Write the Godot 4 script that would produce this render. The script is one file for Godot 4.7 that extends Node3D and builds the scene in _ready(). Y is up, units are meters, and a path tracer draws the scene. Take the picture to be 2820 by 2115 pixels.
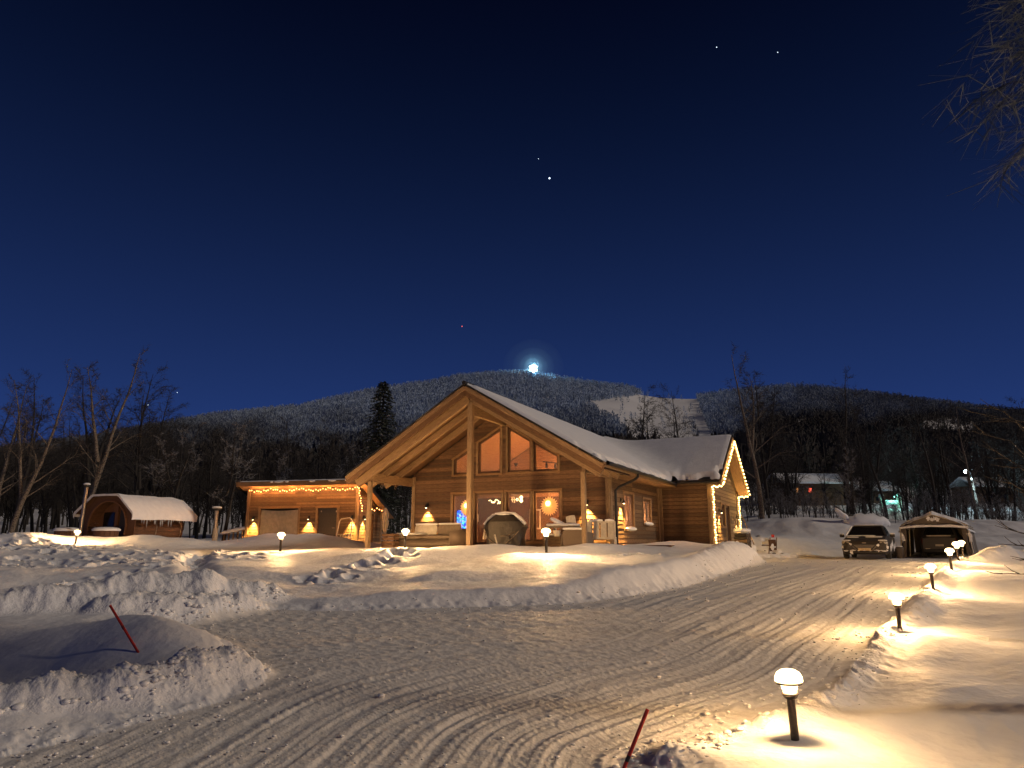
extends Node3D
# A timber house with a glazed gable on a snowy plot at night: bollard lamps, a shed, a barrel sauna, a car, forest and a ski hill.

const EYE := 2.1
var M := {}
var rng := RandomNumberGenerator.new()
var used := {}


class MB:
	var v := PackedVector3Array()
	var n := PackedVector3Array()
	var c := PackedColorArray()
	var uv := PackedVector2Array()
	var ix := PackedInt32Array()
	var tint := Color(1, 1, 1)
	var tinted := false
	var mapped := false

	func put(p: Vector3, nn: Vector3, t := Vector2.ZERO) -> int:
		v.append(p)
		n.append(nn)
		c.append(tint)
		uv.append(t)
		return v.size() - 1

	func tri(a: Vector3, b: Vector3, d: Vector3) -> void:
		var nn := (d - a).cross(b - a).normalized()
		var i := put(a, nn)
		put(b, nn)
		put(d, nn)
		ix.append_array([i, i + 1, i + 2])

	# a, b, d, e clockwise as seen from outside
	func quad(a: Vector3, b: Vector3, d: Vector3, e: Vector3) -> void:
		var nn := (d - a).cross(b - a).normalized()
		var i := put(a, nn, Vector2(0, 0))
		put(b, nn, Vector2(1, 0))
		put(d, nn, Vector2(1, 1))
		put(e, nn, Vector2(0, 1))
		ix.append_array([i, i + 1, i + 2, i, i + 2, i + 3])

	# p: four corners of the near face (clockwise from outside), then the four behind them
	func hexa(p: Array) -> void:
		quad(p[0], p[1], p[2], p[3])
		quad(p[5], p[4], p[7], p[6])
		quad(p[4], p[5], p[1], p[0])
		quad(p[3], p[2], p[6], p[7])
		quad(p[4], p[0], p[3], p[7])
		quad(p[1], p[5], p[6], p[2])

	func box(at: Vector3, s: Vector3, b := Basis()) -> void:
		var h := s / 2
		var q := []
		for k in [Vector3(-1, 1, 1), Vector3(1, 1, 1), Vector3(1, -1, 1), Vector3(-1, -1, 1), Vector3(-1, 1, -1), Vector3(1, 1, -1), Vector3(1, -1, -1), Vector3(-1, -1, -1)]:
			q.append(at + b * (k * h))
		hexa(q)

	# a box with its long edges chamfered, along the line from a to b
	func beam(a: Vector3, b: Vector3, w: float, h: float, up := Vector3.UP, ch := 0.012) -> void:
		var f := (b - a).normalized()
		var s := f.cross(up).normalized()
		var u := s.cross(f).normalized()
		var ring := [Vector2(-w / 2 + ch, h / 2), Vector2(w / 2 - ch, h / 2), Vector2(w / 2, h / 2 - ch), Vector2(w / 2, -h / 2 + ch), Vector2(w / 2 - ch, -h / 2), Vector2(-w / 2 + ch, -h / 2), Vector2(-w / 2, -h / 2 + ch), Vector2(-w / 2, h / 2 - ch)]
		for k in 8:
			var p: Vector2 = ring[k]
			var q: Vector2 = ring[(k + 1) % 8]
			quad(a + s * p.x + u * p.y, a + s * q.x + u * q.y, b + s * q.x + u * q.y, b + s * p.x + u * p.y)
		for e in [[a, 1], [b, -1]]:
			for k in range(1, 7):
				var p0: Vector3 = e[0] + s * ring[0].x + u * ring[0].y
				var p1: Vector3 = e[0] + s * ring[k].x + u * ring[k].y
				var p2: Vector3 = e[0] + s * ring[k + 1].x + u * ring[k + 1].y
				if e[1] > 0:
					tri(p0, p2, p1)
				else:
					tri(p0, p1, p2)

	func tube(pts: Array, radii: Array, sides := 6, cap := false) -> void:
		var last := -1
		var side := Vector3.ZERO
		for i in pts.size():
			var f: Vector3 = (pts[mini(i + 1, pts.size() - 1)] - pts[maxi(i - 1, 0)]).normalized()
			if side == Vector3.ZERO:
				side = f.cross(Vector3.UP if absf(f.y) < 0.9 else Vector3.RIGHT).normalized()
			side = (side - f * side.dot(f)).normalized()
			var other := f.cross(side)
			var first := v.size()
			for k in sides:
				var a := TAU * k / sides
				var o := side * cos(a) + other * sin(a)
				put(pts[i] + o * radii[i], o)
			if last >= 0:
				for k in sides:
					var k2 := (k + 1) % sides
					ix.append_array([last + k, first + k, first + k2, last + k, first + k2, last + k2])
			last = first
		if cap:
			for e in 2:
				var f: Vector3 = (pts[0] - pts[1]).normalized() if e == 0 else (pts[-1] - pts[-2]).normalized()
				var ring := m0 + e * (pts.size() - 1) * sides
				var mid := put(pts[0] if e == 0 else pts[-1], f)
				var r0 := v.size()
				for k in sides:
					put(v[ring + k], f)
				for k in sides:
					var k2 := (k + 1) % sides
					ix.append_array([mid, r0 + k2, r0 + k] if e == 1 else [mid, r0 + k, r0 + k2])

	var m0 := 0

	func rod(pts: Array, radii: Array, sides := 8) -> void:
		m0 = v.size()
		tube(pts, radii, sides, true)

	# profile: Vector2(radius, height) from bottom to top
	func lathe(at: Vector3, profile: Array, seg := 16, b := Basis()) -> void:
		var last := -1
		for i in profile.size():
			var d: Vector2 = profile[mini(i + 1, profile.size() - 1)] - profile[maxi(i - 1, 0)]
			var nn := Vector2(d.y, -d.x).normalized()
			var first := v.size()
			for k in seg + 1:
				var a := TAU * k / seg
				put(at + b * Vector3(cos(a) * profile[i].x, profile[i].y, sin(a) * profile[i].x), b * Vector3(cos(a) * nn.x, nn.y, sin(a) * nn.x), Vector2(float(k) / seg, float(i) / profile.size()))
			if last >= 0:
				for k in seg:
					ix.append_array([last + k, first + k + 1, first + k, last + k, last + k + 1, first + k + 1])
			last = first

	func ball(at: Vector3, r: Vector3, seg := 12, rings := 8, b := Basis()) -> void:
		var last := -1
		for i in rings + 1:
			var t := PI * i / rings - PI / 2
			var first := v.size()
			for k in seg + 1:
				var a := TAU * k / seg
				var o := Vector3(cos(a) * cos(t), sin(t), sin(a) * cos(t))
				put(at + b * (o * r), b * (o / r).normalized())
			if last >= 0:
				for k in seg:
					ix.append_array([last + k, first + k + 1, first + k, last + k, last + k + 1, first + k + 1])
			last = first

	# an outline in the xy plane (counter-clockwise seen from +z), given a thickness along z
	func plate(outline: PackedVector2Array, z0: float, z1: float, x := Transform3D()) -> void:
		var t := Geometry2D.triangulate_polygon(outline)
		for i in range(0, t.size(), 3):
			var a := outline[t[i]]
			var b := outline[t[i + 1]]
			var d := outline[t[i + 2]]
			if (b - a).cross(d - a) > 0:
				var s := b
				b = d
				d = s
			tri(x * Vector3(a.x, a.y, z1), x * Vector3(b.x, b.y, z1), x * Vector3(d.x, d.y, z1))
			tri(x * Vector3(a.x, a.y, z0), x * Vector3(d.x, d.y, z0), x * Vector3(b.x, b.y, z0))
		for i in outline.size():
			var a := outline[i]
			var b := outline[(i + 1) % outline.size()]
			quad(x * Vector3(a.x, a.y, z1), x * Vector3(b.x, b.y, z1), x * Vector3(b.x, b.y, z0), x * Vector3(a.x, a.y, z0))

	func done() -> ArrayMesh:
		var a := []
		a.resize(Mesh.ARRAY_MAX)
		a[Mesh.ARRAY_VERTEX] = v
		a[Mesh.ARRAY_NORMAL] = n
		if tinted:
			a[Mesh.ARRAY_COLOR] = c
		if mapped:
			a[Mesh.ARRAY_TEX_UV] = uv
		a[Mesh.ARRAY_INDEX] = ix
		var m := ArrayMesh.new()
		m.add_surface_from_arrays(Mesh.PRIMITIVE_TRIANGLES, a)
		return m


func lin(r: float, g: float, b: float) -> Color:
	return Color(r, g, b).linear_to_srgb()


func numbered(called: String) -> String:
	var k: int = used.get(called, 0)
	used[called] = k + 1
	return called if k == 0 else "%s_%03d" % [called, k]


func tag(o: Node, label: String, category: String, group := "") -> void:
	o.set_meta("label", label)
	o.set_meta("category", category)
	if group:
		o.set_meta("group", group)


func thing(called: String, label: String, category: String, at := Vector3.ZERO, turn := 0.0, group := "") -> Node3D:
	var o := Node3D.new()
	o.name = numbered(called)
	add_child(o)
	o.position = at
	o.rotation.y = turn
	tag(o, label, category, group)
	return o


func part(called: String, mesh: Variant, mat: Material, parent: Node3D) -> MeshInstance3D:
	var o := MeshInstance3D.new()
	o.name = called
	o.mesh = mesh.done() if mesh is MB else mesh
	o.material_override = mat
	parent.add_child(o, true)
	return o


func single(called: String, mesh: Variant, mat: Material, label: String, category: String, group := "") -> MeshInstance3D:
	var o := part(numbered(called), mesh, mat, self)
	tag(o, label, category, group)
	return o


func struct(called: String, mesh: Variant, mat: Material) -> MeshInstance3D:
	var o := part(called, mesh, mat, self)
	o.set_meta("kind", "structure")
	return o


func dup(o: Node3D, called: String, label: String, at: Vector3, turn := 0.0, size := 1.0) -> Node3D:
	var r: Node3D = o.duplicate()
	r.name = numbered(called)
	add_child(r)
	r.position = at
	r.rotation = Vector3(0, turn, 0)
	r.scale = Vector3.ONE * size
	r.set_meta("label", label)
	return r


func omni(at: Vector3, energy: float, color: Color, size := 0.05, parent: Node3D = self) -> OmniLight3D:
	var l := OmniLight3D.new()
	l.name = "glow"
	parent.add_child(l, true)
	l.position = at
	l.light_energy = energy
	l.light_color = color
	l.light_size = size
	l.omni_range = 60.0
	l.omni_attenuation = 2.0
	l.shadow_enabled = true
	return l


func spot(at: Vector3, aim: Vector3, energy: float, angle: float, color: Color, parent: Node3D = self) -> SpotLight3D:
	var l := SpotLight3D.new()
	l.name = "beam"
	parent.add_child(l, true)
	l.position = at
	l.basis = Basis.looking_at(aim, Vector3.RIGHT if absf(aim.normalized().y) > 0.9 else Vector3.UP)
	l.light_energy = energy
	l.spot_angle = angle
	l.spot_angle_attenuation = 1.0
	l.light_color = color
	l.light_size = 0.02
	l.spot_range = 40.0
	l.spot_attenuation = 2.0
	l.shadow_enabled = true
	return l


func noise_tex(freq: float, octaves: int, seed_: int, ramp: Array = [], size := 512, as_normal := false, kind := FastNoiseLite.TYPE_SIMPLEX_SMOOTH) -> NoiseTexture2D:
	var f := FastNoiseLite.new()
	f.seed = seed_
	f.noise_type = kind
	f.frequency = freq
	f.fractal_octaves = octaves
	var t := NoiseTexture2D.new()
	t.width = size
	t.height = size
	t.seamless = true
	t.noise = f
	if as_normal:
		t.as_normal_map = true
		t.bump_strength = 6.0
	if ramp:
		var g := Gradient.new()
		g.offsets = PackedFloat32Array(ramp[0])
		g.colors = PackedColorArray(ramp[1])
		t.color_ramp = g
	return t


func plain(color: Color, rough := 0.7, metal := 0.0) -> StandardMaterial3D:
	var m := StandardMaterial3D.new()
	m.albedo_color = color
	m.roughness = rough
	m.metallic = metal
	return m


func textured(color: Color, tex: Texture2D, scale: Vector3, rough := 0.8, bump: Texture2D = null, depth := 0.5, world := false) -> StandardMaterial3D:
	var m := plain(color, rough)
	m.albedo_texture = tex
	m.uv1_triplanar = true
	m.uv1_world_triplanar = world
	m.uv1_scale = scale
	if bump:
		m.heightmap_enabled = true
		m.heightmap_texture = bump
		m.heightmap_scale = depth
	return m


func glowing(color: Color, energy: float, base := Color(0.9, 0.88, 0.82)) -> StandardMaterial3D:
	var m := plain(base, 0.4)
	m.emission_enabled = true
	m.emission = color
	m.emission_energy_multiplier = energy
	return m


func make_materials() -> void:
	var grey := noise_tex(0.02, 4, 3, [[0.0, 0.45, 1.0], [Color(0.62, 0.62, 0.62), Color(0.86, 0.85, 0.84), Color(1, 1, 1)]])
	var grain := noise_tex(0.012, 5, 11, [[0.0, 0.35, 0.5, 0.62, 1.0], [Color(0.5, 0.45, 0.4), Color(0.8, 0.77, 0.74), Color(0.96, 0.95, 0.93), Color(0.78, 0.74, 0.7), Color(1, 1, 1)]])
	var rough := noise_tex(0.03, 5, 5)
	var clods := noise_tex(0.05, 4, 8, [], 512, false, FastNoiseLite.TYPE_CELLULAR)
	M.grey = grey
	# snow
	M.snow = textured(lin(0.82, 0.84, 0.87), noise_tex(0.01, 3, 21, [[0.0, 1.0], [Color(0.93, 0.93, 0.94), Color(1, 1, 1)]]), Vector3.ONE * 0.35, 0.65, rough, 1.2, true)
	M.snow.metallic_specular = 0.25
	M.bank = textured(lin(0.82, 0.83, 0.85), noise_tex(0.01, 3, 21, [[0.0, 1.0], [Color(0.93, 0.93, 0.94), Color(1, 1, 1)]]), Vector3.ONE * 0.8, 0.75, clods, 1.6, true)
	M.bank.metallic_specular = 0.2
	M.drive = textured(lin(0.78, 0.77, 0.76), noise_tex(0.02, 4, 23, [[0.0, 1.0], [Color(0.85, 0.85, 0.85), Color(1, 1, 1)]]), Vector3.ONE * 0.7, 0.7, clods, 0.6, true)
	M.drive.metallic_specular = 0.25
	M.cap = textured(lin(0.82, 0.84, 0.87), noise_tex(0.01, 3, 22, [[0.0, 1.0], [Color(0.93, 0.93, 0.94), Color(1, 1, 1)]]), Vector3.ONE * 0.5, 0.7, rough, 1.0)
	M.clod = plain(lin(0.8, 0.8, 0.8), 0.85)
	# wood: grain runs along x and z
	var tones := [[0.175, 0.103, 0.058], [0.13, 0.074, 0.041], [0.22, 0.132, 0.075], [0.095, 0.054, 0.03]]
	for k in 4:
		M["clad%d" % k] = textured(lin(tones[k][0], tones[k][1], tones[k][2]), grain, Vector3(0.35, 4.5, 0.35), 0.75, grain, 0.3)
		var t := [[0.22, 0.145, 0.08], [0.16, 0.104, 0.057], [0.27, 0.18, 0.1], [0.12, 0.076, 0.041]]
		M["aged%d" % k] = textured(lin(t[k][0], t[k][1], t[k][2]), grain, Vector3(0.35, 4.5, 0.35), 0.8, grain, 0.3)
	M.beam = textured(lin(0.28, 0.19, 0.11), grain, Vector3(0.3, 5.0, 5.0), 0.75, grain, 0.25)   # grain along x
	M.post = textured(lin(0.31, 0.225, 0.138), grain, Vector3(5.0, 0.3, 5.0), 0.75, grain, 0.25)      # grain upright
	M.board = textured(lin(0.32, 0.2, 0.1), grain, Vector3(0.3, 6.0, 0.3), 0.75, grain, 0.25)
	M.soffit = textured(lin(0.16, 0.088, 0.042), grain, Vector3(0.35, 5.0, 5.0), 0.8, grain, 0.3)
	M.back = plain(lin(0.1, 0.05, 0.025), 0.9)
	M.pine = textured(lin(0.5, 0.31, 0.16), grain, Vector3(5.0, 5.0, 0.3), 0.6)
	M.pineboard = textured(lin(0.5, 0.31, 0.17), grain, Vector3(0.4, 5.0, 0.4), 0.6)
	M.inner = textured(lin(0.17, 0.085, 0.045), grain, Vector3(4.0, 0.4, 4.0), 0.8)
	M.sauna = textured(lin(0.17, 0.085, 0.045), grain, Vector3(5.0, 5.0, 0.3), 0.75, grain, 0.3)
	M.saunafront = textured(lin(0.24, 0.12, 0.06), grain, Vector3(5.0, 0.35, 5.0), 0.7, grain, 0.3)
	M.frame = textured(lin(0.14, 0.075, 0.038), grain, Vector3(4, 1, 4), 0.6)
	# glass, metals, cloth
	M.glass = plain(Color(0.8, 0.85, 0.9, 0.06), 0.02)
	M.glass.metallic_specular = 0.28
	M.glass.transparency = BaseMaterial3D.TRANSPARENCY_ALPHA
	M.metal = plain(lin(0.03, 0.03, 0.032), 0.45, 0.6)
	M.roofing = plain(lin(0.02, 0.02, 0.022), 0.5, 0.2)
	M.pole = textured(lin(0.045, 0.028, 0.018), grey, Vector3.ONE * 3, 0.45)
	M.steel = textured(lin(0.42, 0.36, 0.3), grey, Vector3(2, 2, 2), 0.35)
	M.steel.metallic = 0.8
	M.black = plain(lin(0.012, 0.012, 0.013), 0.6)
	var weave := noise_tex(0.02, 3, 51, [[0.0, 1.0], [Color(0.84, 0.84, 0.84), Color(1, 1, 1)]])
	M.cover = textured(lin(0.034, 0.027, 0.022), weave, Vector3.ONE * 0.8, 0.65, rough, 0.4)
	M.rattan = textured(lin(0.2, 0.15, 0.11), noise_tex(0.09, 2, 31, [[0.0, 1.0], [Color(0.6, 0.6, 0.6), Color(1, 1, 1)]]), Vector3(3, 6, 3), 0.8)
	M.cushion = textured(lin(0.2, 0.155, 0.115), weave, Vector3.ONE * 0.7, 0.9, rough, 0.3)
	M.white = textured(lin(0.55, 0.51, 0.44), weave, Vector3.ONE * 0.7, 0.6)
	M.tarp = textured(lin(0.36, 0.31, 0.24), weave, Vector3.ONE * 0.4, 0.45, rough, 0.3)
	M.blue = plain(lin(0.035, 0.1, 0.3), 0.4)
	M.red = plain(lin(0.5, 0.03, 0.015), 0.45)
	M.doordark = textured(lin(0.055, 0.05, 0.045), grain, Vector3(6, 0.4, 6), 0.6)
	# glows
	M.lampglass = glowing(Color(1.0, 0.86, 0.62), 2.6)
	M.bulb = glowing(Color(1.0, 0.8, 0.45), 4.0)
	M.bulborange = glowing(Color(1.0, 0.6, 0.3), 4.0)
	M.sconceglow = glowing(Color(1.0, 0.85, 0.6), 5.0)
	# plants
	M.birch = textured(lin(0.27, 0.23, 0.19), noise_tex(0.03, 4, 41, [[0.0, 0.38, 0.5, 1.0], [Color(0.12, 0.1, 0.09), Color(0.35, 0.3, 0.26), Color(0.9, 0.88, 0.85), Color(1, 1, 1)]]), Vector3(1.2, 0.5, 1.2), 0.85)
	M.twig = plain(lin(0.04, 0.036, 0.034), 0.9)
	M.twigpale = plain(lin(0.1, 0.125, 0.14), 0.9)
	M.frost = plain(lin(0.2, 0.2, 0.21), 0.9)
	M.bark = textured(lin(0.045, 0.039, 0.034), grey, Vector3(3, 0.6, 3), 0.9)
	M.needle = plain(Color(1, 1, 1), 0.8)
	M.needle.vertex_color_use_as_albedo = true
	M.far = plain(Color(1, 1, 1), 0.9)
	M.far.vertex_color_use_as_albedo = true
	M.ice = plain(Color(0.85, 0.88, 0.92, 0.5), 0.15)
	M.ice.refraction_enabled = true
	M.ice.refraction_scale = 0.031
	# car
	M.carpaint = textured(lin(0.03, 0.026, 0.024), weave, Vector3.ONE * 1.5, 0.6)
	M.carglass = plain(lin(0.01, 0.01, 0.011), 0.12)
	M.headlight = plain(lin(0.3, 0.28, 0.25), 0.4)
	M.chrome = plain(lin(0.3, 0.27, 0.24), 0.4, 0.8)
	M.plate = plain(lin(0.4, 0.33, 0.2), 0.6)
	M.tyre = plain(lin(0.02, 0.02, 0.02), 0.9)
	M.tent = textured(lin(0.11, 0.088, 0.07), weave, Vector3.ONE * 0.7, 0.7, rough, 0.5)


func _ready() -> void:
	# camera
	var cam := Camera3D.new()
	cam.name = "camera"
	cam.fov = 56.617
	cam.near = 0.1
	cam.far = 6000.0
	cam.position = Vector3(0, EYE, 0)
	cam.rotation_degrees = Vector3(12.645, 0, 0)
	add_child(cam)
	cam.current = true
	# sky
	var env := Environment.new()
	var sky := Sky.new()
	var sm := ProceduralSkyMaterial.new()
	sm.sky_top_color = Color(0.0, 0.0, 0.009)
	sm.sky_horizon_color = lin(0.0082, 0.0205, 0.083)
	sm.sky_curve = 0.2
	sm.ground_bottom_color = lin(0.002, 0.002, 0.003)
	sm.ground_horizon_color = lin(0.005, 0.008, 0.02)
	sm.sun_angle_max = 0.5
	sky.sky_material = sm
	env.background_mode = Environment.BG_SKY
	env.sky = sky
	env.tonemap_mode = Environment.TONE_MAPPER_LINEAR
	env.tonemap_exposure = 3.0
	env.volumetric_fog_enabled = true   # only for the mist round the summit star
	env.volumetric_fog_density = 0.0
	env.sdfgi_enabled = true
	env.ssao_enabled = true
	env.ssil_enabled = true
	var we := WorldEnvironment.new()
	we.name = "environment"
	we.environment = env
	add_child(we)
	# the moon, behind the photographer's right shoulder
	var moon := DirectionalLight3D.new()
	moon.name = "moon"
	moon.light_energy = 0.135
	moon.light_color = Color(1.0, 0.91, 0.81)
	moon.light_angular_distance = 5.0
	moon.rotation_degrees = Vector3(-28, 79, 0)
	moon.shadow_enabled = true
	moon.sky_mode = DirectionalLight3D.SKY_MODE_LIGHT_ONLY
	add_child(moon)
	rng.seed = 77
	make_materials()
	build_ground()
	build_hill()
	build_house()
	build_shed()
	build_sauna()
	build_forest()
	build_lamps()
	build_terrace()
	build_parking()
	build_far_things()
	build_snow_bits()


# ---------------------------------------------------------------- ground
const GX0 := -34.0
const GD0 := -2.0
const CELL := 0.2
const GW := 390
const GH := 340
var gh := PackedFloat32Array()   # height of the snow, banks included
var gs := PackedFloat32Array()   # distance from the edge of the drive, negative on it
var ge := PackedFloat32Array()   # distance from the drive's right edge
var gb := PackedFloat32Array()   # how much a place is ploughed snow
var coarse := PackedFloat32Array()
var drive_shape := PackedVector2Array()
var left_edge: Array = []
var right_edge: Array = []
var fine := FastNoiseLite.new()
var lumpy := FastNoiseLite.new()

# x, depth, height of the snow where it is known
const KNOWN := [
	-11.04, 16.0, 1.03, -9.86, 16.5, 1.14, -13.91, 20.0, 1.43, -18.21, 26.0, 2.02, -18.93, 28.5, 2.36, -17.31, 29.0, 1.99, -18.57, 31.0, 2.43, -13.77, 27.0, 1.93, -9.51, 22.0, 1.56,
	-11.28, 26.0, 1.86, -16.75, 34.0, 2.38, -7.21, 21.0, 1.46, -8.23, 26.0, 1.81, -6.94, 27.0, 1.93, -10.64, 36.0, 2.32, -14.77, 33.0, 2.16, -18.38, 36.0, 2.1, -21.25, 37.0, 2.21, -24.27, 38.0, 2.45,
	-3.51, 24.0, 1.95, -3.85, 20.0, 1.43, -3.86, 17.3, 1.18, -4.79, 15.8, 1.04, -1.23, 18.5, 1.48, -1.07, 16.2, 1.21, 0.94, 20.0, 1.87, 2.32, 19.0, 1.63, 3.9, 21.0, 1.78, 6.73, 27.0, 1.98,
	3.07, 25.0, 2.0, 6.1, 28.0, 2.03, -0.09, 24.5, 2.0, -4.89, 28.0, 1.99, 10.35, 15.0, 1.05, 8.42, 13.0, 0.88, 7.14, 10.5, 0.68, 5.08, 9.3, 0.6, 5.57, 8.3, 0.5, 4.07, 8.0, 0.38, 3.72, 7.0, 0.24,
	4.61, 7.0, 0.3, 2.85, 6.9, 0.3, 11.22, 18.0, 1.27, 15.3, 22.0, 1.36, -5.6, 9.0, 0.32, -4.9, 9.2, 0.38, -6.5, 8.8, 0.28, -4.3, 9.6, 0.55, -5.43, 10.0, 0.6, -6.4, 10.2, 0.6, -4.72, 9.95, 0.8, -5.24, 10.9, 1.02, -4.76, 10.9, 0.97, -4.5, 10.4, 0.9, -5.9, 11.2, 0.95,
	-7.45, 11.5, 0.95, -7.31, 12.3, 1.0, -6.47, 12.3, 0.95, -6.86, 11.6, 0.87,
	2.6, 7.1, 0.39, 5.98, 11.55, 0.88, 9.16, 16.1, 1.15, 11.88, 19.9, 1.4, 14.17, 23.3, 1.54, 16.4, 26.5, 1.58,
	0.0, 28.0, 1.9, -4.0, 30.0, 1.9, 4.0, 30.0, 1.9, 0.0, 36.0, 1.9, 5.0, 36.0, 1.9, 9.0, 36.0, 1.9, -13.0, 40.0, 2.1, -9.0, 40.0, 2.1, -21.0, 41.0, 2.2,
	14.5, 37.0, 1.55, 20.0, 50.0, 3.75, 32.0, 50.0, 3.6, 25.0, 42.0, 2.5, 14.0, 43.0, 2.55, 36.0, 42.0, 2.6, 11.5, 36.0, 1.75, 21.0, 37.0, 1.6, 28.0, 36.0, 1.9, 20.0, 29.0, 1.55, 26.0, 28.0, 1.6, 35.0, 30.0, 2.0,
	0.0, 48.0, 2.2, -14.0, 48.0, 2.2, -26.0, 48.0, 2.3, 10.0, 50.0, 2.9, -30.0, 38.0, 2.4, 0.0, 58.0, 2.8, -20.0, 58.0, 2.8, 24.0, 60.0, 4.4,
	-27.0, 22.0, 1.3, -16.0, 11.0, 0.5, -11.0, 7.0, 0.2, -8.5, 5.0, 0.1, -21.0, 15.0, 0.8, -30.0, 30.0, 2.0, -12.5, 13.0, 0.7, 0.0, 3.0, 0.05, 3.5, 4.0, 0.2, -4.5, 5.0, 0.05, 7.0, 5.0, 0.5, 10.0, 9.0, 0.9, 0.0, -1.0, 0.0,
	14.0, 13.0, 1.3, 20.0, 18.0, 1.6, 30.0, 24.0, 1.9, -3.0, 7.0, 0.2,
]
# ploughed ridges: x, depth, height of the crest; then how fast the sides fall
const RIDGES := [
	[[-9.0, 7.3, 0.55, -7.0, 7.6, 0.62, -5.43, 8.1, 0.66, -4.93, 8.42, 0.7, -4.24, 8.82, 0.76, -3.89, 9.25, 0.83, -3.62, 9.6, 0.86, -3.45, 9.68, 0.76], 1.0, 0.14],
	[[-10.5, 12.5, 1.2, -8.84, 12.8, 1.28, -8.64, 13.1, 1.38, -7.69, 13.4, 1.36, -7.48, 14.0, 1.55, -6.88, 14.2, 1.55, -6.65, 14.2, 1.45, -6.4, 14.5, 1.57, -6.05, 14.6, 1.56, -5.67, 14.8, 1.4, -4.91, 15.1, 1.26, -4.53, 15.1, 1.08], 0.85, 0.2],
	[[-6.9, 13.0, 1.2, -6.3, 13.3, 1.26, -5.6, 13.5, 1.15, -5.2, 14.0, 1.15], 0.9, 0.25],
	[[-4.53, 15.1, 1.08, -3.69, 14.8, 1.01, -2.56, 14.9, 1.0, -0.84, 15.2, 1.11, -0.1, 15.5, 1.2, 0.96, 16.0, 1.3, 2.38, 17.2, 1.41, 4.97, 20.5, 1.82, 6.6, 23.8, 2.02, 7.55, 25.6, 2.15, 8.26, 26.8, 2.14, 9.4, 28.8, 1.9, 10.2, 30.2, 1.6], 0.95, 0.14],
	[[1.3, 7.05, 0.3, 2.25, 7.6, 0.33, 3.05, 8.1, 0.43, 3.8, 9.0, 0.54, 4.8, 10.5, 0.7, 5.7, 11.6, 0.9, 7.43, 13.8, 1.06, 8.83, 15.8, 1.2, 11.51, 19.6, 1.44, 14.07, 23.2, 1.58, 16.6, 27.0, 1.64], 0.55, 0.05],
	[[15.6, 24.6, 1.72, 16.7, 25.3, 2.02, 17.5, 25.6, 1.98, 18.6, 25.4, 1.8, 20.5, 25.6, 1.75], 0.8, 0.15],
	[[11.3, 33.5, 1.68, 13.0, 34.0, 1.72, 14.3, 34.2, 1.78, 15.0, 34.6, 1.65], 0.9, 0.1],
]
# soft heaps: x, depth, height above what is there, radius
const HEAPS := [
	-5.25, 10.7, 0.22, 0.8, -4.3, 10.5, 0.12, 0.5, -15.6, 31.0, 0.3, 1.3, -13.6, 30.5, 0.2, 1.0, -19.3, 29.2, 0.2, 1.4,
	-9.3, 33.5, 0.3, 1.5, -7.6, 33.0, 0.22, 1.2, -11.6, 36.0, 0.3, 1.6, 2.3, 23.3, 0.14, 0.8, 3.2, 23.6, 0.1, 0.7, -0.4, 23.9, 0.1, 0.7, -1.9, 24.3, 0.1, 0.8, 6.2, 27.4, 0.18, 1.6, 4.6, 26.3, 0.08, 0.8,
	1.52, 6.95, 0.14, 0.28, -6.4, 16.0, 0.1, 1.2, -8.0, 18.0, 0.12, 2.0, 4.6, 10.0, 0.06, 0.7, 5.3, 9.8, -0.1, 0.9, 7.6, 12.6, -0.14, 1.2, 10.2, 15.6, -0.12, 1.4, 4.2, 8.8, -0.05, 0.6,
]


func drive_height(d: float) -> float:
	var k := [0.0, 0.0, 5.0, 0.08, 7.0, 0.2, 11.5, 0.68, 16.0, 1.0, 20.0, 1.24, 23.0, 1.36, 33.0, 1.45, 60.0, 1.5]
	for i in range(2, k.size(), 2):
		if d < k[i]:
			return lerpf(k[i - 1], k[i + 1], smoothstep(0.0, 1.0, (d - k[i - 2]) / (k[i] - k[i - 2])) * 0.3 + 0.7 * clampf((d - k[i - 2]) / (k[i] - k[i - 2]), 0.0, 1.0))
	return 1.5


func near_line(p: Vector2, line: Array) -> float:
	var best := 1e9
	for i in line.size() - 1:
		var q := Geometry2D.get_closest_point_to_segment(p, line[i], line[i + 1])
		best = minf(best, p.distance_squared_to(q))
	return sqrt(best)


func known_height(x: float, d: float) -> float:
	var total := 0.0
	var sum := 0.0
	for i in range(0, KNOWN.size(), 3):
		var r: float = (x - KNOWN[i]) ** 2 + (d - KNOWN[i + 1]) ** 2 + 0.15
		var w := 1.0 / (r * r)
		total += w
		sum += w * KNOWN[i + 2]
	return sum / total


func sample(g: PackedFloat32Array, x: float, d: float) -> float:
	var u := clampf((x - GX0) / CELL, 0.0, GW - 1.001)
	var w := clampf((d - GD0) / CELL, 0.0, GH - 1.001)
	var i := int(u)
	var j := int(w)
	u -= i
	w -= j
	var k := j * GW + i
	return lerpf(lerpf(g[k], g[k + 1], u), lerpf(g[k + GW], g[k + GW + 1], u), w)


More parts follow.
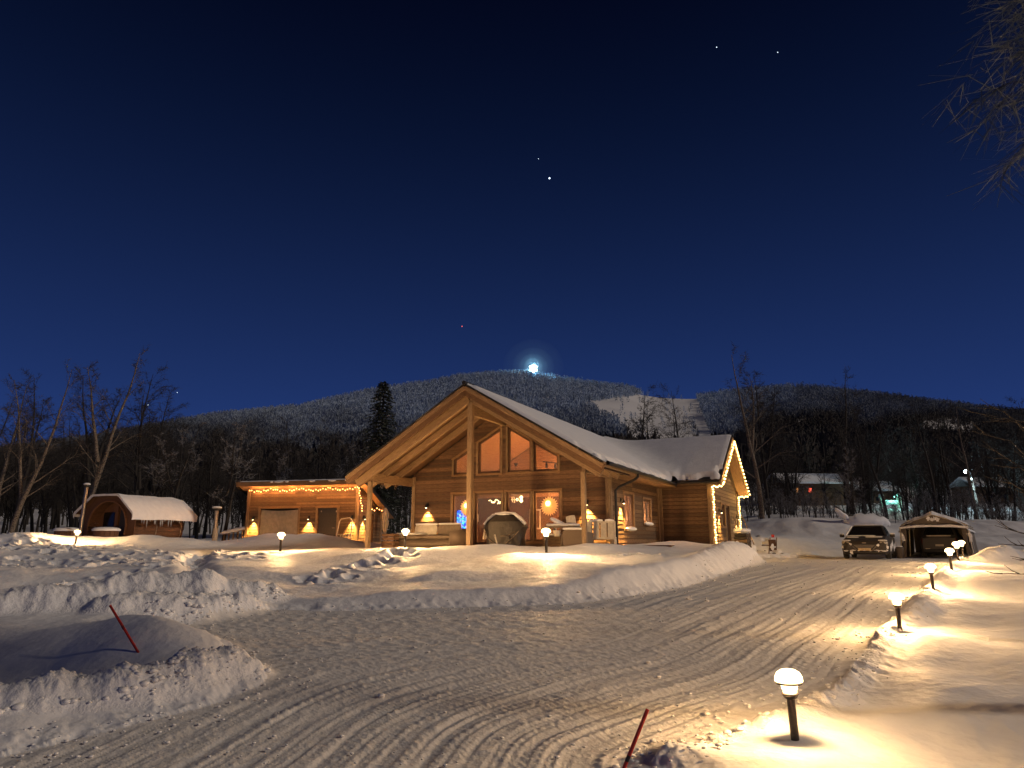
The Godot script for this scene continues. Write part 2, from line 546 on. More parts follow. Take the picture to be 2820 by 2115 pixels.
func smooth(g: PackedFloat32Array, x: float, d: float) -> float:
	var u := clampf((x - GX0) / CELL, 1.0, GW - 2.001)
	var w := clampf((d - GD0) / CELL, 1.0, GH - 2.001)
	var i := int(u + 0.5)
	var j := int(w + 0.5)
	u -= i
	w -= j
	var a0 := 0.5 * (0.5 - u) * (0.5 - u)
	var a1 := 0.75 - u * u
	var a2 := 0.5 * (0.5 + u) * (0.5 + u)
	var k := j * GW + i - 1
	return 0.5 * (0.5 - w) * (0.5 - w) * (a0 * g[k - GW] + a1 * g[k - GW + 1] + a2 * g[k - GW + 2]) + (0.75 - w * w) * (a0 * g[k] + a1 * g[k + 1] + a2 * g[k + 2]) + 0.5 * (0.5 + w) * (0.5 + w) * (a0 * g[k + GW] + a1 * g[k + GW + 1] + a2 * g[k + GW + 2])


# the height that things stand on (without the fine relief)
func ground(x: float, z: float) -> float:
	return smooth(gh, x, -z)


func build_ground() -> void:
	fine.seed = 4
	fine.frequency = 1.0
	fine.fractal_octaves = 3
	lumpy.seed = 9
	lumpy.frequency = 1.0
	lumpy.fractal_octaves = 3
	lumpy.noise_type = FastNoiseLite.TYPE_PERLIN
	for p in [[-7.0, 2.0], [-5.5, 5.5], [-4.63, 7.03], [-4.31, 7.37], [-3.88, 7.87], [-3.3, 8.5], [-2.93, 9.32], [-3.34, 10.0], [-4.03, 10.83], [-4.89, 11.48], [-5.5, 12.4], [-5.28, 13.24], [-4.8, 13.72], [-4.52, 14.18], [-3.47, 13.97], [-1.35, 14.31], [-0.09, 14.52], [1.22, 14.8], [2.33, 15.68], [3.21, 16.62], [4.17, 17.6], [5.48, 19.66], [7.85, 24.24], [10.6, 31.0], [11.2, 33.3]]:
		left_edge.append(Vector2(p[0], p[1]))
	for p in [[20.5, 35.5], [19.6, 31.5], [16.6, 27.6], [12.99, 22.3], [9.6, 17.2], [7.56, 14.34], [6.34, 12.63], [5.4, 11.31], [4.14, 9.5], [3.51, 8.8], [3.02, 8.4], [2.23, 7.85], [1.94, 7.55], [1.68, 7.33], [1.2, 6.9], [1.0, 6.0], [2.0, 2.0]]:
		right_edge.append(Vector2(p[0], p[1]))
	for p in left_edge + [Vector2(13.0, 34.0), Vector2(15.0, 34.8), Vector2(16.5, 38.5), Vector2(21.5, 38.5)] + right_edge:
		drive_shape.append(p)
	var ring: Array = Array(drive_shape) + [drive_shape[0]]
	# known heights, one metre apart
	var cw := 80
	var chh := 70
	coarse.resize(cw * chh)
	for j in chh:
		for i in cw:
			coarse[j * cw + i] = known_height(GX0 + i, GD0 + j)
	gh.resize(GW * GH)
	gs.resize(GW * GH)
	ge.resize(GW * GH)
	gb.resize(GW * GH)
	var boxes := []
	for r in RIDGES:
		var b := Rect2(r[0][0], r[0][1], 0, 0)
		for i in range(0, r[0].size(), 3):
			b = b.expand(Vector2(r[0][i], r[0][i + 1]))
		boxes.append(b.grow(2.2))
	for j in GH:
		var d := GD0 + j * CELL
		var cj := clampf(d - GD0, 0, chh - 1.01)
		for i in GW:
			var x := GX0 + i * CELL
			var p := Vector2(x, d)
			var k := j * GW + i
			var ci := clampf(x - GX0, 0, cw - 1.01)
			var q := int(cj) * cw + int(ci)
			var fx := ci - int(ci)
			var fd := cj - int(cj)
			var h := lerpf(lerpf(coarse[q], coarse[q + 1], fx), lerpf(coarse[q + cw], coarse[q + cw + 1], fx), fd)
			var sd := 9.0
			var er := 9.0
			var ploughed := 0.0
			if x > -12 and x < 26 and d < 42:
				sd = near_line(p, ring)
				er = near_line(p, right_edge)
				if Geometry2D.is_point_in_polygon(p, drive_shape):
					sd = -sd
				h = lerpf(drive_height(d), h, smoothstep(-0.05, 0.9, sd))
			for m in RIDGES.size():
				if not boxes[m].has_point(p):
					continue
				var r: Array = RIDGES[m]
				var c: Array = r[0]
				var best := 1e9
				var top := 0.0
				for s in range(0, c.size() - 3, 3):
					var a := Vector2(c[s], c[s + 1])
					var ab := Vector2(c[s + 3], c[s + 4]) - a
					var t := clampf((p - a).dot(ab) / ab.length_squared(), 0.0, 1.0)
					var dist := p.distance_to(a + ab * t)
					if dist < best:
						best = dist
						top = lerpf(c[s + 2], c[s + 5], t)
				var rise: float = top - r[1] * maxf(0.0, best - r[2]) ** 1.15
				if sd < 0.1:
					rise -= (0.1 - sd) * 1.2
				if rise > h:
					ploughed = maxf(ploughed, smoothstep(0.0, 0.12, rise - h))
					h = rise
			gh[k] = h
			gs[k] = sd
			ge[k] = er
			gb[k] = ploughed
	for s in range(0, HEAPS.size(), 4):
		var r: float = HEAPS[s + 3]
		for j in range(int((HEAPS[s + 1] - 2.5 * r - GD0) / CELL), int((HEAPS[s + 1] + 2.5 * r - GD0) / CELL)):
			for i in range(int((HEAPS[s] - 2.5 * r - GX0) / CELL), int((HEAPS[s] + 2.5 * r - GX0) / CELL)):
				var dd: float = (GX0 + i * CELL - HEAPS[s]) ** 2 + (GD0 + j * CELL - HEAPS[s + 1]) ** 2
				gh[j * GW + i] += HEAPS[s + 2] * exp(-dd / (r * r))
	snow_surface()


func snow_surface() -> void:
	# rows get farther apart with distance
	var rows := PackedFloat32Array()
	var d := 3.0
	while d < 64.0:
		rows.append(d)
		d += maxf(0.03, d * 0.0058)
	var cols := PackedFloat32Array()
	var nc := 560
	for i in 30:
		cols.append(-2.6 + 1.6 * i / 30.0)
	for i in nc + 1:
		cols.append(-1.0 + 2.0 * i / nc)
	for i in 30:
		cols.append(1.0 + 1.6 * (i + 1) / 30.0)
	var w := cols.size()
	var h := rows.size()
	var v := PackedVector3Array()
	v.resize(w * h)
	var kind := PackedByteArray()
	kind.resize(w * h)
	for j in h:
		var dd := rows[j]
		var half := 0.74 * dd + 1.2
		for i in w:
			var x := cols[i] * half
			var y := smooth(gh, x, dd)
			var s := sample(gs, x, dd)
			var b := sample(gb, x, dd)
			var k := j * w + i
			if s < 0.06:
				var e := sample(ge, x, dd) + 0.35 * lumpy.get_noise_2d(x * 0.1 + 3.0, dd * 0.1)
				var along := dd * 0.8 + x * 0.6
				var inner := 0.68 * smoothstep(0.06, -0.25, s)
				# wheel tracks that follow the right-hand edge, others that swing towards the left
				var t1 := fine.get_noise_2d(e * 3.2, along * 0.10)
				var t2 := fine.get_noise_2d(e * 7.5 + 40.0, along * 0.16)
				var q3 := dd - 0.3 * x + 0.4 * sin(x * 0.35)
				var t3 := fine.get_noise_2d(q3 * 3.6 + 90.0, (x + 0.3 * dd) * 0.13)
				var mix := maxf(smoothstep(-1.0, 4.0, x - 0.2 * (dd - 10.0)), smoothstep(11.5, 8.0, dd))
				var t := lerpf(t3 * 0.8 + t1 * 0.4, t1 * 0.7 + t2 * 0.55, mix)
				var clumps := lumpy.get_noise_2d(x * 4.2, dd * 3.4)
				var grains := lumpy.get_noise_2d(x * 11.0 + 7.0, dd * 8.0)
				var rills := lerpf(fine.get_noise_2d(q3 * 11.0, x * 0.3), fine.get_noise_2d(e * 17.0, along * 0.35), mix)
				y += inner * (t * 0.036 + maxf(0.0, clumps - 0.05) * 0.036 * (0.6 + t) + grains * 0.009 + rills * lerpf(0.036, 0.018, mix))
				if t2 > 0.08 and dd < 15.0:
					y += inner * 0.011 * sin(along * TAU / 0.13 + e * 9.0) * smoothstep(0.3, 0.42, t2)
				kind[k] = 1
			else:
				var soft := fine.get_noise_2d(x * 0.5, dd * 0.42) * 0.05 + fine.get_noise_2d(x * 1.7 + 20, dd * 1.4) * 0.012
				if b > 0.02 or s < 0.7:
					var edge := maxf(b, smoothstep(0.7, 0.1, s) * 0.6)
					var streak := lumpy.get_noise_2d((x + dd * 0.4) * 2.6, dd * 1.2) * 0.11
					var clods := lumpy.get_noise_2d(x * 6.0, dd * 5.0)
					y += edge * (streak + maxf(0.0, clods) * 0.09 + lumpy.get_noise_2d(x * 13.0, dd * 11.0) * 0.03)
					kind[k] = 2 if b > 0.15 else 0
				y += soft * (1.0 - 0.6 * b)
				if dd > 44:
					y += fine.get_noise_2d(x * 0.2, dd * 0.2) * 0.2
			v[k] = Vector3(x, y, -dd)
	# footprints: x, depth, how many, spread in x and depth
	var r := RandomNumberGenerator.new()
	r.seed = 5
	for f in [[-17.0, 26.5, 70, 3.2, 2.6], [-13.8, 23.5, 50, 3.0, 2.6], [-3.9, 21.6, 26, 0.9, 2.2], [-4.6, 19.0, 12, 0.6, 1.6], [-8.6, 24.0, 8, 0.7, 1.2], [13.9, 39.5, 10, 0.25, 3.2], [-10.2, 21.5, 40, 0.45, 4.5], [3.8, 21.5, 5, 0.6, 0.6]]:
		for q in f[2]:
			dent(v, rows, w, f[0] + r.randf_range(-1, 1) * f[3], f[1] + r.randf_range(-1, 1) * f[4], r.randf_range(0.13, 0.3), r.randf_range(0.1, 0.26))
	# a path dug down through the mound
	for q in 60:
		var t := q / 59.0
		dent(v, rows, w, lerpf(-7.4, -11.4, t) + 0.2 * sin(t * 7.0), lerpf(16.4, 27.5, t), 0.5, 0.055, 0.0)
	var nrm := PackedVector3Array()
	nrm.resize(w * h)
	for j in h:
		for i in w:
			var k := j * w + i
			var dx := v[k + 1 if i < w - 1 else k] - v[k - 1 if i > 0 else k]
			var dz := v[k - w if j > 0 else k] - v[k + w if j < h - 1 else k]
			nrm[k] = dz.cross(dx).normalized()
	var ix := [PackedInt32Array(), PackedInt32Array(), PackedInt32Array()]
	for j in h - 1:
		for i in w - 1:
			var k := j * w + i
			var t := 0
			if kind[k] == 1 and kind[k + 1] == 1 and kind[k + w] == 1 and kind[k + w + 1] == 1:
				t = 1
			elif kind[k] == 2 or kind[k + w + 1] == 2:
				t = 2
			ix[t].append_array([k, k + w, k + 1, k + 1, k + w, k + w + 1])
	var names := ["snow_field", "driveway", "ploughed_snow_bank"]
	var mats := [M.snow, M.drive, M.bank]
	for t in 3:
		# keep only the vertices that are used
		var map := PackedInt32Array()
		map.resize(w * h)
		map.fill(-1)
		var a := []
		a.resize(Mesh.ARRAY_MAX)
		var vv := PackedVector3Array()
		var nn := PackedVector3Array()
		var out := PackedInt32Array()
		out.resize(ix[t].size())
		var m := 0
		for k in ix[t]:
			if map[k] < 0:
				map[k] = vv.size()
				vv.append(v[k])
				nn.append(nrm[k])
			out[m] = map[k]
			m += 1
		a[Mesh.ARRAY_VERTEX] = vv
		a[Mesh.ARRAY_NORMAL] = nn
		a[Mesh.ARRAY_INDEX] = out
		var mesh := ArrayMesh.new()
		mesh.add_surface_from_arrays(Mesh.PRIMITIVE_TRIANGLES, a)
		struct(names[t], mesh, mats[t])
	# what lies behind the photographer
	var mb := MB.new()
	for i in 16:
		for j in 8:
			var x := -40.0 + i * 5.0
			var z := -3.05 + j * 5.0
			mb.quad(Vector3(x, -0.02, z), Vector3(x + 5, -0.02, z), Vector3(x + 5, -0.02, z + 5), Vector3(x, -0.02, z + 5))
	struct("snow_ground", mb, M.snow)


func dent(v: PackedVector3Array, rows: PackedFloat32Array, w: int, x: float, d: float, r: float, deep: float, rim := 0.22) -> void:
	var j0 := rows.bsearch(d - 1.8 * r)
	var j1 := rows.bsearch(d + 1.8 * r)
	for j in range(j0, mini(j1 + 1, rows.size())):
		var half := 0.74 * rows[j] + 1.2
		var i0 := int(((x - 1.8 * r) / half + 1.0) * 280.0) + 30
		var i1 := int(((x + 1.8 * r) / half + 1.0) * 280.0) + 32
		for i in range(clampi(i0, 0, w - 1), clampi(i1, 0, w - 1)):
			var k := j * w + i
			var q := Vector2(v[k].x - x, -v[k].z - d).length() / r
			if q < 1.8:
				v[k].y += deep * (-exp(-q * q * q * 1.6) + rim * exp(-(q - 1.25) ** 2 * 9.0))


# ---------------------------------------------------------------- the hill
# height of the skyline over the eye, for bearings x / depth from -1.3 to 1.3
const SKYLINE := [-1.4, 0.07, -0.9, 0.11, -0.6, 0.15, -0.51, 0.167, -0.42, 0.183, -0.301, 0.194, -0.243, 0.21, -0.157, 0.225, -0.071, 0.239, -0.031, 0.2445, 0.016, 0.2435, 0.063, 0.236, 0.162, 0.224, 0.195, 0.2135, 0.261, 0.21, 0.32, 0.217, 0.395, 0.225, 0.494, 0.217, 0.592, 0.2035, 0.72, 0.188, 0.9, 0.16, 1.4, 0.1]
# open snow on the hill, as bearing and height over depth
const PISTE := [[0.1, 0.196, 0.17, 0.205, 0.205, 0.2125, 0.262, 0.2105, 0.275, 0.17, 0.29, 0.12, 0.18, 0.12, 0.15, 0.165], [0.585, 0.168, 0.62, 0.172, 0.66, 0.16, 0.655, 0.145, 0.58, 0.15], [0.47, 0.125, 0.51, 0.12, 0.5, 0.08, 0.45, 0.08]]


func skyline(t: float) -> float:
	for i in range(2, SKYLINE.size(), 2):
		if t < SKYLINE[i]:
			return lerpf(SKYLINE[i - 1], SKYLINE[i + 1], clampf((t - SKYLINE[i - 2]) / (SKYLINE[i] - SKYLINE[i - 2]), 0.0, 1.0))
	return 0.1


func hill_height(x: float, d: float) -> float:
	var t := x / d
	var top := skyline(t) * 1100.0 - 7.0
	var up := clampf((d - 90.0) / 1010.0, 0.0, 1.0)
	var low := lerpf(2.6, 5.0, smoothstep(55.0, 110.0, d)) + (2.0 if x > 0 else 0.0) * smoothstep(60.0, 90.0, d)
	var h := low + (top + 2.0 - low) * (0.35 * up + 0.65 * up * up * (1.6 - 0.6 * up))
	h += fine.get_noise_2d(x * 0.012, d * 0.012) * 9.0 * smoothstep(150.0, 500.0, d) * (1.0 - up * 0.75)
	if d > 1100.0:
		h -= (d - 1100.0) * 0.25
	return h


func build_hill() -> void:
	var rows := [58.0]
	while rows[-1] < 1700.0:
		rows.append(rows[-1] * 1.035)
	var nc := 150
	var v := PackedVector3Array()
	var ix := PackedInt32Array()
	for j in rows.size():
		for i in nc + 1:
			var x: float = (-1.5 + 3.0 * i / nc) * (rows[j] + 40.0)
			v.append(Vector3(x, hill_height(x, rows[j]) - (0.9 if j == 0 else 0.0), -rows[j]))
	var w := nc + 1
	var nrm := PackedVector3Array()
	for j in rows.size():
		for i in w:
			var k := j * w + i
			var dx := v[k + 1 if i < w - 1 else k] - v[k - 1 if i > 0 else k]
			var dz := v[k - w if j > 0 else k] - v[k + w if j < rows.size() - 1 else k]
			nrm.append(dz.cross(dx).normalized())
			if j < rows.size() - 1 and i < w - 1:
				ix.append_array([k, k + w, k + 1, k + 1, k + w, k + w + 1])
	var a := []
	a.resize(Mesh.ARRAY_MAX)
	a[Mesh.ARRAY_VERTEX] = v
	a[Mesh.ARRAY_NORMAL] = nrm
	a[Mesh.ARRAY_INDEX] = ix
	var mesh := ArrayMesh.new()
	mesh.add_surface_from_arrays(Mesh.PRIMITIVE_TRIANGLES, a)
	struct("snowy_hill", mesh, M.snow)
	# the woods on it: slim crowns of many small faces
	var polys := []
	for p in PISTE:
		var poly := PackedVector2Array()
		for i in range(0, p.size(), 2):
			poly.append(Vector2(p[i], p[i + 1]))
		polys.append(poly)
	var crowns := []
	var r := RandomNumberGenerator.new()
	r.seed = 12
	for kind in 3:
		var mb := MB.new()
		for q in 26:
			var hgt := r.randf_range(0.12, 0.95)
			var reach := (0.24 if kind < 2 else 0.2) * sin(PI * clampf(hgt, 0.1, 0.97)) ** 0.6 * (1.0 if kind < 2 else 1.15 - hgt)
			var ang := r.randf() * TAU
			var c := Vector3(cos(ang), 0, sin(ang)) * reach * r.randf_range(0.2, 1.0) + Vector3(0, hgt, 0)
			var up := Vector3(cos(ang) * 0.3, 1.0 if kind < 2 else -0.3, sin(ang) * 0.3).normalized() * r.randf_range(0.08, 0.2)
			var s := Vector3(-sin(ang + r.randf()), 0.2, cos(ang + r.randf())) * r.randf_range(0.025, 0.06)
			mb.quad(c - s, c - s * 0.3 + up, c + s * 0.3 + up, c + s)
		mb.quad(Vector3(-0.012, 0, 0), Vector3(-0.006, 0.9, 0), Vector3(0.006, 0.9, 0), Vector3(0.012, 0, 0))
		crowns.append(mb.done())
	var names := ["hillside_birch_wood", "hillside_birch_wood", "hillside_spruce_wood"]
	var where := [[], [], []]
	var tint := [[], [], []]
	var count := 0
	while count < 60000:
		var t := r.randf_range(-0.85, 0.85)
		var d := 165.0 + 940.0 * r.randf() ** 0.66
		var x := t * d
		var y := hill_height(x, d)
		var e := (y - EYE) / d
		var skip := false
		for p in polys:
			if Geometry2D.is_point_in_polygon(Vector2(t, e), p) and r.randf() < (0.985 if p == polys[0] else 0.8):
				skip = true
		count += 1
		if skip:
			continue
		var k := 2 if r.randf() < 0.1 else r.randi() % 2
		var size := r.randf_range(6.5, 11.0) * (1.25 if d < 300 else 1.0)
		# hoarfrost whitens the upper woods most
		var frost := smoothstep(0.09, 0.2, e + fine.get_noise_2d(t * 9.0, e * 20.0) * 0.035 - 0.06 * smoothstep(0.28, 0.42, t) - 0.02 * smoothstep(-0.25, -0.4, t))
		var c := Color(0.035, 0.03, 0.026).lerp(Color(0.4, 0.51, 0.68), frost * r.randf_range(0.55, 1.0))
		if k == 2:
			c = c.lerp(Color(0.03, 0.04, 0.035), 0.6)
		where[k].append(Transform3D(Basis(Vector3.UP, r.randf() * TAU).scaled(Vector3(size, size, size)), Vector3(x, y - 0.3, -d)))
		tint[k].append(c)
	for k in 3:
		var mm := MultiMesh.new()
		mm.transform_format = MultiMesh.TRANSFORM_3D
		mm.use_colors = true
		mm.mesh = crowns[k]
		mm.instance_count = where[k].size()
		for i in where[k].size():
			mm.set_instance_transform(i, where[k][i])
			mm.set_instance_color(i, tint[k][i])
		var o := MultiMeshInstance3D.new()
		o.name = numbered(names[k])
		o.multimesh = mm
		o.material_override = M.far
		add_child(o)
		o.set_meta("kind", "stuff")
		o.set_meta("label", ["frosted birch wood covering the hillside behind the house", "bare birches mixed through the hillside wood", "dark spruces scattered through the hillside wood"][k])
		o.set_meta("category", "wood")


# ---------------------------------------------------------------- the house
# Its own axes: x along the front, y up, z out of the front towards the drive; x = 0 under the ridge.
const HOUSE_AT := Vector3(-0.288, 0, -28.0)
const HOUSE_TURN := -0.4537856


func at_house(x: float, y: float, z: float) -> Vector3:
	return HOUSE_AT + Basis(Vector3.UP, HOUSE_TURN) * Vector3(x, y, z)


# An opening: u0, u1, y0, height of its top at u0, at u1. Returns the part of it at height y, or nothing.
func cut(o: Array, y: float) -> Array:
	if y <= o[2] or y >= maxf(o[3], o[4]):
		return []
	if y < minf(o[3], o[4]):
		return [o[0], o[1]]
	var u: float = o[0] + (o[1] - o[0]) * (y - o[3]) / (o[4] - o[3])
	return [u, o[1]] if o[4] > o[3] else [o[0], u]


# solid pieces between umin and umax at height y
func solid(outline: Callable, openings: Array, y: float) -> Array:
	var w: Vector2 = outline.call(y)
	var out := [[w.x, w.y]]
	for o in openings:
		var c := cut(o, y)
		if c.is_empty():
			continue
		var next := []
		for s in out:
			if c[1] <= s[0] or c[0] >= s[1]:
				next.append(s)
				continue
			if c[0] > s[0] + 0.01:
				next.append([s[0], c[0]])
			if c[1] < s[1] - 0.01:
				next.append([c[1], s[1]])
		out = next
	return out


# A wall in its own frame (x along it, z outwards): one backing mesh, and boards that lap over it as parts.
func wall(called: String, parent: Node3D, frame: Transform3D, y0: float, y1: float, outline: Callable, openings: Array, row: float, mats: String, thick := 0.16) -> MeshInstance3D:
	var stops := [y0, y1]
	for o in openings:
		stops.append_array([o[2], o[3], o[4]])
	var y := y0
	while y < y1:
		stops.append(y)
		y += 0.12
	stops.sort()
	var mb := MB.new()
	for i in stops.size() - 1:
		var a: float = maxf(stops[i], y0)
		var b: float = minf(stops[i + 1], y1)
		if b - a < 0.002:
			continue
		for s in solid(outline, openings, (a + b) / 2):
			mb.box(Vector3((s[0] + s[1]) / 2, (a + b) / 2, -thick / 2), Vector3(s[1] - s[0], b - a, thick))
	var w := part(called, mb, M.back, parent)
	w.transform = frame
	var k := 0
	y = y0
	while y < y1 - 0.03:
		var top := minf(y + row, y1)
		var mid := (y + top) / 2
		var lo: Vector2 = outline.call(y + 0.002)
		var hi: Vector2 = outline.call(top - 0.004)
		var wm: Vector2 = outline.call(mid)
		for s in solid(outline, openings, mid):
			var ends := [s[0], s[1], s[0], s[1]]   # at the lower edge, then at the upper
			if is_equal_approx(s[0], wm.x):
				ends[0] = lo.x
				ends[2] = hi.x
			if is_equal_approx(s[1], wm.y):
				ends[1] = lo.y
				ends[3] = hi.y
			# long boards are butt-jointed
			var cuts := [0.0, 1.0]
			if s[1] - s[0] > 3.2:
				cuts = [0.0, rng.randf_range(0.3, 0.7), 1.0]
			for q in cuts.size() - 1:
				var g0 := 0.002 if q > 0 else 0.0
				var b0: float = lerpf(ends[0], ends[1], cuts[q]) + g0
				var b1: float = lerpf(ends[0], ends[1], cuts[q + 1])
				var t0: float = lerpf(ends[2], ends[3], cuts[q]) + g0
				var t1: float = lerpf(ends[2], ends[3], cuts[q + 1])
				if b1 - b0 < 0.02 and t1 - t0 < 0.02:
					continue
				if t1 - t0 < 0.01:
					t0 = (t0 + t1) / 2 - 0.005
					t1 = t0 + 0.01
				var z := 0.027 + rng.randf_range(-0.003, 0.003)
				var p := MB.new()
				p.hexa([Vector3(t0, top - 0.004, z - 0.014), Vector3(t1, top - 0.004, z - 0.014), Vector3(b1, y + 0.03, z), Vector3(b0, y + 0.03, z), Vector3(t0, top - 0.004, 0.002), Vector3(t1, top - 0.004, 0.002), Vector3(b1, y + 0.03, 0.002), Vector3(b0, y + 0.03, 0.002)])
				part("plank", p, M["%s%d" % [mats, rng.randi() % 4]], w)
				k += 1
		y += row
	return w


# A glazed opening with casing and sash, in a wall's frame (z outwards)
func window(called: String, parent: Node3D, frame: Transform3D, o: Array, deep := 0.06, mullion := false) -> MeshInstance3D:
	var f := MB.new()
	var bars := [[Vector2(o[0], o[2]), Vector2(o[0], o[3])], [Vector2(o[0], o[3]), Vector2(o[1], o[4])], [Vector2(o[1], o[4]), Vector2(o[1], o[2])], [Vector2(o[1], o[2]), Vector2(o[0], o[2])]]
	var mid := Vector2((o[0] + o[1]) / 2, (o[2] + (o[3] + o[4]) / 2) / 2)
	# dark sash inside the opening
	for b in bars:
		var d: Vector2 = (b[1] - b[0]).normalized()
		var inw := Vector2(-d.y, d.x)
		if inw.dot(mid - b[0]) < 0:
			inw = -inw
		var p: Vector2 = b[0] + inw * 0.035
		var q: Vector2 = b[1] + inw * 0.035
		f.beam(Vector3(p.x, p.y, -deep), Vector3(q.x, q.y, -deep), 0.07, 0.07, Vector3(0, 0, 1), 0.008)
	if mullion:
		f.beam(Vector3(mid.x, o[2], -deep), Vector3(mid.x, o[3], -deep), 0.06, 0.06, Vector3(0, 0, 1), 0.008)
	var w := part(called, f, M.frame, parent)
	w.transform = frame
	for k in 4:
		var c := MB.new()
		var b: Array = bars[k]
		var d: Vector2 = (b[1] - b[0]).normalized()
		var out := Vector2(-d.y, d.x)
		if out.dot(mid - b[0]) > 0:
			out = -out
		var p: Vector2 = b[0] + out * 0.045 - d * (0.088 if k % 2 else 0.0)
		var q: Vector2 = b[1] + out * 0.045 + d * (0.088 if k % 2 else 0.0)
		c.beam(Vector3(p.x, p.y, 0.03 + 0.002 * (k % 2)), Vector3(q.x, q.y, 0.03 + 0.002 * (k % 2)), 0.085, 0.05, Vector3(0, 0, 1), 0.01)
		part("casing", c, M.board if k % 2 else M.post, w)
	var g := MB.new()
	var pane := PackedVector2Array([Vector2(o[0], o[2]), Vector2(o[1], o[2]), Vector2(o[1], o[4]), Vector2(o[0], o[3])])
	g.plate(pane, -deep - 0.004, -deep + 0.004)
	part("pane", g, M.glass, w)
	return w


func pitched(x: float) -> float:
	return 7.5 - 0.595 * absf(x)


func wing_pitch(b: float) -> float:
	return 7.15 - 0.6 * absf(b - 10.4)


func build_house() -> void:
	var h := thing("timber_house", "brown timber house with snowy roof and tall glazed gable lit orange inside", "house", HOUSE_AT, HOUSE_TURN)
	var front := Transform3D()
	var upper := [[-2.29, -1.52, 4.84, 5.44, 5.86], [-1.165, -0.17, 4.84, 6.06, 6.6], [0.155, 1.13, 4.84, 6.62, 6.02], [1.262, 2.27, 4.82, 5.96, 5.38]]
	var lower := [[-2.33, -1.45, 2.2, 4.04, 4.04], [-1.3, -0.12, 2.1, 4.06, 4.06], [0.1, 1.12, 2.2, 4.06, 4.06], [1.25, 2.33, 2.2, 4.06, 4.06]]
	# walls
	wall("front_wall", h, front, 1.95, 7.36, func(y): return Vector2(-minf(4.24, (7.42 - y) / 0.595), minf(4.24, (7.42 - y) / 0.595)), upper + lower, 0.168, "clad")
	var right := Transform3D(Basis(Vector3(0, 0, -1), Vector3.UP, Vector3(1, 0, 0)), Vector3(4.24, 0, 0))   # x runs back into the house
	var sidewin := [[1.72, 2.95, 2.68, 4.02, 4.02], [4.35, 5.5, 2.93, 3.93, 3.93]]
	wall("side_wall", h, right, 1.95, 4.9, func(_y): return Vector2(0.17, 6.9), sidewin, 0.168, "aged")
	var left := Transform3D(Basis(Vector3(0, 0, 1), Vector3.UP, Vector3(-1, 0, 0)), Vector3(-4.24, 0, 0))
	wall("left_wall", h, left, 1.95, 4.9, func(_y): return Vector2(-14.0, -0.17), [], 0.168, "aged")
	var wf := Transform3D(Basis(), Vector3(0, 0, -6.9))
	wall("wing_front_wall", h, wf, 1.9, 4.95, func(_y): return Vector2(4.27, 6.55), [], 0.168, "aged")
	var wg := Transform3D(Basis(Vector3(0, 0, -1), Vector3.UP, Vector3(1, 0, 0)), Vector3(6.55, 0, 0))
	var gablewin := [[9.25, 10.1, 2.9, 3.9, 3.9], [10.35, 11.35, 1.95, 3.9, 3.9]]
	wall("wing_gable_wall", h, wg, 1.9, 6.95, func(y): return Vector2(10.4 - minf(3.5, (7.05 - y) / 0.6), 10.4 + minf(3.5, (7.05 - y) / 0.6)), gablewin, 0.168, "aged")
	# plain walls that no one sees from the drive
	var mb := MB.new()
	mb.box(Vector3(1.2, 3.4, -14.08), Vector3(10.9, 2.9, 0.16))
	mb.plate(PackedVector2Array([Vector2(-4.24, 4.85), Vector2(4.24, 4.85), Vector2(0, 7.4)]), -14.16, -14.0)
	part("back_wall", mb, M.back, h)
	# inside: floor, two walls, a ceiling of pine boards under the roof
	mb = MB.new()
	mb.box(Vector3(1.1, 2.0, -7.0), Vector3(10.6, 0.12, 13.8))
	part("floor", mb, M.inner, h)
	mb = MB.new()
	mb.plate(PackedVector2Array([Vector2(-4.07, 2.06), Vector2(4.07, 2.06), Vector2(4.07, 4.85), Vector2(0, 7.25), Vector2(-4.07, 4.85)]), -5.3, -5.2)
	part("inner_wall", mb, M.inner, h)
	var k2 := 0
	var yy := 4.2
	while yy < 7.15:
		var half := minf(4.06, (7.25 - yy) / 0.595)
		var half2 := maxf(0.02, minf(4.06, (7.25 - yy - 0.13) / 0.595))
		mb = MB.new()
		mb.hexa([Vector3(-half2, yy + 0.13, -5.17), Vector3(half2, yy + 0.13, -5.17), Vector3(half, yy + 0.006, -5.17), Vector3(-half, yy + 0.006, -5.17), Vector3(-half2, yy + 0.13, -5.195), Vector3(half2, yy + 0.13, -5.195), Vector3(half, yy + 0.006, -5.195), Vector3(-half, yy + 0.006, -5.195)])
		part("inner_board", mb, M.pineboard, h)
		yy += 0.135
		k2 += 1
	for s in [-1.0, 1.0]:
		var x := 0.0
		while x < 4.05:
			var x2 := minf(x + 0.135, 4.06)
			var c := MB.new()
			c.hexa([Vector3(s * (x + 0.006), pitched(x) - 0.19, -0.17), Vector3(s * (x2 - 0.002), pitched(x2) - 0.19, -0.17), Vector3(s * (x2 - 0.002), pitched(x2) - 0.21, -0.17), Vector3(s * (x + 0.006), pitched(x) - 0.21, -0.17), Vector3(s * (x + 0.006), pitched(x) - 0.19, -5.2), Vector3(s * (x2 - 0.002), pitched(x2) - 0.19, -5.2), Vector3(s * (x2 - 0.002), pitched(x2) - 0.21, -5.2), Vector3(s * (x + 0.006), pitched(x) - 0.21, -5.2)])
			part("ceiling_board", c, M.pine, h)
			x = x2
	# roof
	mb = MB.new()
	for s in [-1.0, 1.0]:
		var e := 5.1
		var p := [Vector3(0, 7.72, 3.2), Vector3(s * e, 7.72 - 0.595 * e, 3.2), Vector3(s * e, 7.56 - 0.595 * e, 3.2), Vector3(0, 7.5, 3.2)]
		var q := []
		for k in 4:
			q.append(Vector3(p[k].x, p[k].y, -14.5))
		mb.hexa(p + q)
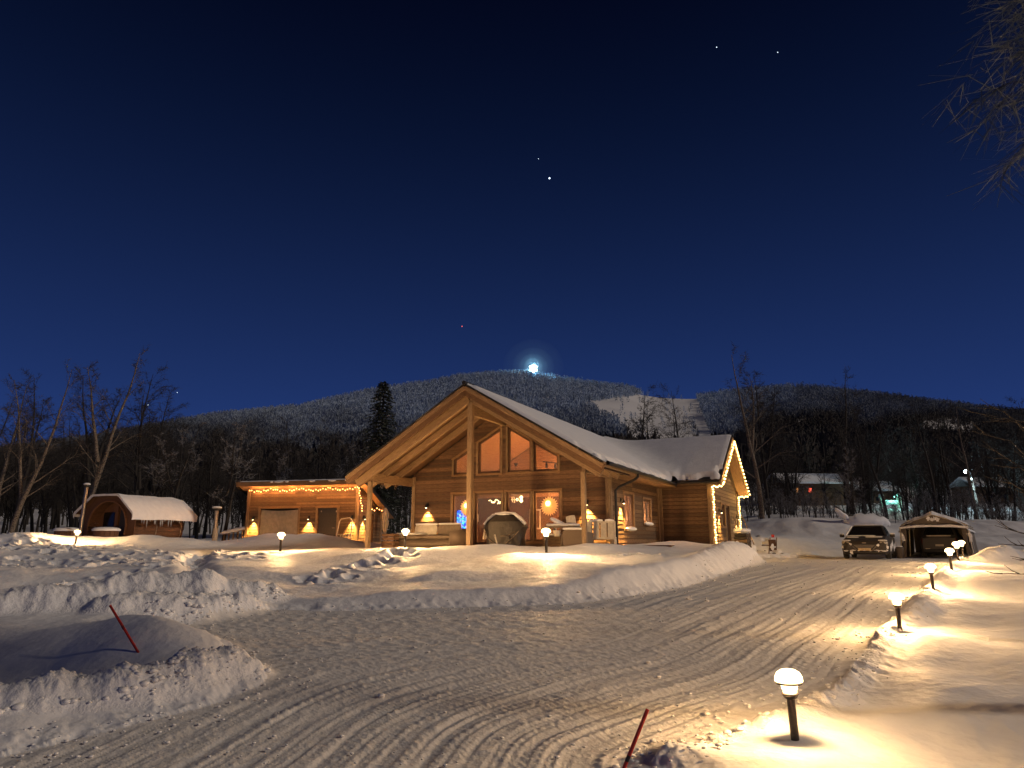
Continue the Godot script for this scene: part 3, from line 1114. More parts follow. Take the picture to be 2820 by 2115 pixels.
	for s in [-1.0, 1.0]:
		var e := 3.95
		var p := [Vector3(7.08, 7.15, -10.4), Vector3(7.08, 7.15 - 0.6 * e, -10.4 + s * e), Vector3(7.08, 7.0 - 0.6 * e, -10.4 + s * e), Vector3(7.08, 6.95, -10.4)]
		var q := []
		for k in 4:
			q.append(Vector3(0.6 if k in [0, 3] else 4.4, p[k].y, p[k].z))
		mb.hexa(p + q)
	var roof := part("roof", mb, M.roofing, h)
	# boards under the porch roof, then rafters
	for s in [-1.0, 1.0]:
		var z := 3.15
		while z > 0.05:
			mb = MB.new()
			var z2 := z - 0.145
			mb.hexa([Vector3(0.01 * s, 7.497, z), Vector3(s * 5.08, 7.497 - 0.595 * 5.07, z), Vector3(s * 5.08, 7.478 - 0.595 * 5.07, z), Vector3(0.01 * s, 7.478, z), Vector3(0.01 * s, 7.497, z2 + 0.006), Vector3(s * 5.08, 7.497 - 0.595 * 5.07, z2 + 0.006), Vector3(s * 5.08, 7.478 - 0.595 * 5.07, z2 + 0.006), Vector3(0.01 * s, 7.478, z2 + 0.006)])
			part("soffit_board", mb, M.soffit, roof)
			z = z2
		for zz in [2.8, 1.9, 1.0]:
			mb = MB.new()
			var w := 0.14 if zz > 2 else 0.1
			var slope := atan(0.595)
			var b := Basis(Vector3(0, 0, 1), -slope * s)
			# a local beam along x, so that the grain follows it
			mb.beam(Vector3(0.06 if s > 0 else -5.75, 0, 0), Vector3(5.75 if s > 0 else -0.06, 0, 0), w, 0.3 if zz > 2 else 0.24, Vector3.UP, 0.012)
			var r := part("rafter", mb, M.beam, roof)
			r.transform = Transform3D(b, Vector3(0, 7.475 - (0.175 if zz > 2 else 0.143), zz))
		# bargeboards: a wide one and a narrow one on top of it
		for q in 2:
			mb = MB.new()
			mb.beam(Vector3(0.0 if s > 0 else -5.98, 0, 0), Vector3(5.98 if s > 0 else 0.0, 0, 0), 0.03, 0.34 if q == 0 else 0.15, Vector3.UP, 0.006)
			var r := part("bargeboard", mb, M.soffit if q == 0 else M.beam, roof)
			r.transform = Transform3D(Basis(Vector3(0, 0, 1), -atan(0.595) * s), Vector3(0, 7.5 if q == 0 else 7.6, 3.216 + 0.031 * q))
		mb = MB.new()
		mb.beam(Vector3(s * 5.12, 7.64 - 0.595 * 5.1, 3.2), Vector3(s * 5.12, 7.64 - 0.595 * 5.1, -14.4 if s < 0 else -6.6), 0.03, 0.16, Vector3.UP, 0.005)
		part("fascia", mb, M.board, roof)
		# barge flashing, and the ridge cap at its tip
		mb = MB.new()
		mb.beam(Vector3(0.0 if s > 0 else -5.98, 0, 0), Vector3(5.98 if s > 0 else 0.0, 0, 0), 0.1, 0.035, Vector3.UP, 0.006)
		var fl := part("flashing", mb, M.roofing, roof)
		fl.transform = Transform3D(Basis(Vector3(0, 0, 1), -atan(0.595) * s), Vector3(0, 7.745, 3.23))
	mb = MB.new()
	mb.rod([Vector3(0, 7.77, 3.32), Vector3(0, 7.77, -14.4)], [0.075, 0.075], 10)
	part("ridge_cap", mb, M.roofing, roof)
	# the wing's verge and soffit
	for s in [-1.0, 1.0]:
		for q in 2:
			mb = MB.new()
			mb.beam(Vector3(7.1 + 0.031 * q, 7.02 + 0.06 * q, -10.4), Vector3(7.1 + 0.031 * q, 7.02 + 0.06 * q - 0.6 * 3.98, -10.4 + s * 3.98), 0.03, 0.26 - 0.12 * q, Vector3.UP, 0.006)
			part("bargeboard", mb, M.board, roof)
		for q in 4:
			mb = MB.new()
			var x := 6.6 + 0.122 * q
			mb.hexa([Vector3(x, 6.945, -10.4 + s * 0.01), Vector3(x + 0.115, 6.945, -10.4 + s * 0.01), Vector3(x + 0.115, 6.925, -10.4 + s * 0.01), Vector3(x, 6.925, -10.4 + s * 0.01), Vector3(x, 6.945 - 0.6 * 3.9, -10.4 + s * 3.9), Vector3(x + 0.115, 6.945 - 0.6 * 3.9, -10.4 + s * 3.9), Vector3(x + 0.115, 6.925 - 0.6 * 3.9, -10.4 + s * 3.9), Vector3(x, 6.925 - 0.6 * 3.9, -10.4 + s * 3.9)])
			part("soffit_board", mb, M.pine, roof)
	mb = MB.new()
	mb.beam(Vector3(5.1, 4.73, -6.46), Vector3(7.08, 4.73, -6.46), 0.03, 0.16, Vector3.UP, 0.005)
	part("fascia", mb, M.board, roof)
	mb = MB.new()
	mb.box(Vector3(5.6, 4.655, -6.7), Vector3(2.9, 0.02, 0.42))
	mb.box(Vector3(4.72, 4.53, -3.4), Vector3(0.8, 0.02, 6.6))
	part("eave_soffit", mb, M.board, roof)
	roof_snow(roof)
	# posts and beams of the porch
	for p in [[-4.33, 4.42, 0.15], [0.03, 7.12, 0.19], [4.3, 4.42, 0.15]]:
		mb = MB.new()
		mb.beam(Vector3(p[0], 1.85, 2.8), Vector3(p[0], p[1], 2.8), p[2], p[2], Vector3(0, 0, 1), 0.014)
		part("porch_post", mb, M.post, h)
	for p in [[-4.3, 4.59, 0.13, 0.33], [0.03, 6.87, 0.14, 0.42], [4.3, 4.59, 0.13, 0.33]]:
		mb = MB.new()
		mb.beam(Vector3(0, 0, 0), Vector3(2.74, 0, 0), p[2], p[3], Vector3.UP, 0.014)
		var r := part("porch_beam", mb, M.beam, h)
		r.transform = Transform3D(Basis(Vector3.UP, PI / 2), Vector3(p[0], p[1], 2.75))
	# corner boards and the wide boards between the windows
	for p in [Vector3(-4.2, 3.35, 0.035), Vector3(4.2, 3.35, 0.035)]:
		mb = MB.new()
		mb.beam(p + Vector3(0, -1.45, 0), p + Vector3(0, 1.45, 0), 0.16, 0.05, Vector3(0, 0, 1), 0.01)
		part("corner_board", mb, M.post, h)
	for p in [Vector3(4.28, 3.3, -0.1), Vector3(4.28, 3.3, -6.75), Vector3(6.59, 3.25, -7.0), Vector3(6.59, 3.25, -13.85)]:
		mb = MB.new()
		mb.beam(p + Vector3(0, -1.4, 0), p + Vector3(0, 1.38, 0), 0.18, 0.05, Vector3(1, 0, 0), 0.01)
		part("corner_board", mb, M.post, h)
	for p in [Vector3(4.36, 3.3, -6.86), Vector3(6.5, 3.25, -6.86)]:
		mb = MB.new()
		mb.beam(p + Vector3(0, -1.4, 0), p + Vector3(0, 1.38, 0), 0.16, 0.05, Vector3(0, 0, 1), 0.01)
		part("corner_board", mb, M.post, h)
	for k in 4:
		window("gable_window", h, front, upper[k])
	window("window", h, front, lower[0])
	window("window", h, front, lower[2])
	window("window", h, front, lower[3])
	var door := window("glazed_door", h, front, lower[1])
	mb = MB.new()
	mb.box(Vector3(-1.16, 3.1, -0.02), Vector3(0.05, 0.3, 0.03))
	mb.rod([Vector3(-1.16, 3.12, 0.0), Vector3(-1.16, 3.12, 0.06), Vector3(-1.04, 3.12, 0.06)], [0.012, 0.012, 0.012], 6)
	part("door_handle", mb, M.steel, door)
	for o in sidewin:
		var w := window("side_window", h, right, o, 0.06, true)
		mb = MB.new()
		mb.ball(Vector3((o[0] + o[1]) / 2, o[2] - 0.01, 0.09), Vector3((o[1] - o[0]) / 2 + 0.08, 0.085, 0.11), 14, 6)
		part("snow_on_sill", mb, M.cap, w)
	window("wing_window", h, wg, gablewin[0], 0.06)
	window("wing_door", h, wg, gablewin[1], 0.06)
	# deck, gutters, downpipe
	mb = MB.new()
	mb.box(Vector3(0, 1.84, 1.5), Vector3(8.9, 0.22, 3.1))
	part("terrace_deck", mb, M.board, h)
	mb = MB.new()
	mb.tube([Vector3(5.2, 4.66, 2.9), Vector3(5.2, 4.64, -6.4)], [0.062, 0.062], 10)
	part("gutter", mb, M.metal, roof)
	mb = MB.new()
	mb.tube([Vector3(5.2, 4.72, -6.38), Vector3(7.05, 4.72, -6.38)], [0.062, 0.062], 10)
	part("gutter", mb, M.metal, roof)
	mb = MB.new()
	mb.tube([Vector3(5.2, 4.66, -0.5), Vector3(5.2, 4.5, -0.5), Vector3(5.12, 4.42, -0.48), Vector3(4.5, 4.12, -0.3), Vector3(4.4, 4.0, -0.28), Vector3(4.4, 1.9, -0.28)], [0.05, 0.05, 0.05, 0.05, 0.05, 0.05], 10)
	part("downpipe", mb, M.metal, h)
	house_inside()


# snow lies on both roofs and fills the valley between them
func roof_snow(roof: Node3D) -> void:
	var mb := MB.new()
	var step := 0.12
	var nx := int(12.32 / step)
	var nz := int(17.8 / step)
	var grid := []
	for j in nz + 1:
		for i in nx + 1:
			var x := -5.16 + i * step
			var b := -3.24 + j * step
			var main := 7.72 - 0.595 * absf(x) if absf(x) <= 5.16 else -9.0
			var wing := wing_pitch(b) if x > 0.6 and b > 6.4 and b < 14.4 else -9.0
			if x > 5.1 and wing < 0.0:
				grid.append(Vector3.INF)
				continue
			var y := maxf(main, wing)
			var fill := maxf(0.0, 0.9 - absf(main - wing)) ** 2 * 0.3 if main > 0 and wing > 0 else 0.0
			# distance from the edges of the roof
			var e := 9.0
			if x <= 5.12 and main >= wing - 0.3:
				e = minf(e, minf((5.1 - absf(x)) if not (x > 0 and b > 6.3) else 9.0, b + 3.24))
			if wing >= main:
				e = minf(e, minf(7.12 - x, 3.95 - absf(b - 10.4)))
			var eave := (absf(x) > 4.2 and x < 5.2 and b < 6.6) or (x > 5.1 and (b < 7.4 or b > 13.4))
			var rag := 0.02 + (maxf(0.0, fine.get_noise_2d(x * 1.5, b * 1.1 + 30.0)) * (0.6 if x > 3.0 and b < 12.0 else 0.15) if eave else 0.0)
			var deep := (0.17 if x > 0.3 else 0.1) * smoothstep(rag - 0.1, rag + (0.2 if eave else 0.07), e) - 0.05 * smoothstep(rag + 0.06, rag - 0.06, e)
			deep += fine.get_noise_2d(x * 0.5, b * 0.4) * 0.02 * smoothstep(0.1, 0.8, e)
			grid.append(Vector3(x, y + deep + fill, -b))
	var w := nx + 1
	var id := PackedInt32Array()
	id.resize(grid.size())
	id.fill(-1)
	for j in nz:
		for i in nx:
			var k := j * w + i
			var q := [k, k + w, k + w + 1, k + 1]
			var ok := true
			for m in q:
				if grid[m] == Vector3.INF:
					ok = false
			if not ok:
				continue
			for m in q:
				if id[m] < 0:
					var dx: Vector3 = (grid[m + 1] if m % w < nx and grid[m + 1] != Vector3.INF else grid[m]) - (grid[m - 1] if m % w > 0 else grid[m])
					var dz: Vector3 = (grid[m - w] if m >= w and grid[m - w] != Vector3.INF else grid[m]) - (grid[m + w] if m + w < grid.size() and grid[m + w] != Vector3.INF else grid[m])
					id[m] = mb.put(grid[m], dz.cross(dx).normalized())
			mb.ix.append_array([id[q[0]], id[q[1]], id[q[3]], id[q[3]], id[q[1]], id[q[2]]])
	part("roof_snow", mb, M.cap, roof)


func house_inside() -> void:
	var turn := HOUSE_TURN
	# lights of the room
	var t := thing("track_light", "black track light with four heads under the ceiling behind the gable glass", "ceiling light", at_house(1.35, 5.35, -2.4), turn)
	var mb := MB.new()
	mb.rod([Vector3(-0.75, 0.12, 0), Vector3(0.75, -0.1, 0)], [0.025, 0.025], 6)
	part("rail", mb, M.black, t)
	for k in 4:
		mb = MB.new()
		var x := -0.6 + 0.4 * k
		mb.rod([Vector3(x, 0.1 - 0.147 * (x + 0.6), 0), Vector3(x, -0.0 - 0.147 * (x + 0.6), 0), Vector3(x + 0.03, -0.14 - 0.147 * (x + 0.6), 0.05)], [0.012, 0.05, 0.055], 8)
		part("lamp_head", mb, M.black, t)
	for k in 2:
		var p := thing("pendant_lamp", ["dark pendant lamp behind the left half of the gable glass", "second dark pendant lamp, nearer the middle post of the gable glass"][k], "pendant lamp", at_house(-1.05 + 0.48 * k, 4.3, -2.2), turn, "pendant lamps behind the gable glass")
		mb = MB.new()
		mb.rod([Vector3(0, 0.1, 0), Vector3(0, 1.1, 0)], [0.009, 0.009], 5)
		part("cord", mb, M.black, p)
		mb = MB.new()
		mb.lathe(Vector3(0, 1.0, 0), [Vector2(0.0, 0.0), Vector2(0.04, 0.02), Vector2(0.1, 0.13)], 12)
		part("canopy", mb, M.black, p)
		mb = MB.new()
		mb.lathe(Vector3(0, -0.15, 0), [Vector2(0.19, 0.0), Vector2(0.15, 0.12), Vector2(0.04, 0.25), Vector2(0.0, 0.26)], 14)
		part("lamp_shade", mb, M.black, p)
		mb = MB.new()
		mb.ball(Vector3(0, -0.05, 0), Vector3(0.06, 0.06, 0.06))
		part("bulb", mb, M.lampglass, p)
		omni(Vector3(0, -0.05, 0), 6.0, Color(1.0, 0.72, 0.42), 0.06, p)
	# a light that hangs farther in and lights the ceiling
	var u := thing("ceiling_lamp", "frosted globe lamp that lights the pine ceiling inside", "ceiling lamp", at_house(1.6, 4.2, -3.6), turn)
	mb = MB.new()
	mb.ball(Vector3.ZERO, Vector3.ONE * 0.14)
	part("globe", mb, M.lampglass, u)
	mb = MB.new()
	mb.rod([Vector3(0, 0.13, 0), Vector3(0, 2.2, 0)], [0.01, 0.01], 5)
	part("cord", mb, M.black, u)
	omni(Vector3.ZERO, 6.0, Color(1.0, 0.68, 0.4), 0.1, u)
	# television
	var tv := thing("television", "television showing a blue picture behind the left lower window", "television", at_house(-2.1, 2.66, -0.75), turn)
	mb = MB.new()
	mb.box(Vector3(0, 0.42, 0), Vector3(0.94, 0.78, 0.06))
	mb.box(Vector3(0, 0.0, 0), Vector3(0.4, 0.04, 0.2))
	part("case", mb, M.black, tv)
	var im := Image.create(96, 60, false, Image.FORMAT_RGB8)
	for y in 60:
		for x in 96:
			var a := fine.get_noise_2d(x * 0.035, y * 0.05)
			var b := fine.get_noise_2d(x * 0.09 + 50, y * 0.06)
			var c := Color(0.1, 0.45, 0.95).lerp(Color(0.25, 0.85, 1.0), smoothstep(-0.1, 0.35, a + (x - 48) * 0.006))
			if b > 0.08:
				c = Color(0.08, 0.12, 0.6)
			elif a < -0.12:
				c = Color(0.5, 0.55, 0.98)
			im.set_pixel(x, y, c)
	var sm := plain(Color(0.02, 0.02, 0.02), 0.3)
	sm.emission_enabled = true
	sm.emission_texture = ImageTexture.create_from_image(im)
	sm.emission = Color.BLACK
	sm.emission_energy_multiplier = 1.3
	mb = MB.new()
	mb.mapped = true
	mb.quad(Vector3(-0.44, 0.78, 0.032), Vector3(0.44, 0.78, 0.032), Vector3(0.44, 0.06, 0.032), Vector3(-0.44, 0.06, 0.032))
	part("screen", mb, sm, tv)
	# paper stars in the windows
	var paper := plain(lin(0.75, 0.6, 0.36), 0.8)
	paper.backlight_enabled = true
	paper.backlight = Color(0.9, 0.8, 0.6)
	paper.emission_enabled = true
	paper.emission = Color(1.0, 0.72, 0.36)
	paper.emission_energy_multiplier = 0.1
	for k in 2:
		var s := thing("paper_star_lantern", ["spiky paper star lantern half hidden by the middle porch post", "round spiky paper star lantern in the right lower window"][k], "star lantern", at_house([-1.76, 1.78][k], 3.5, -0.24), turn, "paper star lanterns in the windows")
		var rad := 0.36
		for layer in 3:
			var shape := PackedVector2Array()
			for q in 44:
				var a := TAU * (q + layer * 0.33) / 44.0
				shape.append(Vector2(cos(a), sin(a)) * rad * (1.0 - 0.2 * layer) * (1.04 if q % 2 == 0 else 0.8))
			mb = MB.new()
			mb.plate(shape, 0.018 * layer, 0.018 * layer + 0.008)
			for q in 22:
				var a := TAU * (q + layer * 0.16) / 22.0
				var d := Vector3(cos(a), sin(a), 0)
				mb.beam(d * 0.05 + Vector3(0, 0, 0.018 * layer + 0.012), d * rad * (0.95 - 0.2 * layer) + Vector3(0, 0, 0.018 * layer + 0.008), 0.02, 0.014, Vector3(0, 0, 1), 0.003)
			part("paper_rays", mb, paper, s)
		mb = MB.new()
		mb.ball(Vector3(-0.02, 0.1, 0.09), Vector3(0.1, 0.1, 0.05))
		part("bulb", mb, M.bulb, s)
		mb = MB.new()
		mb.rod([Vector3(0, 0.3, 0.02), Vector3(0, 0.6, 0.02)], [0.01, 0.01], 5)
		part("cord", mb, M.white, s)
		omni(Vector3(-0.02, 0.1, 0.09), 0.35, Color(1.0, 0.72, 0.4), 0.06, s)
	# lettering of light behind the door and the window beside it
	var ink := glowing(Color(1.0, 0.85, 0.55), 2.2)
	var dim := glowing(Color(1.0, 0.7, 0.4), 0.5)
	var words := [["light_lettering", "small curly lettering of warm light inside the glazed door", [[[-0.22, 0.02], [-0.14, 0.04]], [[-0.1, 0.03], [-0.09, -0.05], [-0.05, -0.07], [-0.02, -0.02], [0.0, -0.07], [0.04, -0.06], [0.07, 0.03]], [[0.07, 0.05], [0.14, 0.04], [0.22, 0.01], [0.21, -0.08], [0.17, -0.12]], [[0.27, -0.12], [0.28, -0.03], [0.33, -0.04], [0.34, -0.11]]], Vector3(-0.58, 3.75, -0.2)],
		["light_lettering", "bright lettering of light inside the window right of the door", [[[-0.28, 0.1], [-0.25, -0.09]], [[-0.19, 0.1], [-0.16, -0.1], [-0.2, -0.11]], [[-0.32, 0.0], [-0.12, 0.0]], [[-0.1, 0.02], [-0.02, 0.04], [0.0, -0.01], [-0.06, -0.05], [-0.1, 0.0], [-0.06, 0.05]], [[0.12, 0.02], [0.17, 0.09], [0.12, 0.13], [0.07, 0.08], [0.12, 0.02], [0.17, -0.06], [0.12, -0.1], [0.07, -0.05], [0.12, 0.02]]], Vector3(0.5, 3.78, -0.2)]]
	for k in 2:
		var wds: Array = words[k]
		var o := thing(wds[0], wds[1], "light sign", at_house(wds[3].x, wds[3].y, wds[3].z), turn)
		for m in wds[2].size():
			var pts := []
			var rad := []
			for p in wds[2][m]:
				pts.append(Vector3(p[0], p[1], 0))
				rad.append(0.028 if k == 1 and m == wds[2].size() - 1 else 0.013)
			mb = MB.new()
			mb.rod(pts, rad, 6)
			part("stroke", mb, dim if k == 1 and m < 3 else ink, o)
	# a picture frame and a dark sideboard on the inner wall, and small candle arches in the side windows
	var pic := thing("picture_frame", "light picture frame on the inner wall seen through the glazed door", "picture", at_house(-1.0, 3.2, -5.1), turn)
	mb = MB.new()
	mb.box(Vector3.ZERO, Vector3(0.55, 0.9, 0.04))
	part("frame", mb, M.white, pic)
	mb = MB.new()
	mb.box(Vector3(0, 0, 0.024), Vector3(0.44, 0.76, 0.008))
	part("print", mb, M.inner, pic)
	var cand := glowing(Color(1.0, 0.75, 0.5), 2.0)
	for k in 2:
		var c := thing("candle_lamp", ["small lit candle lamp inside the nearer side window", "white and red lit figure lamp inside the farther side window"][k], "table lamp", at_house(4.0, [2.7, 2.95][k], -[2.0, 4.6][k]), turn)
		mb = MB.new()
		mb.lathe(Vector3.ZERO, [Vector2(0.09, 0), Vector2(0.09, 0.05), Vector2(0.03, 0.06), Vector2(0.025, 0.2)], 10)
		part("foot", mb, M.red if k else M.white, c)
		mb = MB.new()
		mb.lathe(Vector3(0, 0.2, 0), [Vector2(0.05, 0.0), Vector2(0.09, 0.1), Vector2(0.05, 0.32), Vector2(0, 0.36)], 10)
		part("flame_shade", mb, cand, c)
		omni(Vector3(0, 0.34, 0), 0.5, Color(1.0, 0.75, 0.5), 0.04, c)


# ---------------------------------------------------------------- the shed
const SHED_AT := Vector3(-11.42, 0, -40.0)
const SHED_TURN := -0.2443461


func at_shed(x: float, y: float, z: float) -> Vector3:
	return SHED_AT + Basis(Vector3.UP, SHED_TURN) * Vector3(x, y, z)


func build_shed() -> void:
	var h := thing("timber_shed", "timber shed with lean-to roof, orange fairy lights under its eave", "shed", SHED_AT, SHED_TURN)
	var win := [-2.78, -0.42, 2.3, 4.02, 4.02]
	var door := [0.8, 1.92, 1.95, 4.02, 4.02]
	wall("front_wall", h, Transform3D(), 1.8, 5.2, func(_y): return Vector2(-3.67, 3.21), [win, door], 0.15, "aged", 0.12)
	var right := Transform3D(Basis(Vector3(0, 0, -1), Vector3.UP, Vector3(1, 0, 0)), Vector3(3.21, 0, 0))
	wall("side_wall", h, right, 1.8, 5.2, func(y): return Vector2(0.12, clampf((5.3 - y) / 0.42, 0.3, 2.95)), [[1.1, 1.9, 1.8, 3.75, 3.75]], 0.15, "aged", 0.12)
	var mb := MB.new()
	mb.box(Vector3(-3.6, 3.2, -1.5), Vector3(0.12, 2.9, 2.8))
	mb.box(Vector3(-0.2, 2.9, -2.95), Vector3(6.9, 2.3, 0.12))
	part("back_wall", mb, M.back, h)
	# roof falls to the back
	mb = MB.new()
	mb.hexa([Vector3(-4.15, 5.5, 0.45), Vector3(3.72, 5.5, 0.45), Vector3(3.72, 5.36, 0.45), Vector3(-4.15, 5.36, 0.45), Vector3(-4.15, 3.78, -3.65), Vector3(3.72, 3.78, -3.65), Vector3(3.72, 3.64, -3.65), Vector3(-4.15, 3.64, -3.65)])
	var roof := part("roof", mb, M.roofing, h)
	for q in 2:
		mb = MB.new()
		mb.beam(Vector3(-4.17, 5.36 + 0.08 * q, 0.465 + 0.03 * q), Vector3(3.74, 5.36 + 0.08 * q, 0.465 + 0.03 * q), 0.028, 0.24 - 0.1 * q, Vector3.UP, 0.006)
		part("fascia", mb, M.board, roof)
	for x in [-4.18, 3.76]:
		mb = MB.new()
		mb.beam(Vector3(x, 5.36, 0.47), Vector3(x, 3.64, -3.67), 0.028, 0.2, Vector3.UP, 0.006)
		part("bargeboard", mb, M.metal, roof)
	# pale boards under the overhangs
	for k in 14:
		mb = MB.new()
		var z := 0.43 - 0.3 * k
		var y := 5.352 - 0.42 * (0.45 - z)
		for x in ([[-4.1, 3.68]] if k < 2 else [[3.3, 3.68]]):
			mb.hexa([Vector3(x[0], y, z), Vector3(x[1], y, z), Vector3(x[1], y - 0.018, z), Vector3(x[0], y - 0.018, z), Vector3(x[0], y - 0.122, z - 0.29), Vector3(x[1], y - 0.122, z - 0.29), Vector3(x[1], y - 0.14, z - 0.29), Vector3(x[0], y - 0.14, z - 0.29)])
		part("soffit_board", mb, M.pine, roof)
	mb = MB.new()
	var w := 60
	for j in 22:
		for i in w:
			var q := []
			for o in [[0, 0], [0, 1], [1, 1], [1, 0]]:
				var x: float = -4.2 + 7.95 * (i + o[0]) / w
				var t: float = (j + o[1]) / 22.0
				var z := 0.5 - 4.15 * t
				var e := minf(minf(x + 4.2, 3.75 - x), minf((0.5 - z), (z + 3.65)))
				q.append(Vector3(x, 5.52 - 0.42 * (0.5 - z) + 0.17 * smoothstep(-0.02 + maxf(0.0, fine.get_noise_2d(x * 2.0, t)) * 0.15, 0.22, e) - 0.03 + fine.get_noise_2d(x, t * 4.0) * 0.02, z))
			mb.quad(q[1], q[2], q[3], q[0])
	part("roof_snow", mb, M.cap, roof)
	# snow that has slid over the fascia in places
	mb = MB.new()
	for p in [[-1.9, 0.1], [-1.45, 0.3], [-0.95, 0.12], [0.6, 0.2], [1.8, 0.25], [2.9, 0.35]]:
		mb.ball(Vector3(p[0], 5.47, 0.53), Vector3(p[1], 0.05, 0.05), 10, 6)
	part("snow_lump", mb, M.cap, roof)
	for p in [Vector3(-3.58, 3.35, 0.045), Vector3(3.12, 3.35, 0.045)]:
		mb = MB.new()
		mb.beam(p + Vector3(0, -1.6, 0), p + Vector3(0, 1.78, 0), 0.2, 0.05, Vector3(0, 0, 1), 0.01)
		part("corner_board", mb, M.post, h)
	mb = MB.new()
	mb.beam(Vector3(3.26, 1.8, -2.85), Vector3(3.26, 4.0, -2.85), 0.16, 0.05, Vector3(1, 0, 0), 0.01)
	part("corner_board", mb, M.post, h)
	# window covered with a hanging sheet
	var fr := MB.new()
	fr.beam(Vector3(-2.84, 2.2, 0.045), Vector3(-2.84, 4.14, 0.045), 0.12, 0.06, Vector3(0, 0, 1), 0.01)
	var wd0 := part("window_casing", fr, M.post, h)
	fr = MB.new()
	fr.beam(Vector3(-0.36, 2.2, 0.045), Vector3(-0.36, 4.14, 0.045), 0.12, 0.06, Vector3(0, 0, 1), 0.01)
	var wd := part("window_casing", fr, M.post, h)
	fr = MB.new()
	fr.beam(Vector3(-2.9, 4.08, 0.047), Vector3(-0.3, 4.08, 0.047), 0.12, 0.06, Vector3(0, 0, 1), 0.01)
	part("window_casing", fr, M.board, h)
	mb = MB.new()
	for j in 24:
		for i in 30:
			var q := []
			for o in [[0, 0], [0, 1], [1, 1], [1, 0]]:
				var x: float = -2.78 + 2.36 * (i + o[0]) / 30.0
				var y: float = 2.15 + 1.82 * (j + o[1]) / 24.0
				var t := (x + 2.78) / 2.36
				var sag := 0.1 * sin(t * PI) * smoothstep(3.3, 3.97, y)
				q.append(Vector3(x, y - sag * 0.6, -0.05 + 0.045 * fine.get_noise_2d(x * 2.2 + y * 0.8, y * 0.5) + 0.03 * sin(t * 9.0 + (4.0 - y) * 1.4) * smoothstep(4.0, 3.2, y)))
			mb.quad(q[1], q[2], q[3], q[0])
	part("sheet", mb, M.tarp, wd)
	fr = MB.new()
	fr.beam(Vector3(0.72, 1.9, 0.045), Vector3(0.72, 4.12, 0.045), 0.12, 0.06, Vector3(0, 0, 1), 0.01)
	part("door_casing", fr, M.post, h)
	fr = MB.new()
	fr.beam(Vector3(2.0, 1.9, 0.045), Vector3(2.0, 4.12, 0.045), 0.12, 0.06, Vector3(0, 0, 1), 0.01)
	part("door_casing", fr, M.post, h)
	fr = MB.new()
	fr.beam(Vector3(0.64, 4.08, 0.047), Vector3(2.08, 4.08, 0.047), 0.12, 0.06, Vector3(0, 0, 1), 0.01)
	part("door_casing", fr, M.board, h)
	mb = MB.new()
	mb.box(Vector3(1.36, 2.95, -0.06), Vector3(1.1, 2.1, 0.05))
	var dr := part("door", mb, M.doordark, h)
	mb = MB.new()
	mb.box(Vector3(0.96, 3.85, -0.03), Vector3(0.06, 0.08, 0.03))
	mb.box(Vector3(1.86, 3.84, -0.03), Vector3(0.05, 0.1, 0.03))
	part("hinge", mb, M.steel, dr)
	mb = MB.new()
	mb.rod([Vector3(1.8, 2.95, -0.03), Vector3(1.8, 2.95, 0.03), Vector3(1.68, 2.95, 0.03)], [0.013, 0.013, 0.013], 6)
	part("door_handle", mb, M.steel, dr)
	# snowy low railing at its left end
	var r := thing("plank_railing", "low plank railing under a thick roll of snow at the shed's left end", "railing", at_shed(-4.6, 0, -0.3), SHED_TURN)
	mb = MB.new()
	mb.beam(Vector3(-0.7, 2.62, 0), Vector3(0.95, 2.95, 0), 0.1, 0.05)
	part("rail", mb, M.board, r)
	for k in 6:
		mb = MB.new()
		var x := -0.6 + 0.29 * k
		mb.beam(Vector3(x, 1.8, 0), Vector3(x, 2.62 + 0.2 * (x + 0.7), 0), 0.1, 0.04, Vector3(0, 0, 1), 0.006)
		part("picket", mb, M.board, r)
	mb = MB.new()
	mb.rod([Vector3(-0.85, 2.68, 0), Vector3(-0.6, 2.73, 0), Vector3(0.2, 2.89, 0), Vector3(0.95, 3.03, 0)], [0.05, 0.11, 0.12, 0.1], 10)
	part("snow_roll", mb, M.cap, r)
	# tools and frames leaning on the wall by the lamp
	var t := thing("tube_frame", "white bent tube frame leaning on the shed wall right of the door", "frame", at_shed(2.55, 2.02, 0.35), SHED_TURN)
	mb = MB.new()
	mb.rod([Vector3(-0.4, 0, 0.2), Vector3(-0.33, 1.25, -0.1), Vector3(-0.25, 1.4, -0.14), Vector3(0.25, 1.46, -0.16)], [0.03, 0.03, 0.03, 0.03], 8)
	part("tube", mb, M.white, t)
	mb = MB.new()
	mb.rod([Vector3(0.25, 1.46, -0.16), Vector3(0.42, 1.3, -0.1), Vector3(0.46, 0, 0.15)], [0.03, 0.03, 0.03], 8)
	part("tube", mb, M.white, t)
	mb = MB.new()
	mb.rod([Vector3(-0.4, 0.35, 0.14), Vector3(0.45, 0.4, 0.1)], [0.022, 0.022], 8)
	part("crossbar", mb, M.white, t)
	t = thing("snow_shovel", "snow shovel with a slanting handle leaning beside the tube frame", "shovel", at_shed(2.45, 2.0, 0.42), SHED_TURN)
	mb = MB.new()
	mb.rod([Vector3(-0.1, 0.25, 0.1), Vector3(0.42, 1.3, -0.22)], [0.02, 0.02], 8)
	part("handle", mb, M.post, t)
	mb = MB.new()
	mb.box(Vector3(-0.2, 0.1, 0.16), Vector3(0.42, 0.4, 0.03), Basis(Vector3(0, 0, 1), -0.45) * Basis(Vector3.RIGHT, -0.3))
	part("blade", mb, M.white, t)
	t = thing("folding_stool", "small white folding stool standing in the snow under the shed lamp", "stool", at_shed(2.75, 2.02, 0.75), SHED_TURN)
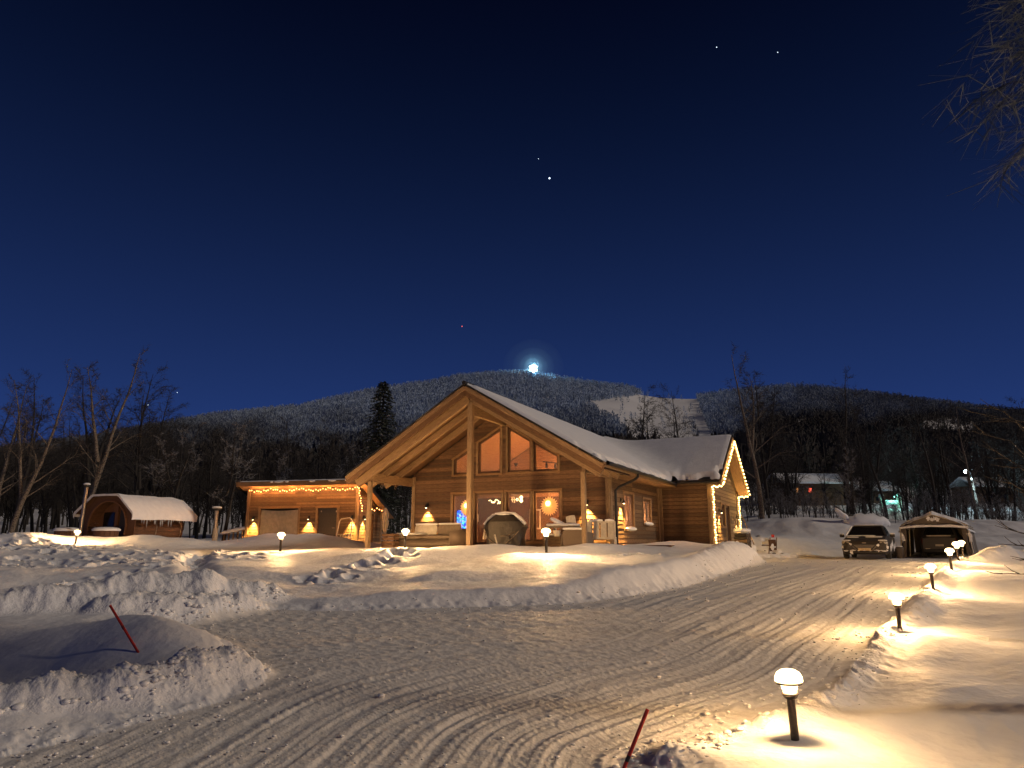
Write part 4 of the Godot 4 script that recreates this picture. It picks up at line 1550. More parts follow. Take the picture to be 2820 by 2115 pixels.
	for k in 4:
		mb = MB.new()
		var x := -0.22 + 0.145 * k
		mb.rod([Vector3(x - 0.06, 0, 0.12), Vector3(x + 0.06, 0.55, -0.02)], [0.028, 0.028], 6)
		part("leg", mb, M.white, t)
	mb = MB.new()
	mb.box(Vector3(0.05, 0.56, 0), Vector3(0.6, 0.04, 0.3))
	part("seat", mb, M.white, t)


# ---------------------------------------------------------------- the sauna
const SAUNA_AT := Vector3(-21.03, 0, -38.0)
const SAUNA_TURN := -0.3490659


func build_sauna() -> void:
	var h := thing("barrel_sauna", "brown barrel sauna with snow-covered roof and icicles along its side", "sauna", SAUNA_AT, SAUNA_TURN)
	var c := Vector2(-0.2, 2.98)
	var r := 1.36
	var mb := MB.new()
	# staves: a ring of slightly crowned boards
	for k in 40:
		var a0 := TAU * (k + 0.03) / 40
		var a1 := TAU * (k + 0.97) / 40
		var p := []
		for z in [0.0, -3.85]:
			for q in [[a0, r], [a1, r], [a1, r - 0.06], [a0, r - 0.06]]:
				p.append(Vector3(c.x + cos(q[0]) * q[1], c.y + sin(q[0]) * q[1], z))
		mb.hexa([p[0], p[1], p[2], p[3], p[4], p[5], p[6], p[7]])
	part("barrel_staves", mb, M.sauna, h)
	for z in [-0.36, -1.95, -3.66]:
		mb = MB.new()
		var pts := []
		var rad := []
		for k in 33:
			var a := TAU * k / 32
			pts.append(Vector3(c.x + cos(a) * (r + 0.012), c.y + sin(a) * (r + 0.012), z))
			rad.append(0.028)
		mb.tube(pts, rad, 6)
		part("hoop", mb, M.steel, h)
	# recessed front of upright boards, with a door and a window
	mb = MB.new()
	mb.lathe(Vector3(c.x, c.y, -3.8), [Vector2(0, 0), Vector2(r - 0.05, 0)], 32, Basis(Vector3.RIGHT, PI / 2))
	mb.lathe(Vector3(c.x, c.y, -0.62), [Vector2(0, 0), Vector2(r - 0.05, 0)], 32, Basis(Vector3.RIGHT, PI / 2))
	part("end_wall", mb, M.back, h)
	for k in 20:
		var x := -1.33 + 0.133 * k
		var top := sqrt(maxf(0.0, 1.35 ** 2 - (x + 0.066) ** 2))
		if top < 0.15:
			continue
		mb = MB.new()
		mb.box(Vector3(c.x + x + 0.066, c.y, -0.6), Vector3(0.125, 2 * top, 0.03))
		part("front_board", mb, M.saunafront, h)
	mb = MB.new()
	mb.box(Vector3(-0.75, 3.0, -0.56), Vector3(0.75, 1.5, 0.04))
	part("window", mb, M.carglass, h)
	mb = MB.new()
	mb.box(Vector3(0.42, 2.9, -0.56), Vector3(0.78, 1.9, 0.04))
	var door := part("door", mb, M.doordark, h)
	mb = MB.new()
	mb.rod([Vector3(0.12, 2.7, -0.52), Vector3(0.12, 3.0, -0.52)], [0.02, 0.02], 6)
	part("door_handle", mb, M.steel, door)
	mb = MB.new()
	mb.beam(Vector3(-0.16, 1.8, -0.5), Vector3(-0.16, 4.3, -0.5), 0.2, 0.08, Vector3(0, 0, 1), 0.01)
	part("door_post", mb, M.saunafront, h)
	# gable board round the arch
	var hex := PackedVector2Array([Vector2(1.69, 2.3), Vector2(1.72, 3.64), Vector2(0.6, 4.52), Vector2(-1.1, 4.52), Vector2(-2.2, 3.64), Vector2(-2.17, 2.3)])
	mb = MB.new()
	for k in 24:
		var q := []
		for e in 2:
			var a := lerpf(-0.45, PI + 0.45, (k + e) / 24.0)
			var d := Vector2(cos(a), sin(a))
			var far := 9.0
			for s in 6:
				var hit: Variant = Geometry2D.segment_intersects_segment(c, c + d * 5.0, hex[s], hex[(s + 1) % 6])
				if hit != null:
					far = minf(far, (hit - c).length())
			far = minf(far, 2.4)
			q.append(Vector3(c.x + d.x * 1.3, c.y + d.y * 1.3, 0.0))
			q.append(Vector3(c.x + d.x * far, c.y + d.y * far, 0.0))
		mb.hexa([q[0], q[2], q[3], q[1], q[0] - Vector3(0, 0, 0.04), q[2] - Vector3(0, 0, 0.04), q[3] - Vector3(0, 0, 0.04), q[1] - Vector3(0, 0, 0.04)])
	part("gable_board", mb, M.sauna, h)
	mb = MB.new()
	var pts := []
	var rad := []
	for k in 25:
		var a := lerpf(-0.3, PI + 0.3, k / 24.0)
		pts.append(Vector3(c.x + cos(a) * 1.34, c.y + sin(a) * 1.34, 0.03))
		rad.append(0.06)
	mb.tube(pts, rad, 6)
	part("arch_frame", mb, M.saunafront, h)
	# roof boards and the snow on them; the snow's far end is rounded
	mb = MB.new()
	for s in [[1, 2], [2, 3], [3, 4]]:
		var a: Vector2 = hex[s[0]]
		var b: Vector2 = hex[s[1]]
		mb.hexa([Vector3(a.x, a.y + 0.05, 0.25), Vector3(b.x, b.y + 0.05, 0.25), Vector3(b.x, b.y, 0.25), Vector3(a.x, a.y, 0.25), Vector3(a.x, a.y + 0.05, -4.0), Vector3(b.x, b.y + 0.05, -4.0), Vector3(b.x, b.y, -4.0), Vector3(a.x, a.y, -4.0)])
	var roof := part("roof", mb, M.back, h)
	mb = MB.new()
	var prof := [Vector2(1.8, 3.34), Vector2(1.83, 3.5), Vector2(1.82, 3.66), Vector2(1.74, 3.76), Vector2(1.25, 4.16), Vector2(0.72, 4.6), Vector2(0.6, 4.65), Vector2(-0.25, 4.67), Vector2(-1.1, 4.65), Vector2(-1.22, 4.6), Vector2(-1.75, 4.17), Vector2(-2.26, 3.76), Vector2(-2.33, 3.64), Vector2(-2.32, 3.5)]
	var nz := 20
	var first := mb.v.size()
	for j in nz + 1:
		var t := float(j) / nz
		var z := 0.32 - 4.45 * t
		var sink := 1.0 - 0.12 * smoothstep(0.8, 1.0, t) ** 2
		for p in prof:
			var y: float = p.y if p.y < 3.7 else 3.7 + (p.y - 3.7) * sink
			y += fine.get_noise_2d(p.x * 1.2, z * 1.1) * 0.05 + 0.03 * sin(p.x * 9.0 + z) * smoothstep(1.0, 1.4, p.x)
			mb.put(Vector3(p.x, y, z), Vector3(p.x + 0.25, (p.y - 3.2) * 1.4, -1.0 * smoothstep(0.85, 1.0, t)).normalized())
	for j in nz:
		for i in prof.size() - 1:
			var k := first + j * prof.size() + i
			mb.ix.append_array([k, k + 1, k + prof.size(), k + 1, k + prof.size() + 1, k + prof.size()])
	for i in prof.size() - 1:
		# the front edge has thickness
		var a: Vector2 = prof[i]
		var b: Vector2 = prof[i + 1]
		mb.quad(Vector3(a.x, a.y, 0.32), Vector3(b.x, b.y, 0.32), Vector3(b.x * 0.97, b.y - 0.1, 0.3), Vector3(a.x * 0.97, a.y - 0.1, 0.3))
	part("roof_snow", mb, M.cap, roof)
	for k in 17:
		mb = MB.new()
		var z := -0.35 - 3.2 * k / 16.0 + rng.randf_range(-0.08, 0.08)
		var len := rng.randf_range(0.1, 0.52) * (1.1 - 0.5 * k / 16.0)
		mb.rod([Vector3(1.74, 3.4, z), Vector3(1.74, 3.4 - len * 0.5, z + 0.01), Vector3(1.74, 3.38 - len, z)], [0.045, 0.028, 0.004], 6)
		part("icicle", mb, M.ice, roof)
	var b := Basis(Vector3.UP, SAUNA_TURN)
	# two tubs with snow lids in front, a flue between them
	for k in 2:
		var o := thing("wooden_tub", ["wooden tub with a snow lid left of the flue before the sauna", "wooden tub with a snow lid right of the flue, nearer the sauna wall"][k], "tub", SAUNA_AT + b * Vector3([-1.5, 0.95][k], 1.9, [1.2, 1.0][k]), SAUNA_TURN, "wooden tubs before the sauna")
		mb = MB.new()
		for q in 16:
			var a0 := TAU * (q + 0.04) / 16
			var a1 := TAU * (q + 0.96) / 16
			var p := []
			for e in [[a0, 0.86, 0.58], [a1, 0.86, 0.58], [a1, 0.0, 0.54], [a0, 0.0, 0.54]]:
				p.append(Vector3(cos(e[0]) * e[2], e[1], sin(e[0]) * e[2]))
			for e in 4:
				p.append(Vector3(p[e].x * 0.9, p[e].y, p[e].z * 0.9))
			mb.hexa(p)
		part("staves", mb, M.sauna, o)
		mb = MB.new()
		mb.lathe(Vector3(0, 0.84, 0), [Vector2(0.64, 0.0), Vector2(0.66, 0.07), Vector2(0.56, 0.15), Vector2(0.3, 0.19), Vector2(0, 0.2)], 20)
		part("snow_lid", mb, M.cap, o)
	var f := thing("flue_pipe", "tall slim flue pipe with snowy cap standing before the barrel sauna", "flue", SAUNA_AT + b * Vector3(-0.35, 1.9, 1.4), SAUNA_TURN)
	mb = MB.new()
	mb.rod([Vector3(0, 0, 0), Vector3(0.06, 3.05, 0)], [0.085, 0.085], 12)
	part("pipe", mb, M.steel, f)
	mb = MB.new()
	mb.lathe(Vector3(0.06, 3.02, 0), [Vector2(0.1, 0.0), Vector2(0.2, 0.1), Vector2(0.05, 0.16), Vector2(0, 0.17)], 14)
	part("cowl", mb, M.black, f)
	mb = MB.new()
	mb.ball(Vector3(0.06, 3.19, 0), Vector3(0.17, 0.07, 0.17))
	part("snow_cap", mb, M.cap, f)
	f = thing("flue_pipe", "short flue pipe with wide snowy cap behind the snow right of the sauna", "flue", Vector3(-15.49, 1.95, -38.0))
	mb = MB.new()
	mb.rod([Vector3(0, 0, 0), Vector3(0, 0.95, 0)], [0.14, 0.13], 12)
	part("sleeve", mb, M.tarp, f)
	mb = MB.new()
	mb.rod([Vector3(0, 0.9, 0), Vector3(-0.02, 1.9, 0)], [0.095, 0.09], 12)
	part("pipe", mb, M.steel, f)
	mb = MB.new()
	mb.lathe(Vector3(-0.02, 1.86, 0), [Vector2(0.1, 0.0), Vector2(0.27, 0.09), Vector2(0.08, 0.16), Vector2(0, 0.17)], 14)
	part("cowl", mb, M.black, f)
	mb = MB.new()
	mb.ball(Vector3(-0.02, 2.02, 0), Vector3(0.25, 0.07, 0.25))
	part("snow_cap", mb, M.cap, f)
	var s := thing("sauna_step", "dark low wooden step beside the right tub before the sauna", "step", SAUNA_AT + b * Vector3(1.75, 1.95, 0.9), SAUNA_TURN)
	for k in 2:
		mb = MB.new()
		mb.beam(Vector3(-0.7, 0.25 + 0.22 * k, 0.3 - 0.25 * k), Vector3(0.7, 0.25 + 0.22 * k, 0.3 - 0.25 * k), 0.26, 0.06)
		part("tread", mb, M.back, s)
	mb = MB.new()
	mb.box(Vector3(0, 0.22, 0.05), Vector3(1.3, 0.44, 0.3))
	part("riser", mb, M.black, s)


# ---------------------------------------------------------------- trees
# one bare tree, grown from (0, 0, 0): [trunk and limbs, twigs]
func grow(seed_: int, height: float, limbs: int, lean: float, droop: float, fork := 0.0, dense := 1.0, lowest := 0.22, fineness := 1.0) -> Array:
	var r := RandomNumberGenerator.new()
	r.seed = seed_
	var wood := MB.new()
	var twigs := MB.new()
	var stems := [[Vector3.ZERO, Vector3(lean, 1, r.randf_range(-0.1, 0.1)).normalized(), height, 0.016 * height]]
	if fork > 0.0:
		stems.append([Vector3(lean * height * fork, height * fork, 0), Vector3(lean - 0.28, 1, r.randf_range(-0.15, 0.15)).normalized(), height * (0.9 - fork), 0.011 * height])
	for s in stems:
		var pts := [s[0]]
		var rad := [s[3]]
		var dir: Vector3 = s[1]
		var n := 9
		for k in n:
			dir = (dir + Vector3(r.randf_range(-1, 1), 0.25, r.randf_range(-1, 1)) * 0.09).normalized()
			pts.append(pts[-1] + dir * s[2] / n)
			rad.append(s[3] * (1.0 - 0.93 * (k + 1.0) / n))
		wood.tube(pts, rad, 6)
		for b in limbs:
			var t := lerpf(lowest, 0.97, (b + r.randf()) / limbs)
			var f := t * n
			var at: Vector3 = pts[int(f)].lerp(pts[mini(int(f) + 1, n)], f - int(f))
			var ang := r.randf() * TAU
			var up := lerpf(0.55, 1.3, t)
			var d := Vector3(cos(ang), up, sin(ang)).normalized()
			var len: float = s[2] * lerpf(0.34, 0.1, t) * r.randf_range(0.7, 1.2)
			limb(wood, twigs, r, at, d, len, maxf(0.012 * fineness, s[3] * (1.0 - t) * 0.42 * fineness), droop, dense, fineness)
	return [wood.done(), twigs.done()]


func limb(wood: MB, twigs: MB, r: RandomNumberGenerator, at: Vector3, d: Vector3, len: float, rad: float, droop: float, dense: float, fineness := 1.0) -> void:
	var pts := [at]
	var n := 5
	for k in n:
		d = (d + Vector3(r.randf_range(-0.16, 0.16), 0.06 - droop * k * 0.09, r.randf_range(-0.16, 0.16))).normalized()
		pts.append(pts[-1] + d * len / n)
	wood.tube(pts, [rad, rad * 0.85, rad * 0.7, rad * 0.52, rad * 0.36, rad * 0.12], 4)
	for q in int(7 * dense):
		var t := r.randf_range(0.25, 1.0) * (n - 0.01)
		var p: Vector3 = pts[int(t)].lerp(pts[int(t) + 1], t - int(t))
		var e := (d + Vector3(r.randf_range(-1, 1), r.randf_range(-0.4, 0.7) - droop * 0.5, r.randf_range(-1, 1)) * 0.9).normalized()
		var l := len * r.randf_range(0.25, 0.5)
		var mid := p + e * l * 0.5
		var tip := mid + (e + Vector3(0, 0.15 - droop * 0.5, 0)).normalized() * l * 0.5
		var w := maxf(0.006 * fineness, rad * 0.3)
		wood.tube([p, mid, tip], [w, w * 0.7, w * 0.2], 3)
		for m in int(9 * dense):
			var g := p.lerp(tip, r.randf_range(0.1, 1.0))
			var o := (e * 0.6 + Vector3(r.randf_range(-1, 1), r.randf_range(-0.6, 0.8) - droop * 0.6, r.randf_range(-1, 1))).normalized() * l * r.randf_range(0.25, 0.7)
			var side := o.cross(Vector3(r.randf_range(-1, 1), r.randf_range(-1, 1), r.randf_range(-1, 1))).normalized() * 0.011 * fineness
			twigs.quad(g - side, g + o - side * 0.4, g + o + side * 0.4, g + side)


func tree(called: String, mesh: Array, mats: Array, label: String, at: Vector3, turn: float, size: float, group: String) -> Node3D:
	var t := thing(called, label, "tree", at, turn, group)
	t.scale = Vector3.ONE * size
	part("trunk", mesh[0], mats[0], t)
	part("crown", mesh[1], mats[1], t)
	return t


func build_forest() -> void:
	var tall := grow(3, 13.0, 15, 0.1, 0.35, 0.4)
	var slim := grow(8, 12.0, 13, -0.05, 0.3)
	var pair := grow(21, 13.5, 14, 0.16, 0.3, 0.22)
	var young := grow(14, 7.5, 11, 0.05, 0.15, 0.35)
	var broad := grow(33, 14.0, 19, 0.02, 0.5, 0.3, 1.2)
	var small := grow(40, 5.5, 10, -0.08, 0.1, 0.2)
	var g := "bare trees at the edge of the plot"
	var white := [M.birch, M.twig]
	var dark := [M.bark, M.twig]
	var snowy := [M.bark, M.frost]
	# left of and behind the sauna: lamp-lit birches
	tree("birch_tree", pair, white, "forked birch at the far left edge, its two stems lit warm", Vector3(-27.6, 2.2, -40.0), 0.3, 0.74, g)
	tree("birch_tree", tall, white, "tall leaning birch left of the barrel sauna, bright against the dark wood", Vector3(-25.2, 2.2, -42.5), 0.1, 0.9, g)
	tree("birch_tree", slim, white, "thin birch at the left frame edge behind the forked one", Vector3(-30.5, 2.2, -43.0), 2.0, 0.8, g)
	tree("birch_tree", broad, dark, "broad dark bare tree behind the leaning birch", Vector3(-26.0, 2.3, -50.0), 1.1, 0.85, g)
	tree("birch_tree", broad, dark, "broad dark bare tree at the far left behind the birches", Vector3(-33.5, 2.3, -49.0), 4.1, 0.8, g)
	tree("birch_tree", tall, dark, "dark bare tree between the left birches", Vector3(-30.0, 2.3, -52.0), 3.0, 0.95, g)
	tree("birch_tree", young, snowy, "small frosted tree standing behind the top of the sauna flue", Vector3(-21.0, 2.2, -44.5), 0.6, 1.0, g)
	tree("birch_tree", young, snowy, "small frosted tree with spread limbs right of the sauna", Vector3(-17.2, 2.2, -43.5), 2.2, 1.05, g)
	tree("birch_tree", small, snowy, "low frosted tree behind the short flue", Vector3(-15.0, 2.2, -45.0), 4.0, 1.1, g)
	tree("birch_tree", slim, dark, "slim dark tree rising behind the short flue", Vector3(-17.6, 2.3, -50.0), 1.0, 0.62, g)
	tree("birch_tree", tall, dark, "dark bare tree behind the right end of the sauna", Vector3(-22.4, 2.3, -53.0), 5.0, 0.62, g)
	tree("birch_tree", broad, dark, "dark bare tree above the left end of the shed roof", Vector3(-13.6, 2.3, -51.0), 2.5, 0.6, g)
	tree("birch_tree", young, snowy, "frosted young tree above the middle of the shed roof", Vector3(-10.8, 2.3, -49.0), 3.3, 0.95, g)
	tree("birch_tree", slim, dark, "dark slim tree between the shed roof and the spruce", Vector3(-9.8, 2.3, -53.0), 0.4, 0.7, g)
	# behind the wing roof, in front of the ski slope
	tree("birch_tree", young, dark, "many-limbed bare tree above the wing roof, left of the dark pair", Vector3(9.0, 2.9, -54.0), 1.4, 1.25, g)
	tree("birch_tree", broad, dark, "dense dark tree above the middle of the wing roof", Vector3(10.9, 2.9, -57.0), 0.8, 0.82, g)
	tree("birch_tree", broad, dark, "second dense dark tree above the wing roof, the right one of the pair", Vector3(12.8, 2.9, -56.0), 3.8, 0.8, g)
	tree("birch_tree", young, dark, "thin bare tree at the right end of the wing roof", Vector3(15.0, 3.1, -57.0), 5.2, 1.1, g)
	# right of the house, behind the parked car
	tree("birch_tree", tall, white, "tall bare tree with a pale stem right of the fairy-lit gable", Vector3(17.6, 3.7, -51.0), 3.6, 0.92, g)
	tree("birch_tree", slim, dark, "tall thin tree left of the slope gap behind the car", Vector3(25.4, 3.9, -54.0), 0.9, 0.92, g)
	tree("birch_tree", broad, dark, "broad dark tree behind the fairy-lit gable", Vector3(20.6, 4.0, -58.0), 1.9, 0.85, g)
	tree("birch_tree", tall, dark, "dark tree right of the slope gap, above the car", Vector3(29.5, 4.0, -57.0), 2.6, 0.7, g)
	tree("birch_tree", slim, dark, "thin leaning tree above the carport roof", Vector3(31.0, 3.8, -53.0), 4.4, 0.72, g)
	tree("birch_tree", slim, white, "thin pale stem above the right end of the carport", Vector3(34.6, 3.8, -54.0), 5.6, 0.72, g)
	tree("birch_tree", broad, dark, "broad dark tree left of the street lamp", Vector3(36.5, 4.2, -60.0), 0.2, 0.68, g)
	tree("birch_tree", tall, dark, "dark bare tree at the right frame edge beyond the street lamp", Vector3(43.5, 4.2, -58.0), 1.3, 0.66, g)
	tree("birch_tree", small, snowy, "low frosted tree behind the fallen one", Vector3(23.4, 3.7, -49.5), 0.7, 0.9, g)
	# a tall birch outside the frame on the right whose hanging twigs reach in
	var near := grow(58, 8.4, 46, -0.02, 1.0, 0.0, 2.0, 0.56, 0.4)
	tree("birch_tree", near, [M.bark, M.twigpale], "near birch whose frosty twigs hang into the upper right corner", Vector3(6.75, 0.7, -7.7), 2.4, 1.22, "")
	near_twigs()
	spruce()
	# the wood behind: more bare trees than anyone could count
	var r := RandomNumberGenerator.new()
	r.seed = 31
	var set := [tall, slim, broad, young]
	for k in 4:
		var where := []
		for q in 330:
			var t := r.randf_range(-0.95, 0.95)
			var d := 52.0 + 125.0 * r.randf() ** 1.5 if t < -0.1 else 60.0 + 120.0 * r.randf() ** 1.5
			if t > 0.12 and t < 0.36 and d < 100.0 and r.randf() < 0.5:
				continue
			if (t > 0.4 and t < 0.47 and r.randf() < 0.8) or (t > 0.615 and t < 0.66 and d < 95.0) or (t > 0.5 and t < 0.54 and d < 95.0):
				continue
			var x := t * d
			var y := hill_height(x, d) - 0.3 if d > 60.0 else ground(x, -d) - 0.2
			where.append(Transform3D(Basis(Vector3.UP, r.randf() * TAU).scaled(Vector3.ONE * r.randf_range(0.5, 0.85) * (1.0 if t < -0.45 or t > 0.38 else 0.75)), Vector3(x, y, -d)))
		for m in 2:
			var mm := MultiMesh.new()
			mm.transform_format = MultiMesh.TRANSFORM_3D
			mm.mesh = set[k][m]
			mm.instance_count = where.size()
			for i in where.size():
				mm.set_instance_transform(i, where[i])
			var o := MultiMeshInstance3D.new()
			o.name = numbered("dark_wood")
			o.multimesh = mm
			o.material_override = [M.bark, M.twig][m]
			add_child(o)
			o.set_meta("kind", "stuff")
			o.set_meta("label", "dark bare wood behind the plot, %s" % ["stems and limbs", "fine twigs"][m])
			o.set_meta("category", "wood")
	# scrub along the far edge of the field
	var where := []
	for q in 260:
		var t := r.randf_range(0.28, 0.85)
		var d := r.randf_range(49.5, 60.0)
		where.append(Transform3D(Basis(Vector3.UP, r.randf() * TAU).scaled(Vector3.ONE * r.randf_range(0.22, 0.5) * (0.6 if t > 0.49 and t < 0.55 else 1.0)), Vector3(t * d, ground(t * d, -d) - 0.15, -d)))
	for m in 2:
		var mm := MultiMesh.new()
		mm.transform_format = MultiMesh.TRANSFORM_3D
		mm.mesh = small[m]
		mm.instance_count = where.size()
		for i in where.size():
			mm.set_instance_transform(i, where[i])
		var o := MultiMeshInstance3D.new()
		o.name = numbered("frosted_scrub")
		o.multimesh = mm
		o.material_override = [M.bark, M.frost][m]
		add_child(o)
		o.set_meta("kind", "stuff")
		o.set_meta("label", "frosted scrub along the far edge of the snowy field")
		o.set_meta("category", "scrub")


# bare sprays that reach in from a bush at the right edge
func near_twigs() -> void:
	var r := RandomNumberGenerator.new()
	r.seed = 6
	var bush := thing("bare_bush", "bare bush at the right edge whose pale twigs point into the picture", "bush", Vector3(8.55, 0.9, -11.0))
	for k in 9:
		var mb := MB.new()
		var y: float = [0.75, 1.0, 1.25, 1.5, 2.2, 2.6, 2.9, 3.15, 3.4][k]
		var pts := [Vector3(0.2, 0, 0)]
		var n := 6
		for q in n:
			var t := (q + 1.0) / n
			pts.append(Vector3(0.2 - 1.45 * t * t * r.randf_range(0.85, 1.05), y * (1.0 - (1.0 - t) ** 1.6) + 0.05 * sin(t * 9.0 + k), r.randf_range(-0.1, 0.1) + 0.2 * sin(k * 2.0) * t))
		mb.tube(pts, [0.03, 0.024, 0.019, 0.015, 0.012, 0.009, 0.004], 5)
		for q in 7:
			var t := r.randf_range(0.5, 1.0) * (n - 0.01)
			var p: Vector3 = pts[int(t)].lerp(pts[int(t) + 1], t - int(t))
			var e := Vector3(-1.0, r.randf_range(-0.3, 0.9), r.randf_range(-0.6, 0.6)).normalized() * r.randf_range(0.15, 0.42)
			mb.tube([p, p + e * 0.5, p + e + Vector3(0, 0.04, 0)], [0.009, 0.006, 0.003], 4)
		part("branch", mb, M.bark, bush)


func spruce() -> void:
	var r := RandomNumberGenerator.new()
	r.seed = 19
	var t := thing("spruce_tree", "dark slender spruce rising behind the left slope of the house roof", "tree", Vector3(-8.4, 2.1, -45.5))
	var mb := MB.new()
	mb.tube([Vector3.ZERO, Vector3(0, 5, 0), Vector3(0.05, 10.4, 0)], [0.2, 0.13, 0.02], 8)
	part("trunk", mb, M.bark, t)
	mb = MB.new()
	mb.tinted = true
	for w in 44:
		var f := w / 43.0
		var y := lerpf(0.9, 10.3, f)
		var reach := (2.5 * (1.02 - f) ** 0.62) * r.randf_range(0.8, 1.12)
		var n := int(lerpf(11, 5, f))
		for k in n:
			var a := TAU * (k + r.randf() * 0.8) / n
			var out := Vector3(cos(a), 0, sin(a))
			var side := Vector3(-sin(a), 0, cos(a))
			var l := reach * r.randf_range(0.65, 1.1)
			var p0 := Vector3(0, y, 0)
			for q in 9:
				var s := (q + 0.6) / 9.0
				var p := p0 + out * l * s + Vector3(0, -0.32 * l * s * s - 0.05 * s + 0.1 * l * s * s * s, 0)
				for m in 3:
					var dir := (out * r.randf_range(0.3, 1.0) + side * r.randf_range(-1, 1) + Vector3(0, r.randf_range(-0.75, 0.25), 0)).normalized() * r.randf_range(0.14, 0.36) * (1.15 - 0.4 * s)
					var wd := dir.cross(Vector3(r.randf_range(-1, 1), 1, r.randf_range(-1, 1))).normalized() * 0.045
					var snow := r.randf() < 0.09 and dir.y > -0.1
					mb.tint = Color(0.45, 0.47, 0.5) if snow else Color(0.018, 0.028, 0.02).lerp(Color(0.05, 0.06, 0.045), r.randf())
					mb.quad(p - wd, p + dir - wd * 0.3, p + dir + wd * 0.3, p + wd)
	part("crown", mb, M.needle, t)


# ---------------------------------------------------------------- lamps
const WARM := Color(1.0, 0.78, 0.52)


func bollard() -> Node3D:
	var t := thing("bollard_lamp", "", "lamp", Vector3.ZERO, 0.0, "lit mushroom bollard lamps in the snow")
	var mb := MB.new()
	mb.rod([Vector3(0, -0.3, 0), Vector3(0, 0.4, 0)], [0.038, 0.038], 14)
	part("pole", mb, M.pole, t)
	mb = MB.new()
	mb.lathe(Vector3(0, 0.39, 0), [Vector2(0.036, 0.0), Vector2(0.06, 0.015), Vector2(0.078, 0.05), Vector2(0.07, 0.055), Vector2(0.0, 0.056)], 18)
	part("collar", mb, M.pole, t)
	# ribbed glass under the cap
	mb = MB.new()
	mb.lathe(Vector3(0, 0.44, 0), [Vector2(0.05, 0.005), Vector2(0.066, 0.018), Vector2(0.058, 0.03), Vector2(0.076, 0.046), Vector2(0.064, 0.056), Vector2(0.082, 0.072), Vector2(0.07, 0.085), Vector2(0.0, 0.1)], 18)
	part("glass_body", mb, M.lampglass, t)
	mb = MB.new()
	mb.lathe(Vector3(0, 0.535, 0), [Vector2(0.07, -0.012), Vector2(0.122, -0.008), Vector2(0.124, 0.006), Vector2(0.1, 0.008)], 18)
	part("ring", mb, M.pole, t)
	mb = MB.new()
	mb.lathe(Vector3(0, 0.54, 0), [Vector2(0.06, -0.04), Vector2(0.1, 0.004), Vector2(0.128, 0.012), Vector2(0.126, 0.05), Vector2(0.105, 0.09), Vector2(0.07, 0.113), Vector2(0.03, 0.122), Vector2(0, 0.123)], 22)
	part("glass_cap", mb, M.lampglass, t)
	omni(Vector3(0, 0.515, 0), LAMP, WARM, 0.06, t)
	return t


const LAMP := 3.8


